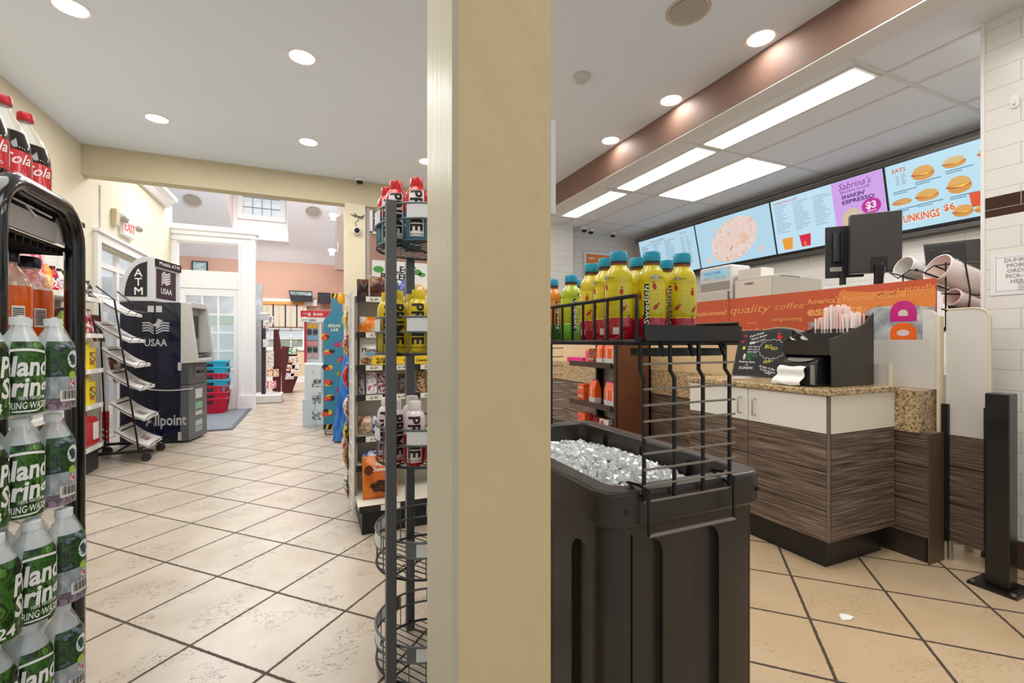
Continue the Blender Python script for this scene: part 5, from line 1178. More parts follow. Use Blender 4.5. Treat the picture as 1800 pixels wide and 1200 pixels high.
MB().tube([(gx[0]+.004, gy-.022, .735), (gx[-1]+.004, gy-.022, .735)], .004, 6).build('brace', M('worn_wire', '#8B8378', .35, .5), wm)
for x in (.605, .70, .80): MB().tube([(x, 1.47, 1.115), (x, 1.47, .80), (x, 1.50, .825), (x, 1.50, .75)], .0055, 8).build('upright', blackm, wm)
q = MB()
for k in range(9): q.tube([(.60, 1.47, .84+k*.032), (.85, 1.47, .84+k*.032)], .0028, 6)
q.build('cross_wire', M('worn_wire', '#8B8378', .35, .5), wm)
# shelf tray
sx0, sx1, sy0, sy1, sz = .60, .885, .742, 1.49, 1.118
q = MB(); q.tube([(sx0, sy0, sz), (sx1, sy0, sz), (sx1, sy1, sz), (sx0, sy1, sz)], .006, 8, closed=True)
for i in range(1, 14): q.tube([(sx0+(sx1-sx0)*i/14, sy0, sz+.003), (sx0+(sx1-sx0)*i/14, sy1, sz+.003)], .003, 5)
for y in (.9, 1.1, 1.3): q.tube([(sx0, y, sz-.002), (sx1, y, sz-.002)], .005, 6)
q.build('wire_shelf', blackm, wm, smooth=60)
q = MB(); q.tube([(sx0, sy0, sz), (sx0, sy0, 1.213), (sx0, sy1, 1.213), (sx0, sy1, sz)], .0045, 8)
for i in range(1, 15): y = sy0+(sy1-sy0)*i/15; q.tube([(sx0, y, sz), (sx0, y, 1.213)], .0032, 6)
q.build('side_rail', blackm, wm, smooth=60)
q = MB(); q.tube([(sx1, sy0, sz), (sx1, sy0, 1.16), (sx1, sy1, 1.16), (sx1, sy1, sz)], .005, 8); q.build('low_rail', blackm, wm, smooth=60)
lip = MB(); lip.box(.61, .883, sy0-.012, sy0-.006, 1.127, 1.154); lip.box(.61, .885, sy0-.016, sy0+.01, 1.121, 1.127); lip.build('front_lip', M('dark_brown_lip', '#1F1A17', .35), wm)
for x in (.66, .74, .83): MB().tube([(x, sy0, 1.115), (x, sy0-.012, 1.09)], .005, 6).build('bracket', blackm, wm)
MB().box(.67, .86, .765, .85, 1.088, 1.105).build('under_tray', black, wm)

# drinks on the shelf
def candydrink(low, high, fish=True):
    p = proto('energy_drink', '', 'bottle', None); r = .0335
    prof = [(0, 0), (.029, 0), (.0335, .006), (.0335, .05), (.032, .053), (.0335, .056), (.0335, .128), (.0322, .131), (.0335, .134), (.031, .150), (.025, .163), (.019, .170), (.018, .174)]
    MB().lathe(prof, n=32, mats=[0 if prof[i][1] < .042 else 1 for i in range(len(prof)-1)], cap=False).build('bottle_body', [low, high], p, smooth=50)
    n_ = MB(); n_.m = 0; n_.lathe([(.018, .173), (.0195, .176), (.0195, .1785)], n=24, cap=False); n_.m = 1; n_.lathe([(.0185, .1785), (.0195, .18), (.0195, .183)], n=24, cap=False)
    n_.build('neck_ring', [M('rust_neck', '#8A4A2A', .3), M('dark_neck', '#2A3238', .4)], p, smooth=60)
    c = MB(); c.lathe([(0, .183), (.0195, .183), (.0202, .186), (.0202, .202), (.0185, .205), (0, .205)], n=32, cap=False)
    c.build('cap', M('sky_blue_cap', '#1F9DC0', .35), p, smooth=40)
    q = MB(); n = 6; q.add([onc(r+.0005, -.64+.32*i/n, z) for z in (.03, .128) for i in range(n+1)], [(i, i+1, n+2+i, n+1+i) for i in range(n)])
    nm = q.build('name_panel', ink, p, smooth=80)
    t = MB(); t.textfn('Swedish', .016, lambda x, y, w_: onc(r+.0010, -(y-.005)/r-.47, .034+x), .015, .15, .09); t.build('lettering', wink, nm)
    t = MB(); t.textfn('HYDRATION', .0055, lambda x, y, w_: onc(r+.0006, (x-w_/2)/r+.25, .14+y), .01)
    for k in range(5): t.textfn('______________', .004, lambda x, y, w_, k=k: onc(r+.0006, (x-w_/2)/r+.55, .125-k*.011+y), 0)
    t.build('fine_print', M('dark_olive_ink', '#4A4416', .5), p)
    if fish:
        f = MB()
        for a, z, ro in ((.05, .122, .5), (.15, .075, -.4), (-1.0, .10, .3), (1.2, .11, .2), (1.35, .07, -.5), (-1.5, .07, .4), (2.4, .1, 0), (-2.3, .09, .3)):
            sh = [(-.009, 0), (-.004, .004), (.003, .004), (.007, 0), (.011, .004), (.011, -.004), (.007, -.0005), (.003, -.004), (-.004, -.004)]
            f.add([onc(r+.0007, a+(x*math.cos(1.3+ro)-y*math.sin(1.3+ro))/r, z+x*math.sin(1.3+ro)+y*math.cos(1.3+ro)) for x, y in sh], [tuple(range(9))])
        f.build('fish_print', M('fish_red', '#C02A1E', .4), p)
        f = MB()
        for k in range(10):
            a = k*.63; f.add([onc(r+.0006, a, .041), onc(r+.0006, a+.5, .041), onc(r+.0006, a+.62, .052+.004*(k % 3))], [(0, 1, 2)])
        f.build('splash_print', M('splash_red', '#A80F2A', .3), p)
    q = MB(); q.add([onc(r+.0007, .62+.42*i/4, z) for z in (.012, .028) for i in range(5)], [(i, i+1, i+6, i+5) for i in range(4)]); q.build('barcode_panel', M('barcode_paper', '#E6E2DA', .5), p)
    q = MB(); q.add([onc(r+.0007, .1+.2*math.cos(2*PI*i/14), .143+.005*math.sin(2*PI*i/14)) for i in range(14)], [tuple(range(14))]); q.build('silver_badge', M('badge_silver', '#A9B2B6', .25, .6), p)
    return p
dy = candydrink(M('red_base', '#B3102C', .15, coat=.6), M('bright_yellow_wrap', '#DECB16', .28, coat=.5))
dg_ = candydrink(M('green_base', '#5FA81E', .2, coat=.6), M('lime_wrap', '#AFC01C', .28, coat=.5), False)
do = candydrink(M('dark_green_base', '#2A6A1E', .2, coat=.6), M('orange_wrap', '#E0831A', .28, coat=.5), False)
for p, x, y, a, lab in ((dy, .812, .838, -.45, 'yellow red-based drink bottle at the wire shelf corner over the front lip'), (dy, .732, .852, .15, 'yellow red-based drink bottle in the front row, middle of three'), (dy, .660, .882, -1.0, 'yellow red-based drink bottle in the front row beside the side rail'),
        (dy, .842, .925, .4, 'yellow red-based drink bottle second behind the corner one'), (dy, .752, .925, 1.4, 'yellow red-based drink bottle second row, mostly hidden by the front row'), (dy, .682, .962, -1.1, 'yellow red-based drink bottle second row near the side rail'),
        (dy, .694, 1.045, -1.6, 'yellow red-based drink bottle farthest along the side rail, next to the lime one'), (dg_, .752, 1.25, .8, 'lime green drink bottle with a pale blue cap on the wire shelf'), (do, .745, 1.36, 1.0, 'orange drink bottle with a dark green base beside the column edge'),
        (dg_, .815, 1.33, -.4, 'lime green drink bottle tucked behind the other lime one')):
    put(p, (x, y, 1.1245), facing(x, y, a), lab, group='drinks on the ice bin shelf')
sh_ = thing('sign_holder', 'thin white sign holder seen edge on against the column', 'sign', (.412, .78, 1.4)); MB().box(.4085, .419, .752, .92, 1.36, 1.535).build('plate', M('holder_white', '#E6E8EA', .3), sh_)

# ================================================================ counters
ct = thing('service_counter', 'long service counter with dark plank front and speckled granite apron', 'counter', (3.1, 3.5, 0))
MB().box(2.83, 2.97, 1.254, 5.9, .13, .654).build('plank_front', wood, ct); MB().box(2.845, 2.97, 1.27, 5.9, 0, .13).build('kick_plate', M('brown_kick', '#3A2E26', .5), ct)
g_ = MB(); g_.box(2.815, 2.985, 1.288, 5.9, .655, .870); g_.build('granite_apron', granite, ct)
MB().box(2.826, 2.972, 1.251, 1.256, .0, .655).build('end_trim', M('bronze_edge', '#6E5A48', .4, .3), ct)
for z in (.30, .487): MB().box(2.8285, 2.8305, 1.26, 5.9, z-.002, z+.002).build('plank_joint', ink, ct)
MB().box(2.988, 3.01, 1.62, 5.9, .60, 1.16).build('upper_panel', tanm, ct)
lam = M('grey_white_laminate', '#D6D2CC', .4); edgem = M('cream_edge_band', '#E6D8B8', .45)
q = MB(); q.prism([(1.275, .871), (1.62, .871), (1.62, 1.13), (1.335, 1.13), (1.335, 1.29), (1.33, 1.29)]+arc(1.33, 1.235, .055, 90, 180, 6)[1:], 'x', 2.955, 2.985); pt = q.build('end_partition', [lam, edgem], ct)
MB().box(2.95, 2.992, 1.262, 1.274, .655, 1.25).build('edge_band', edgem, ct)
op = thing('slogan_panel', 'long orange counter shield covered in coffee words', 'panel', (3.0, 2.7, 1.3))
orm = M('orange_panel', '#C9552F', .5, noise=(2, .05)); MB().box(3.012, 3.022, 1.303, 4.4, 1.10, 1.455).build('board', orm, op)
MB().box(3.0105, 3.012, 2.602, 2.606, 1.10, 1.455).build('seam', M('seam_brown', '#7A3018', .5), op)
t = MB(); ou = M('peach_lettering', '#F2A25C', .5); OX = 3.0105
def wtext(st, s, y, z, bold=.015, shear=0., width=None, al='L'): MB().text(st, s, (OX, y, z), NY, AZ, bold, shear, al, width=width).build('lettering', ou, op)
wtext('double-brewed', .055, 2.63, 1.335, .03, al='R'); wtext('quality', .085, 2.59, 1.335, 0, .25, .34); wtext('coffee', .062, 2.215, 1.345, 0, .25, .21)
wtext("America's Favorite Coffee", .05, 1.985, 1.365, .02, 0, .55); wtext('espresso', .082, 1.985, 1.29, .04, 0, .40); wtext('invigorating', .036, 2.24, 1.265, .015, 0, .22)
wtext('proudly', .052, 1.44, 1.395, .005, 0, .135); wtext('legendary', .045, 2.55, 1.19, .02, 0, .3); wtext('enjoy', .06, 2.2, 1.175, 0, .2, .2); wtext('smooth', .03, 2.45, 1.25, .01); wtext('house blend', .028, 2.95, 1.25, .01); wtext('SMOOTH', .025, 1.93, 1.235, .01, .2); wtext('original', .05, 1.62, 1.385, .005, 0, .15); wtext('fresh', .05, 3.3, 1.33, .02)
q = MB(); q.pl((3.0112, 0, 0), NY, AZ, [(-1.86, 1.20), (-1.78, 1.43), (-1.765, 1.442), (-1.74, 1.43), (-1.62, 1.412), (-1.304, 1.40), (-1.304, 1.15), (-1.62, 1.15)]); q.build('cup_print', M('light_orange_print', '#E2843A', .5), op)
q = MB(); q.box(3.004, 3.010, 1.305, 1.63, 1.128, 1.322); po = q.build('poster', busy('store_photo', ['#A9A6A2', '#C9CACA', '#8A9298', '#D9DADB'], 5, .3, vor=False), op)
q = MB(); q.pl((3.0035, 0, 0), NY, AZ, [(-1.63, 1.30), (-1.55, 1.335), (-1.45, 1.33), (-1.305, 1.30), (-1.305, 1.325), (-1.63, 1.34)], .0); q.build('orange_edge', M('light_orange_print', '#E2843A', .5), po)
def dshape(y, z, w_, h_): return [(-y-w_/2, z), (-y+w_/2, z), (-y+w_/2, z+h_*.42)]+[(-y+w_/2*math.cos(math.radians(a)), z+h_*.42+h_*.58*math.sin(math.radians(a))) for a in range(15, 166, 15)]+[(-y-w_/2, z+h_*.42)]
q = MB(); q.pl((3.0028, 0, 0), NY, AZ, dshape(1.445, 1.232, .125, .115)); pk_ = q.build('magenta_mark', M('magenta_print', '#C4147E', .35), po)
MB().pl((3.0022, 0, 0), NY, AZ, dshape(1.445, 1.262, .045, .035)).build('mark_centre', M('mark_grey', '#D9C9C4', .4), pk_)
q = MB(); q.pl((3.0028, 0, 0), NY, AZ, dshape(1.445, 1.130, .125, .095)); ok_ = q.build('orange_mark', M('orange_print', '#EE6A1E', .35), po)
MB().ell((3.0022, 0, 0), NY, AZ, -1.445, 1.168, .03, .018).build('mark_centre', M('mark_grey', '#D9C9C4', .4), ok_)
# front cabinet with napkins and chalkboard
cb_ = thing('counter_cabinet', 'white and dark plank cabinet with granite top standing before the service counter', 'cabinet', (2.55, 1.83, 0))
X0, X1, Y0, Y1 = 2.285, 2.815, 1.405, 2.275
MB().box(X0+.004, X1, Y0+.004, Y1, .15, .858).build('carcass', M('cabinet_white', '#E6E3DC', .4), cb_)
MB().box(X0+.045, X1-.02, Y0+.04, Y1, 0, .15).build('kick_plate', M('black_kick', '#161513', .35), cb_)
gt = MB().box(X0-.03, X1+.02, Y0-.03, Y1+.01, .858, .888).build('granite_top', granite, cb_, bevel=.006)
for k, (a, b) in enumerate(((Y0, 1.836), (1.840, Y1))):
    dr_ = MB().box(X0-.012, X0+.003, a+.001, b, .672, .855).build('door', M('cabinet_white', '#E6E3DC', .4), cb_, bevel=.002)
    MB().box(X0-.012, X0+.003, a, b, .15, .668).build('plank_front', wood, dr_)
    for z in (.30, .487): MB().box(X0-.0135, X0-.011, a, b, z-.002, z+.002).build('plank_joint', ink, dr_)
    y = 1.836-.045 if k == 0 else 1.84+.045
    MB().tube([(X0-.012, y, .80), (X0-.037, y, .80), (X0-.037, y, .71), (X0-.012, y, .71)], .0045, 8).build('handle', chrome, dr_, smooth=60)
sd_ = MB().box(X0+.003, X1, Y0-.012, Y0+.003, .672, .856).build('side_panel', M('cabinet_cream', '#EBE4D2', .4), cb_)
MB().box(X0+.003, X1, Y0-.012, Y0+.003, .15, .668).build('plank_side', wood, cb_)
for z in (.30, .487): MB().box(X0, X1, Y0-.0135, Y0-.011, z-.002, z+.002).build('plank_joint', M('dusty_joint', '#6E6052', .7), cb_)
MB().box(X0-.0125, X0-.002, Y0-.0125, Y0-.002, .15, .857).build('corner_strip', M('corner_strip', '#75685A', .4), cb_)
sg_ = thing('side_guard', 'small clear splash guard with a cream edge at the cabinet end', 'guard', (2.8, 1.41, .888)); MB().box(2.80, 2.825, 1.405, 1.412, .888, 1.0).build('edge', edgem, sg_); MB().box(2.81, 2.82, 1.412, 1.60, .888, .998).build('pane', M('guard_pane', '#D9D6D0', .15, alpha=.6), sg_)
tr_ = thing('chute_ring', 'flat steel waste chute ring set in the granite before the chalkboard', 'ring', (2.57, 2.12, .888)); MB().lathe([(.055, .0005), (.06, .004), (.09, .004), (.095, .0005)], (2.57, 2.12, .888), 36, cap=False).build('ring', steel, tr_, smooth=40); MB().lathe([(0, .0012), (.056, .0012)], (2.57, 2.12, .888), 36, cap=False).build('opening', M('pale_opening', '#C9C5BC', .4), tr_)
# chalkboard
bO = Vector((2.655, 2.275, .892)); bU = Vector((.02, -.362, 0)); bV = Vector((.085, 0, .305)).normalized()*.315; bUn = bU.normalized(); bVn = bV.normalized(); W_ = bU.length
ch = thing('chalkboard', 'small black chalkboard with chalk drawings leaning on the tan counter panel', 'chalkboard', tuple(bO))
N_ = bUn.cross(bVn)
MB().obox(bO, bU, bV, -N_*.012).build('frame', M('black_wood', '#191919', .5), ch)
q = MB(); q.pl(bO, bUn, bVn, [(.012, .012), (W_-.012, .012), (W_-.012, .303), (.012, .303)], .001); q.build('slate', M('slate_black', '#26272B', .7, noise=(12, .25)), ch)
CHALK = [None]
def chalk(col, fn, nm):
    CHALK[0] = M('chalk_'+nm, col, .8); q = MB(); fn(q)
    if q.v: q.build(nm, CHALK[0], ch)
def T_(q, st, s, x, y, r=0.): 
    u = bUn*math.cos(r)+bVn*math.sin(r); v_ = bVn*math.cos(r)-bUn*math.sin(r); MB().text(st, s, bO+bUn*x+bVn*y, u, v_, .012, .1, 'L', .0022).build('lettering', CHALK[0], ch)
def f(q):
    T_(q, 'Dark Roast', .022, .085, .262, .3); T_(q, 'Peanut Butter', .020, .10, .243, .3); T_(q, 'and Cold', .020, .13, .225, .3); T_(q, 'America Runs', .021, .035, .088); T_(q, 'on', .018, .09, .07); T_(q, 'DUNKIN', .026, .045, .042, .03); T_(q, 'Sit tight, Coffee', .018, .19, .065, -.2); T_(q, 'is your answer', .018, .20, .045, -.2); T_(q, 'today!', .018, .235, .025, -.2)
    for k in range(3): T_(q, 'ooo ooo', .02, .085, .195-k*.018)
    for i in range(14):
        a0, a1 = 2*PI*i/14, 2*PI*(i+1)/14; am = (a0+a1)/2
        P = lambda a, k=1.: bO+bUn*(.255+.085*k*math.cos(a))+bVn*(.185+.06*k*math.sin(a))+N_*.002
        q.tube([P(a0), P(am, 1.14), P(a1)], .0014, 4)
    for k in range(3): q.tube([bO+bUn*(.225+.025*k)+bVn*.125+N_*.002, bO+bUn*(.225+.025*k)+bVn*.10+N_*.002], .0013, 4)
chalk('#E6E6E4', f, 'white_chalk')
def hearts(q):
    for x, y, s in ((.05, .275, .011), (.035, .24, .016), (.285, .285, .012), (.292, .262, .018)):
        q.pl(bO, bUn, bVn, [(x+s*1.0*math.sin(a)**3, y+s*.85*(math.cos(a)-.38*math.cos(2*a)-.15*math.cos(3*a)-.06*math.cos(4*a))) for a in [2*PI*i/20 for i in range(20)]][::-1], .0022)
chalk('#C9202E', hearts, 'red_chalk')
def hs2(q):
    for x, y, s in ((.10, .225, .012), (.118, .228, .012)): q.pl(bO, bUn, bVn, [(x+s*math.sin(a)**3, y+s*.85*(math.cos(a)-.38*math.cos(2*a)-.15*math.cos(3*a))) for a in [2*PI*i/16 for i in range(16)]][::-1], .0022)
    q.ell(bO, bUn, bVn, .07, .13, .009, .022, .0022)
chalk('#D9D6D4', hs2, 'pale_chalk')
def yl(q): q.rect(bO, bUn, bVn, .045, .065, .18, .20, .0022); T_(q, 'BO', .035, .205, .19); T_(q, 'GO', .028, .25, .18); T_(q, 'NEW', .024, .215, .088, .15)
chalk('#D9D23A', yl, 'yellow_chalk')
def gn(q): T_(q, 'Shamrock', .018, .085, .145); T_(q, 'Mint Swirl', .018, .085, .128); T_(q, 'latte', .018, .09, .111)
chalk('#3E9A5A', gn, 'green_chalk')
ty = thing('serving_tray', 'round black tray with a worn silver edge standing behind the chalkboard', 'tray', (2.88, 2.0, 1.0))
q = MB(); pts = [(2.90, 2.10+.36*math.cos(math.radians(a)), .885+.325*math.sin(math.radians(a))) for a in range(12, 169, 6)]
q.add([(2.93, 2.10, .89)]+[(2.93, p[1], p[2]) for p in pts], [(0, i+1, i+2) for i in range(len(pts)-1)]); q.build('disc', M('tray_black', '#1C1A19', .4), ty); MB().tube(pts, .009, 8).build('rim', M('worn_silver', '#9A9284', .35, .6), ty, smooth=60)
# organiser
og = thing('straw_organizer', 'black countertop organizer with stepped tray and tall straw bin', 'organizer', (2.56, 1.57, .888))
obm = M('organizer_black', '#332C26', .33, noise=(6, .25, '#27221D')); ox0, ox1, oy0, oy1 = 2.375, 2.75, 1.455, 1.70
sidep = [(ox0+.02, .889), (ox1, .889), (ox1, 1.275), (ox1-.02, 1.262), (ox1-.08, 1.215), (ox1-.16, 1.185), (ox0, 1.128), (ox0, 1.055), (ox0+.02, 1.04)]
for y in (oy0, oy1-.006): MB().prism([(a, b) for a, b in sidep], 'y', y, y+.006).build('side_panel', obm, og)
MB().box(ox1-.006, ox1-.0005, oy0+.006, oy1-.006, .889, 1.26).build('back_panel', obm, og); MB().box(ox0+.0005, ox0+.006, oy0+.006, oy1-.006, 1.05, 1.127).build('front_panel', obm, og)
MB().box(ox0+.006, ox1-.006, oy0+.006, oy1-.006, 1.05, 1.056).build('tray_floor', obm, og); MB().box(ox0+.12, ox0+.126, oy0+.006, oy1-.006, .889, 1.165).build('divider', obm, og); MB().box(ox0+.22, ox0+.226, oy0+.006, oy1-.006, 1.056, 1.19).build('divider', obm, og)
q = MB()
for k in range(6): q.tube([(ox0+.05+.02*k, oy0+.01, 1.13+.01*k), (ox0+.05+.02*k, oy1-.01, 1.13+.01*k)], .0016, 4)
q.build('wire_insert', blackm, og)
nd = thing('napkin_dispenser', 'squat black and steel napkin dispenser under the organizer tray', 'dispenser', (2.36, 1.60, .888))
q = MB(); q.prism([(2.33, .889), (2.485, .889), (2.485, 1.03), (2.40, 1.045), (2.35, 1.02)], 'y', 1.50, 1.685); q.build('body', M('dispenser_black', '#232326', .3), nd, bevel=.012)
MB().pl((2.345, 1.59, 1.02), NY, (.85, 0, .5), [(-.075, .022), (.075, .022), (.06, .0), (.03, -.012), (0, -.016), (-.03, -.012), (-.06, .0)][::-1], .002).build('steel_plate', steel, nd)
MB().box(2.328, 2.334, 1.50, 1.52, .90, 1.0).build('chrome_cheek', chrome, nd)
nk = thing('napkin', 'white paper napkin hanging out of the black napkin dispenser', 'napkin', (2.30, 1.62, .888))
q = MB(); n = 8; q.add([(2.335-.055*(j/n)-.012*math.sin(j*1.2), 1.545+.145*i/6+.012*(i/6-.3)*(j/n), .99-.096*(j/n)**1.0+.003*math.sin(i*1.4+j)) for j in range(n+1) for i in range(7)], [(j*7+i, j*7+i+1, (j+1)*7+i+1, (j+1)*7+i) for j in range(n) for i in range(6)])
q.build('sheet', M('napkin_white', '#F0EDE8', .8), nk, smooth=60)
rs = random.Random(5); sw = [M('straw_paper%d' % i, c, .6) for i, c in enumerate(('#FBEDE8', '#F8DCDC', '#F8F2EE', '#F8CDB2', '#F2CCD4', '#FBE4D2'))]
sp0 = []
for k in range(6): sp0.append(MB().tube([(0, 0, 0), (0, 0, .19)], .0052, 6).build('paper_straw', sw[k]))
for o in sp0: bpy.data.objects.remove(o, do_unlink=True) if False else None
k = 0
for gx_, gy_, n1, n2, z0_, hh in ((2.60, 1.475, 3, 12, 1.056, 0.0), (2.655, 1.475, 3, 13, 1.06, .045), (2.71, 1.475, 2, 12, 1.058, .03)):
    for i in range(n1):
        for j in range(n2):
            src = sp0[k % 6]; o = src if k < 6 else src.copy()
            if k >= 6: COL.objects.link(o)
            tall = .065 if 4 <= j <= 8 else (.02 if j < 4 else 0)
            o.location = (gx_+i*.0135+rs.uniform(-.003, .003), gy_+.008+j*.0165+rs.uniform(-.002, .002), 1.0565+rs.uniform(0, .004))
            o.scale = (1, 1, .95+hh*1.5+tall*5.+rs.uniform(0, .06)); o.rotation_euler = (rs.uniform(-.03, .03), rs.uniform(-.04, .02), 0)
            tag(o, 'paper wrapped straw standing in the bin of the black organizer', 'straw', 'paper wrapped straws in the organizer'); k += 1
pks = [(2.43, 1.66, 1.115, .6, 'white sugar packet sticking out of the organizer tray'), (2.46, 1.63, 1.12, .2, 'white sugar packet lying across the organizer tray'), (2.50, 1.66, 1.145, .9, 'cream paper packet at the upper tray of the organizer')]
for x, y, z, r, lab in pks:
    o = MB().obox((x, y, z), (.06*math.cos(r), .06*math.sin(r), .012), (-.03*math.sin(r), .03*math.cos(r), .02), (0, 0, .003)).build('sugar_packet', M('sugar_paper', '#EDE4D6', .7)); tag(o, lab, 'packet')
bk = thing('wire_basket', 'small grey mesh scoop propped beside the straws in the organizer', 'basket', (2.60, 1.67, 1.06)); q = MB()
for i in range(7): q.tube([(2.60, 1.66+.005*i, 1.06), (2.63, 1.655+.012*i, 1.235)], .002, 4)
for i in range(8): q.tube([(2.60+.004*i, 1.655, 1.10+.018*i), (2.60+.004*i, 1.72, 1.10+.018*i)], .002, 4)
q.build('mesh', M('grey_mesh', '#9A9C9E', .4, .4), bk); q = MB().pl((2.61, 1.665, 1.058), NY, (.17, 0, .98), [(-.025, 0), (0, 0), (.0, .175), (-.055, .175)]); q.build('backing', M('mesh_backing', '#B0B2B2', .5), bk)

# swing gate and bollard
gt_ = thing('swing_gate', 'round topped grey and dark plank gate between counter end and black post', 'gate', (2.98, 1.15, 0))
q = MB(); q.prism([(1.085, .645), (1.25, .645), (1.25, 1.285)]+arc(1.25-.02, 1.265, .02, 0, 90, 3)+arc(1.14, 1.23, .055, 90, 180, 8), 'x', 2.985, 3.01); q.build('upper_panel', lam, gt_)
MB().tube([(2.985, 1.25, 1.285)]+[(2.985, y, z) for y, z in arc(1.14, 1.23, .055, 90, 180, 8)]+[(2.985, 1.085, .645)], .004, 6).build('edge_band', edgem, gt_, smooth=60)
MB().box(2.983, 3.012, 1.085, 1.25, .10, .645).build('plank_panel', wood, gt_)
for z in (.30, .487): MB().box(2.981, 2.984, 1.085, 1.25, z-.002, z+.002).build('plank_joint', ink, gt_)
for y0_, y1_ in ((1.235, 1.262), (1.075, 1.10)): MB().box(2.965, 2.985, y0_, y1_, .10, .80).build('hinge_plate', black, gt_)
MB().cyl((3.0, 1.24, .0), (3.0, 1.24, .10), .012, n=12).build('floor_pivot', chrome, gt_)
bo = thing('steel_post', 'square black steel post bolted to the tiles in front of the tiled wall', 'post', (2.86, 1.01, 0))
MB().box(2.83, 2.912, .965, 1.047, .012, .885).build('tube', M('post_black', '#121211', .3, noise=(9, .3), coat=.2), bo, bevel=.006)
MB().box(2.78, 2.955, .925, 1.09, .0005, .013).build('base_plate', M('post_black', '#121211'), bo)
for x, y in ((2.795, .94), (2.94, .94), (2.795, 1.075), (2.94, 1.075)): MB().cyl((x, y, .013), (x, y, .02), .009, n=8).build('bolt', chrome, bo)
for x, y, a, lab in ((1.985, 1.15, .4, 'white paper scrap on the tiles before the counter cabinet'), (1.55, .87, 1.1, 'larger white paper scrap on the tiles by the ice bin')):
    o = MB().add([(x+.03*math.cos(a+k)*(1+.2*(k % 2)), y+.022*math.sin(a+k), .001+.002*(k % 3)) for k in range(6)], [tuple(range(6))]).build('paper_scrap', wink); tag(o, lab, 'paper')
# tiled wall items
sn = thing('pickup_sign', 'white taped paper sign about mobile order pickup on the tiled wall', 'sign', (3.195, 1.0, 1.4))
MB().box(3.1955, 3.199, .80, 1.16, 1.355, 1.56).build('sleeve', M('clear_sleeve', '#E6E8EA', .12, coat=.8), sn)
q = MB(); q.rect((3.195, 1.145, 1.37), NY, AZ, 0, .33, 0, .178, .0); pp = q.build('paper', M('sign_paper', '#EFEFEE', .5), sn)
t = MB(); gk = M('grey_ink', '#A39F9D', .5)
for k, st in enumerate(("DUNKIN'", 'MOBILE', 'ORDER', 'PICK-UP', 'HERE')): t.text(st, .026, (3.1945, 1.055, 1.518-k*.0265), NY, AZ, .02, align='C')
for k, st in enumerate(('PLEASE CHECK', 'YOUR ORDER', 'WHEN PICKING UP', 'ONLINE ORDERS')): t.text(st, .011, (3.1945, 1.06, 1.405-k*.0105), NY, AZ, .01)
for a, b, c, d in ((0, .33, 0, .002), (0, .33, .176, .178), (0, .002, 0, .178)): t.rect((3.1945, 1.145, 1.37), NY, AZ, a+.006, b-.006 if b > .1 else b+.006, c+.004 if c < .1 else c-.004, d+.004 if c < .1 else d-.004)
t.build('lettering', gk, pp)
hk_ = thing('wall_hook', 'small white adhesive hook high on the tiled wall', 'hook', (3.2, 1.07, 2.3)); MB().prism(rrect(1.055, 1.085, 2.28, 2.345, .014), 'x', 3.193, 3.1995).build('pad', white, hk_); MB().tube([(3.193, 1.07, 2.32), (3.185, 1.07, 2.295), (3.178, 1.07, 2.30)], .004, 6).build('prong', white, hk_)

# ================================================================ menu screens
SB = Vector((4.69, 0, 2.06)); ST = Vector((4.56, 0, 2.645)); V1 = (ST-SB).normalized(); HS = (ST-SB).length; NS = Vector(NY).cross(V1)
sky = M('screen_blue', '#BFE3F4', .3, emit=.78); 
def scr(col, e=.8):
    m = M('screen_'+col.strip('#'), col, .25, emit=.93); m.node_tree.nodes['Principled BSDF'].inputs['Base Color'].default_value = (.01, .01, .01, 1); return m
def screen(yl, yr, lab):
    t = thing('menu_screen', lab, 'menu screen', (4.66, (yl+yr)/2, 2.34), group='row of menu screens')
    O = Vector((0, yl, 0))+SB; W = yl-yr
    MB().obox(O, Vector(NY)*W, V1*HS, -NS*.05).build('casing', black, t)
    q = MB(); q.rect(O, NY, V1, .010, W-.010, .022, HS-.012, .002); return t, O, W, q
def sb(q, t, nm, col, e=.8): return q.build(nm, scr(col, e), t)
tilt = MB()
# screen one: coffee list
t1, O, W, q = screen(5.61, 4.49, 'menu screen of small coffee price lines by the end wall'); p_ = sb(q, t1, 'display', '#B9DDF0')
q = MB(); q.text('COFFEE & ESPRESSO', .035, O+Vector(NY)*.25+V1*.52, NY, V1, .01, off=.004); sb(q, p_, 'heading', '#B0503A', .3); q = MB(); q.text('HOT & ICED', .028, O+Vector(NY)*.05+V1*.45, NY, V1, .01, off=.004); sb(q, p_, 'heading', '#B0503A', .3); q = MB(); q.text("LET'S GO", .03, O+Vector(NY)*.85+V1*.53, NY, V1, .01, off=.004); sb(q, p_, 'heading', '#B0503A', .3)
def rows(O, x0, x1, y0, y1, n, cols):
    q = MB(); r = random.Random(int(x0*100)+n)
    for i in range(n):
        y = y1-(y1-y0)*i/n
        for c in range(cols):
            a = x0+(x1-x0)*c/cols; b = a+(x1-x0)/cols*r.uniform(.35, .85); q.rect(O, NY, V1, a, b, y-.006, y, .004)
    return q
sb(rows(O, .06, .78, .1, .50, 17, 3), p_, 'price_lines', '#6E8CA8', .4); sb(rows(O, .85, 1.05, .1, .48, 14, 2), p_, 'side_lines', '#8A7A8A', .4)
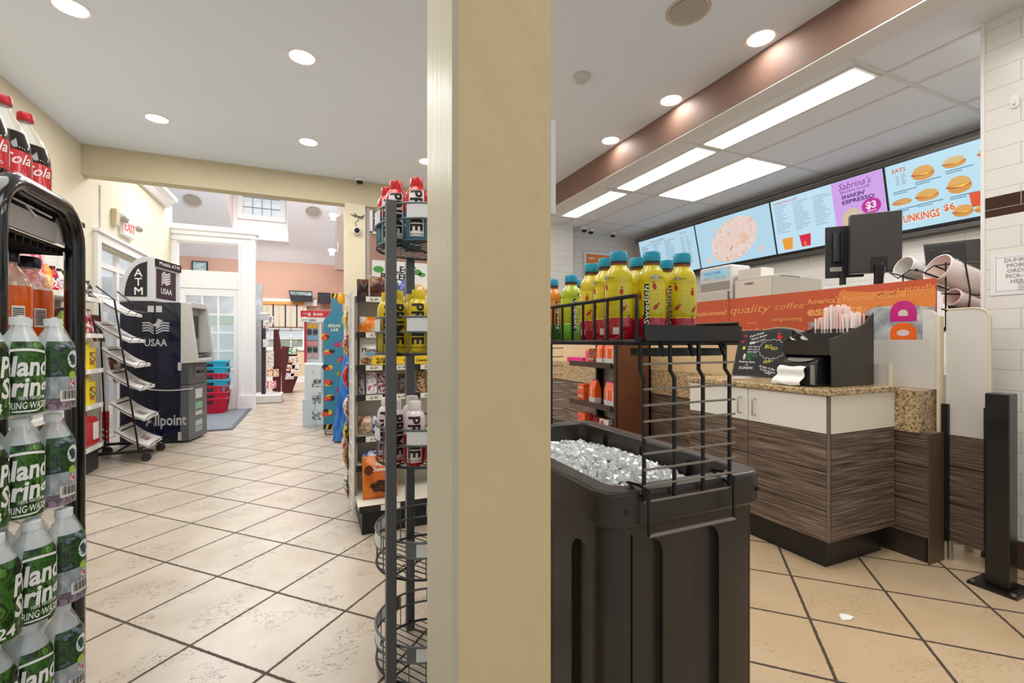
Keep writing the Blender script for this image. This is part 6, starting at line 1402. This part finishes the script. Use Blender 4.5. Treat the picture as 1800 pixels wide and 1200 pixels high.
# screen two: iced drink close-up
t2, O, W, q = screen(4.49, 3.42, 'menu screen with a giant peach coloured iced drink picture'); p_ = sb(q, t2, 'display', '#B4DBEE')
q = MB(); ro = random.Random(9); L_ = [[], []]
blob = MB(); blob.pl(O, NY, V1, [(.55+.30*math.cos(a)-.15*math.sin(a), .295+.17*math.cos(a)+.185*math.sin(a)) for a in [2*PI*i/36 for i in range(36)]], .004)
blob.build('ice_picture', busy('ice_picture', ['#E0A878', '#E8C4B0', '#E6D2CE', '#EBD8D0', '#D99A68'], 13, .3, vor=False), p_)
mm = MATS['ice_picture']; nt = mm.node_tree; bs_ = nt.nodes['Principled BSDF']; nt.links.new(bs_.inputs['Base Color'].links[0].from_socket, bs_.inputs['Emission Color']); bs_.inputs['Emission Strength'].default_value = .95; nt.links.remove(bs_.inputs['Base Color'].links[0]); bs_.inputs['Base Color'].default_value = (.01, .01, .01, 1)
q = MB()
for k in range(26):
    a = ro.uniform(0, 6.28); rr_ = ro.uniform(0, .2); cx = .55+rr_*math.cos(a)+.2*math.sin(a)*rr_*4; cy_ = .30+rr_*math.sin(a)*1.1
    s = ro.uniform(.03, .06); q.pl(O, NY, V1, [(cx+s*math.cos(b+a)*ro.uniform(.7, 1.1), cy_+s*math.sin(b+a)*ro.uniform(.7, 1.1)) for b in (0, 1.3, 2.5, 3.8, 5.)], .0045+.0002*k)
q.build('ice_cube_picture', scr('#EBCFC6', .75), p_)
q = MB()
for cx, cy_, s in ((.25, .47, .035), (.16, .10, .06), (.9, .12, .05), (.84, .30, .04)): MB().ell(O, NY, V1, cx, cy_, s, s*.7, .004, 10).build('splash_picture', scr('#D9D2D0', .7), p_)
# screen three
t3, O, W, q = screen(3.42, 2.34, 'menu screen with drink list and a purple espresso promotion'); p_ = sb(q, t3, 'display', '#C4E4F6')
q = MB(); q.text('REFRESHING & ICED', .03, O+Vector(NY)*.04+V1*.54, NY, V1, .01, off=.004); sb(q, p_, 'heading', '#C05A4A', .3)
sb(rows(O, .04, .66, .22, .52, 15, 3), p_, 'price_lines', '#8AA8C4', .5)
for x, c1, lab in ((.14, '#F0A02E', 'orange_cup'), (.33, '#D9143E', 'red_cup')):
    q = MB(); q.pl(O, NY, V1, [(x-.045, .05), (x+.045, .05), (x+.06, .17), (x-.06, .17)], .004); c_ = sb(q, p_, lab+'_picture', c1); q = MB(); q.text('8' if x > .2 else '', .06, O+Vector(NY)*(x-.02)+V1*.06, NY, V1, .01, off=.006); 
    if x > .2: sb(q, c_, 'lettering', '#F0A02E')
q = MB(); q.rect(O, NY, V1, .64, W-.012, .024, HS-.014, .0035); pu = sb(q, p_, 'purple_panel', '#D3A4EC', .75)
q = MB(); q.text("Sabrina's", .085, O+Vector(NY)*.70+V1*.50, NY, V1, .0, .35, width=.28, off=.006); q.text('BROWN SUGAR', .034, O+Vector(NY)*.715+V1*.465, NY, V1, .005, width=.25, off=.006); sb(q, pu, 'script_lettering', '#7A3A8E', .3)
q = MB(); q.text("SHAKIN'", .048, O+Vector(NY)*.72+V1*.415, NY, V1, .03, width=.20, off=.006); q.text('ESPRESSO', .048, O+Vector(NY)*.72+V1*.365, NY, V1, .03, width=.27, off=.006); sb(q, pu, 'lettering', '#4A1A6A', .2)
q = MB(); q.ell(O, NY, V1, .955, .295, .078, .070, .006, 28); rd_ = sb(q, pu, 'price_disc', '#C01C9A', .7); q = MB(); q.text('$3', .085, O+Vector(NY)*.955+V1*.275, NY, V1, .03, align='C', off=.009); q.text('MEDIUM', .02, O+Vector(NY)*.955+V1*.245, NY, V1, .01, align='C', off=.009); sb(q, rd_, 'lettering', '#F8EEF6', .9)
q = MB(); q.ell(O, NY, V1, .79, .22, .09, .095, .0045, 24); q.rect(O, NY, V1, .70, .88, .03, .2, .0045); sb(q, pu, 'hair_picture', '#D9C0A4', .6); q = MB(); q.ell(O, NY, V1, .80, .205, .048, .062, .006, 20); sb(q, pu, 'face_picture', '#E6C4B8', .65)
# screen four: food
t4, O, W, q = screen(2.34, 1.26, 'menu screen of sandwiches beside the white tiled wall'); p_ = sb(q, t4, 'display', '#BDE4F5')
q = MB(); q.text('EATS', .045, O+Vector(NY)*.06+V1*.515, NY, V1, .02, off=.004); sb(q, p_, 'heading', '#E2672A', .6); q = MB(); q.text('UNKINGS', .085, O+Vector(NY)*.10+V1*.085, NY, V1, .03, .0, width=.25, off=.007); q.text('$6', .07, O+Vector(NY)*.375+V1*.115, NY, V1, .03, off=.007); sb(q, p_, 'lettering', '#E2672A', .6)
q = MB(); q.text('UNKINGS', .085, O+Vector(NY)*.096+V1*.083, NY, V1, .075, .0, width=.258, off=.004); q.text('$6', .07, O+Vector(NY)*.372+V1*.114, NY, V1, .075, off=.004); sb(q, p_, 'letter_outline', '#FBF6F2', .9)
q = MB(); ln = rows(O, .08, .16, .40, .49, 6, 2); sb(ln, p_, 'small_lines', '#9AA0A8', .5)
def food(cx, cy, w_, h_, top, nm, bag_=False):
    q = MB(); q.ell(O, NY, V1, cx, cy-h_*.25, w_*1.02, h_*.55, .004, 18); b0 = sb(q, p_, nm, '#D99A4A', .55)
    q = MB(); q.ell(O, NY, V1, cx-.004, cy-h_*.08, w_*1.1, h_*.22, .005, 18); sb(q, b0, 'filling', '#C0503A', .5)
    q = MB(); q.pl(O, NY, V1, [(cx-w_, cy-h_*.06), (cx+w_, cy-h_*.02), (cx+w_*.3, cy-h_*.28)], .0055); sb(q, b0, 'cheese', '#F2CE4A', .7)
    q = MB(); q.pl(O, NY, V1, [(cx+w_*math.cos(PI*i/14), cy+h_*.75*math.sin(PI*i/14)) for i in range(15)], .006); sb(q, b0, 'bun_top', top, .6)
for a in ((.27, .46, .072, .075, '#E3A85A', 'croissant_picture'), (.47, .475, .068, .055, '#D9C08A', 'wrap_picture'), (.28, .275, .075, .06, '#E0AC62', 'bagel_picture'), (.485, .295, .072, .085, '#E0AE5E', 'muffin_picture'), (.105, .265, .068, .035, '#CFA070', 'roll_picture'), (.67, .48, .06, .05, '#D9B070', 'pastry_picture'), (.68, .30, .06, .05, '#DDB070', 'melt_picture'), (.86, .40, .07, .06, '#DDB070', 'plate_picture')): food(*a)
for k, (x, y) in enumerate(((.21, .385), (.41, .41), (.21, .205), (.42, .205), (.05, .35), (.05, .20), (.62, .42), (.62, .22))):
    q = MB(); q.rect(O, NY, V1, x, x+.17, y, y+.008, .004); q.rect(O, NY, V1, x, x+.10, y-.016, y-.009, .004); sb(q, p_, 'caption_line', '#5E8AA8', .4)
food(.49, .09, .06, .06, '#E3A85A', 'meal_picture'); food(.62, .075, .06, .04, '#E0B060', 'side_picture')
q = MB(); q.pl(O, NY, V1, [(.545, .10), (.60, .10), (.61, .21), (.535, .21)], .0065); sb(q, p_, 'carton_picture', '#E2562A', .6)
q = MB(); q.ell(O, NY, V1, .665, .14, .045, .065, .007, 18); sb(q, p_, 'drink_picture', '#E88A5A', .6)
rl_ = thing('screen_rail', 'dark mounting rail under the row of menu screens', 'rail', (4.72, 3.4, 2.04)); MB().box(4.68, 4.80, 1.2, 5.6, 2.015, 2.05).build('rail', M('rail_dark', '#3A3836', .4), rl_)

# ================================================================ behind the counter
bc_ = thing('back_counter', 'low steel back counter along the tiled wall behind the service counter', 'counter', (4.2, 3.5, 0)); MB().box(3.45, 4.78, 1.6, 5.8, 0, .90).build('body', steel, bc_); MB().box(3.5, 3.75, 2.98, 3.42, .90, 1.5).build('shelf_box', steel, bc_)
ov = thing('countertop_oven', 'wide stainless steel oven with dark name plate behind the orange shield', 'oven', (3.8, 2.8, .9))
ovm = M('oven_steel', '#BDB6A8', .35, .55, noise=(3, .12)); MB().box(3.5, 4.15, 2.605, 2.965, .9025, 1.675).build('body', ovm, ov, bevel=.008)
MB().box(3.494, 3.5, 2.61, 2.96, 1.3, 1.66).build('front_panel', M('oven_white', '#D9D3C8', .35, .2), ov); t = MB(); t.text('TURBO', .028, (3.493, 2.86, 1.615), NY, AZ, .02); t.build('lettering', ink, ov)
q = MB().box(3.75, 4.0, 2.7, 2.9, 1.676, 1.70); q.build('vent_cap', black, ov); MB().box(3.52, 3.68, 2.72, 2.95, 1.676, 1.76).build('control_box', M('control_white', '#DAD6CE', .4), ov)
MB().box(4.15, 4.17, 2.62, 2.7, 1.4, 1.6).build('side_cap', black, ov)
dp = thing('drink_dispenser', 'white boxy dispenser with blue and yellow screen behind the orange shield', 'dispenser', (3.6, 3.2, 1.5))
MB().box(3.5, 3.75, 3.0, 3.38, 1.501, 1.83).build('body', M('dispenser_white', '#D9D8D6', .35), dp, bevel=.02)
q = MB(); q.rect((3.498, 3.34, 1.71), NY, AZ, 0, .31, 0, .09); s_ = q.build('screen', M('dispenser_screen', '#8FC0D9', .3, emit=.35), dp); t = MB(); t.text('WELCOME', .04, (3.4965, 3.32, 1.755), NY, AZ, .01, width=.2); t.build('blue_lettering', M('blue_text', '#3E9AC0', .4), s_); t = MB(); t.text('0000  LATTE', .035, (3.4965, 3.32, 1.715), NY, AZ, .01, width=.25); t.build('yellow_lettering', M('olive_text', '#C0B04A', .4), s_)
q = MB(); q.rect((3.498, 3.36, 1.60), NY, AZ, 0, .34, 0, .08); q.build('dark_front', M('dispenser_grey', '#9A968E', .4), dp); MB().box(3.47, 3.5, 3.02, 3.36, 1.50, 1.585).build('drip_tray', steel, dp)
def pt3(px, py, d):
    u, v_ = (px-900)/800, (600-py)/800; s, c = .4008, .9162
    return Vector((d*(s+u*c), d*(c-u*s), 1.12+d*v_))
# order displays
def frame_at(c, yaw, pitch=0.):
    F = Vector((math.cos(yaw), math.sin(yaw), 0)); U = Vector((math.sin(yaw), -math.cos(yaw), 0))  # F towards the viewer side normal, U to the viewer's right
    return F, U
c = Vector((3.35, 1.76, 1.765)); t = thing('order_display', 'large black order display seen from behind on a dark stem', 'display', tuple(c))
yaw = math.atan2(-1.76, -3.35)+.22; F = Vector((math.cos(yaw), math.sin(yaw), 0)); U = Vector((-F.y, F.x, 0)); Z = Vector((0, 0, 1))
dbm = M('display_black', '#38332C', .4); 
bd = MB().obox(c-U*.135-Z*.195-F*.0, U*.27, Z*.39, -F*.07).build('back_shell', dbm, t, bevel=.006)
MB().obox(c-U*.03-Z*.195+F*.001, U*.09, Z*.10, -F*.02).build('cable_recess', ink, t)
MB().cyl(c-Z*.15+F*.004+U*.015, c-Z*.46-F*.03+U*.015, .026, .026, 14).build('stem', black, t, smooth=50); MB().cyl(c-Z*.45-F*.03+U*.015, c-Z*.86-F*.03+U*.015, .03, .03, 14).build('pole', black, t)
q = MB().tube([c-Z*.14+U*.03+F*.004, c-Z*.18+U*.045+F*.012, c-Z*.26+U*.03+F*.0], .004, 6); q.build('cable', M('grey_cable', '#6A655C', .5), t)
c2 = Vector((3.38, 1.98, 1.745)); t = thing('order_display', 'narrower black display with roller and white label beside the large order display', 'display', tuple(c2))
MB().obox(c2-U*.10-Z*.18, U*.22, Z*.36, -F*.025).build('back_shell', black, t, bevel=.004); MB().cyl(c2-U*.03-Z*.07+F*.01, c2-U*.03+Z*.13+F*.01, .032, n=18).build('roller', M('roller_black', '#1C1C20', .25), t, smooth=50)
MB().obox(c2-U*.075-Z*.135+F*.001, U*.07, Z*.03, F*.001).build('label', M('label_plate', '#A9A69A', .4), t); MB().cyl(c2-Z*.15, c2-Z*.84, .02, n=10).build('stem', black, t)
c3 = Vector((3.42, 1.40, 1.60)); t = thing('register_display', 'open backed black register display tilted beside the tiled wall', 'display', tuple(c3))
yaw3 = math.atan2(-1.4, -3.42)+.05; F3 = Vector((math.cos(yaw3), math.sin(yaw3), .0)); U3 = Vector((-F3.y, F3.x, 0)); Z3 = (Vector((0, 0, 1))+U3*-.08+F3*-.12).normalized()
MB().obox(c3-U3*.12-Z3*.11, U3*.24, Z3*.22, -F3*.04).build('shell', dbm, t, bevel=.006); q = MB(); q.obox(c3-U3*.115-Z3*.08+F3*.002, U3*.17, Z3*.17, F3*.006); q.build('open_back', ink, t)
q = MB()
for k in range(5): MB().obox(c3+U3*R.uniform(-.1, .02)+Z3*R.uniform(-.06, .07)+F3*.008, U3*R.uniform(.01, .04), Z3*R.uniform(.008, .02), F3*.006).build('circuit', M('circuit_dark', '#3C4046', .4), t)
MB().obox(c3-U3*.055-Z3*.05+F3*.012, U3*.075, Z3*.045, F3*.02).build('connector', M('connector_tan', '#B09A7E', .5), t); MB().cyl(c3-Z*.10-F3*.02, c3-Z*.70-F3*.02, .022, n=10).build('stem', black, t)
pr2 = thing('receipt_printer', 'white receipt printer below the order displays', 'printer', (3.4, 2.12, 1.46)); MB().box(3.34, 3.50, 1.86, 2.10, 1.44, 1.51).build('body', M('printer_white', '#E4E4E4', .35), pr2, bevel=.015)
MB().box(3.33, 3.5, 1.7, 2.4, 1.385, 1.41).build('shelf', black, pr2); MB().box(3.40, 3.44, 1.75, 1.79, .9, 1.385).build('leg', black, pr2); MB().box(3.40, 3.44, 2.3, 2.34, .9, 1.385).build('leg', black, pr2)
for k, (y, mtl, lab) in enumerate(((2.28, M('blue_trigger', '#2A4A9A', .4), 'spray bottle with a blue trigger behind the orange shield'), (2.03, M('red_trigger', '#B0122A', .4), 'spray bottle with a red trigger behind the orange shield'))):
    t = thing('spray_bottle', lab, 'bottle', (3.2, y, 1.2)); MB().lathe([(0, 0), (.035, 0), (.035, .15), (.015, .2), (.015, .22)], (3.2, y, 1.22), 16, cap=False).build('bottle_body', M('pale_bottle', '#E6D6D2', .3), t, smooth=50)
    MB().obox((3.17, y+.06, 1.435), (.05, 0, 0), (0, -.11, -.0), (0, 0, .03)).build('trigger', mtl, t, bevel=.006)
sh2 = thing('under_counter_shelf', 'steel work shelf behind the orange shield', 'shelf', (3.2, 3, 1.2)); MB().box(3.06, 3.34, 1.6, 4.4, 1.195, 1.218).build('top', steel, sh2)
for y in (1.7, 4.3): MB().box(3.1, 3.14, y, y+.04, 0, 1.195).build('leg', steel, sh2)
# cup sleeves in a tilted wire holder
cupw = M('cup_white', '#ECE8E4', .3); cupp = M('cup_clear_pink', '#F8E8E2', .2, coat=.6)
def sleeve(a, b, r, mtl, inner, lab):
    a, b = Vector(a), Vector(b); t = thing('cup_sleeve', lab, 'cups', tuple(a)); ax = (b-a).normalized()
    q = MB(); q.tube([a, a+ax*.012, a+ax*.02, b], [r*1.04, r*1.04, r, r*.82], 28); 
    q.f = [f for f in q.f if len(f) < 20]; q.k = q.k[:len(q.f)]; q.build('outer_cup', mtl, t, smooth=50)
    q = MB(); q.tube([a-ax*.001, a+ax*.10], [r*.97, r*.7], 28); q.f = [f for i, f in enumerate(q.f) if not (len(f) > 20 and i == len(q.f)-2)]; q.k = q.k[:len(q.f)]; q.build('inner_cup', inner, t, smooth=50)
    q = MB(); q.tube([a+r*1.02*(math.cos(2*PI*i/28)*ax.orthogonal().normalized()+math.sin(2*PI*i/28)*ax.cross(ax.orthogonal()).normalized()) for i in range(28)], .004, 6, closed=True); q.build('rim', mtl, t, smooth=60)
sleeve((3.30, 1.585, 1.575), (3.62, 1.47, 1.45), .062, cupw, M('cup_inside', '#D6D3CE', .5), 'stack of white foam cups lying in the wire holder, open end outward')
sleeve((3.25, 1.40, 1.535), (3.62, 1.22, 1.36), .080, cupp, M('cup_pink_inside', '#EBD6D0', .3), 'stack of clear pinkish cups lying in the wire holder')
sleeve((3.24, 1.33, 1.365), (3.60, 1.22, 1.25), .045, M('cup_clear', '#F4DED6', .2, coat=.6), M('cup_pink_inside', '#EBD6D0', .3), 'lower stack of clear cups under the pinkish one')
wh_ = thing('cup_holder', 'black wire cup holder above the gate by the tiled wall', 'holder', (3.3, 1.35, 1.4))
q = MB()
for pts in ([(3.22, 1.62, 1.54), (3.23, 1.58, 1.50), (3.24, 1.52, 1.545), (3.25, 1.46, 1.52), (3.26, 1.42, 1.555), (3.28, 1.36, 1.555), (3.30, 1.32, 1.56), (3.40, 1.25, 1.55)], [(3.22, 1.62, 1.54), (3.45, 1.28, 1.36)], [(3.24, 1.50, 1.545), (3.5, 1.25, 1.36)], [(3.26, 1.42, 1.555), (3.55, 1.2, 1.37)], [(3.22, 1.35, 1.56), (3.22, 1.35, 1.20)], [(3.20, 1.36, 1.385), (3.45, 1.25, 1.375), (3.5, 1.22, 1.36)], [(3.3, 1.30, 1.56), (3.28, 1.27, 1.38), (3.27, 1.28, 1.22)], [(3.22, 1.55, 1.52), (3.22, 1.55, 1.21)], [(3.5, 1.27, 1.55), (3.5, 1.27, 1.48), (3.7, 1.2, 1.48)], [(3.2, 1.36, 1.30), (3.5, 1.24, 1.22)]): q.tube(pts, .0042, 6)
q.build('wire_frame', blackm, wh_, smooth=60); MB().box(3.19, 3.6, 1.22, 1.6, 1.18, 1.2).build('base_tray', black, wh_)
for x, y in ((3.22, 1.57), (3.57, 1.57), (3.57, 1.25), (3.22, 1.25)): MB().box(x-.015, x+.015, y-.015, y+.015, 0, 1.18).build('leg', steel, wh_)

# ================================================================ coffee bag rack at the counter
cr = thing('coffee_rack', 'brown metal shelf rack of orange coffee bags against the service counter', 'rack', (2.6, 3.6, 0))
brm = M('rack_brown', '#6A4028', .35, noise=(3, .15, '#5A3420')); gyp = M('rack_grey_back', '#B9B6B4', .5)
RX0, RX1, RY0, RY1 = 2.42, 2.80, 3.27, 4.0
MB().box(RX0, RX1, RY0, RY0+.02, 0, 1.15).build('side_panel', brm, cr); MB().box(RX1-.02, RX1, RY0, RY1, .05, 1.15).build('back_panel', gyp, cr); MB().box(RX1-.10, RX1, RY1-.03, RY1, 0, 1.15).build('rear_post', ink, cr)
MB().box(RX0-.004, RX0+.02, RY0-.001, RY0+.03, 0, 1.15).build('slotted_post', M('slot_post', '#3A241A', .4), cr)
q = MB()
for k in range(26): q.box(RX0+.004, RX0+.012, RY0-.0025, RY0, .1+k*.04, .122+k*.04)
q.build('slot', ink, cr)
lipm = M('lip_brown', '#4A382E', .35, .2)
for z in (.905, .525, .16): s_ = MB().box(RX0+.01, RX1-.02, RY0+.02, RY1-.01, z-.015, z).build('shelf', M('shelf_brown', '#3A2C26', .4), cr); MB().box(RX0-.02, RX0+.01, RY0+.06, RY1+.02, z-.028, z+.022).build('front_lip', lipm, s_)
MB().box(RX0, RX1, RY0, RY1, 0, .10).build('base', ink, cr)
cbp = proto('coffee_bag', '', 'bag', 'orange coffee bags on the brown rack'); w2, d2, h2_ = .098, .07, .225
q = MB(); q.add([(-d2/2, -w2/2, 0), (d2/2, -w2/2, 0), (d2/2, w2/2, 0), (-d2/2, w2/2, 0), (-d2*.55, -w2*.52, .06), (d2*.55, -w2*.52, .06), (d2*.55, w2*.52, .06), (-d2*.55, w2*.52, .06), (-d2*.5, -w2/2, .15), (d2*.5, -w2/2, .15), (d2*.5, w2/2, .15), (-d2*.5, w2/2, .15), (-d2*.12, -w2*.46, h2_), (d2*.12, -w2*.46, h2_), (d2*.12, w2*.46, h2_), (-d2*.12, w2*.46, h2_)], [])
for lv in range(3):
    q.m = 0 if lv == 0 else 1
    for i in range(4): j = (i+1) % 4; q.add([q.v[lv*4+i], q.v[lv*4+j], q.v[lv*4+4+j], q.v[lv*4+4+i]], [(0, 1, 2, 3)])
q.m = 2; q.add([q.v[12], q.v[13], q.v[14], q.v[15]], [(0, 1, 2, 3)]); q.box(-d2*.16, d2*.16, -w2*.47, w2*.47, h2_-.012, h2_+.002)
q.build('pouch', [M('bag_white_base', '#DAD8D6', .35), M('bag_orange', '#EA5E1C', .3, coat=.3), M('bag_pink_top', '#C0407A', .35)], cbp, bevel=.004)
t = MB(); t.text("DUNKIN'", .034, (-d2*.56, -.012, .065), AZ, AY, .025, width=.085); t.build('lettering', wink, cbp)
# text runs upward on the face towards -X
for z, ys, nm in ((.9055, (3.35, 3.455, 3.56), 'upper'), (.5255, (3.34, 3.45, 3.555, 3.70), 'lower')):
    for k, y in enumerate(ys):
        put(cbp, (RX0+.06+.012*(k % 2)+(.10 if nm == 'lower' and k == 2 else 0), y, z), R.uniform(-.15, .15), '%s coffee bag on the %s rack shelf, counted from the side panel' % (('first', 'second', 'third', 'fourth')[k], nm))
def carton(x0, x1, y0, y1, z, h_, cols, lab, name='coffee_carton', txt=None):
    t = thing(name, lab, 'box', ((x0+x1)/2, (y0+y1)/2, z)); MB().box(x0, x1, y0, y1, z+.001, z+h_).build('carton', busy('ct_'+''.join(c.strip('#') for c in cols), cols, 9, .45), t, bevel=.002)
    if txt: q = MB(); q.text(txt, h_*.3, (x0-.001, y1-.01, z+h_*.5), NY, AZ, .01, width=(y1-y0)*.8); q.build('lettering', wink, t)
carton(2.47, 2.56, 3.68, 3.80, .906, .075, ['#B0582A', '#8A4424', '#C98A5A'], 'brown coffee pod carton, bottom of a pair on the upper rack shelf', txt='PODS'); carton(2.48, 2.56, 3.69, 3.79, .982, .07, ['#8A4A2A', '#B0683A', '#5A3020'], 'brown coffee pod carton, top of a pair on the upper rack shelf')
carton(2.44, 2.54, 3.82, 3.93, .526, .085, ['#E0582A', '#EA6A2E', '#B0442A'], 'orange coffee pod carton, bottom of a pair on the lower rack shelf', txt='PODS'); carton(2.44, 2.54, 3.82, 3.93, .612, .085, ['#E0582A', '#EA6A2E', '#B0442A'], 'orange coffee pod carton, top of a pair on the lower rack shelf', txt='PODS')
carton(2.44, 2.54, 3.80, 3.93, .161, .25, ['#E0502A', '#F06A3A', '#C9402A'], 'bright orange carton on the lowest rack shelf', txt='DUNKIN'); carton(2.50, 2.58, 3.62, 3.76, .161, .24, ['#A92A2A', '#5A1A1A', '#C94A3A'], 'dark red carton on the lowest rack shelf'); carton(2.46, 2.56, 3.44, 3.58, .161, .24, ['#B83434', '#E0DAD6', '#8A2424'], 'red carton with a white strip on the lowest rack shelf')
carton(2.86, 2.96, 4.30, 4.44, .871, .155, ['#EE8A2A', '#E03E8A', '#F0A040', '#F0DCD0'], 'orange and pink box on the granite counter beside the brown rack', 'treat_box'); carton(2.86, 2.96, 4.50, 4.85, .871, .06, ['#E02E8A', '#D9287E', '#F08AB8'], 'flat pink box on the granite counter', 'treat_box')
ep = thing('framed_poster', 'orange poster with a dark outlined cup lid in a white frame on the end wall', 'poster', (4.1, 5.89, 2.1)); MB().box(3.76, 4.45, 5.875, 5.899, 1.75, 2.49).build('frame', white, ep); MB().rect((3.80, 5.874, 1.79), AX, AZ, 0, .61, 0, .66, 0.0005).build('print', M('poster_orange', '#E8802A', .4), ep)
q = MB(); q.ell((0, 5.872, 0), AX, AZ, 4.10, 2.18, .22, .14, 0, 16, 0, PI); q.build('lid_outline', ink, ep); q = MB(); q.ell((0, 5.871, 0), AX, AZ, 4.10, 2.17, .20, .125, 0, 16, 0, PI); q.build('lid_print', wink, ep); t = MB(); t.text('NEW', .05, (3.84, 5.872, 2.37), AX, AZ, .02); t.build('lettering', wink, ep)
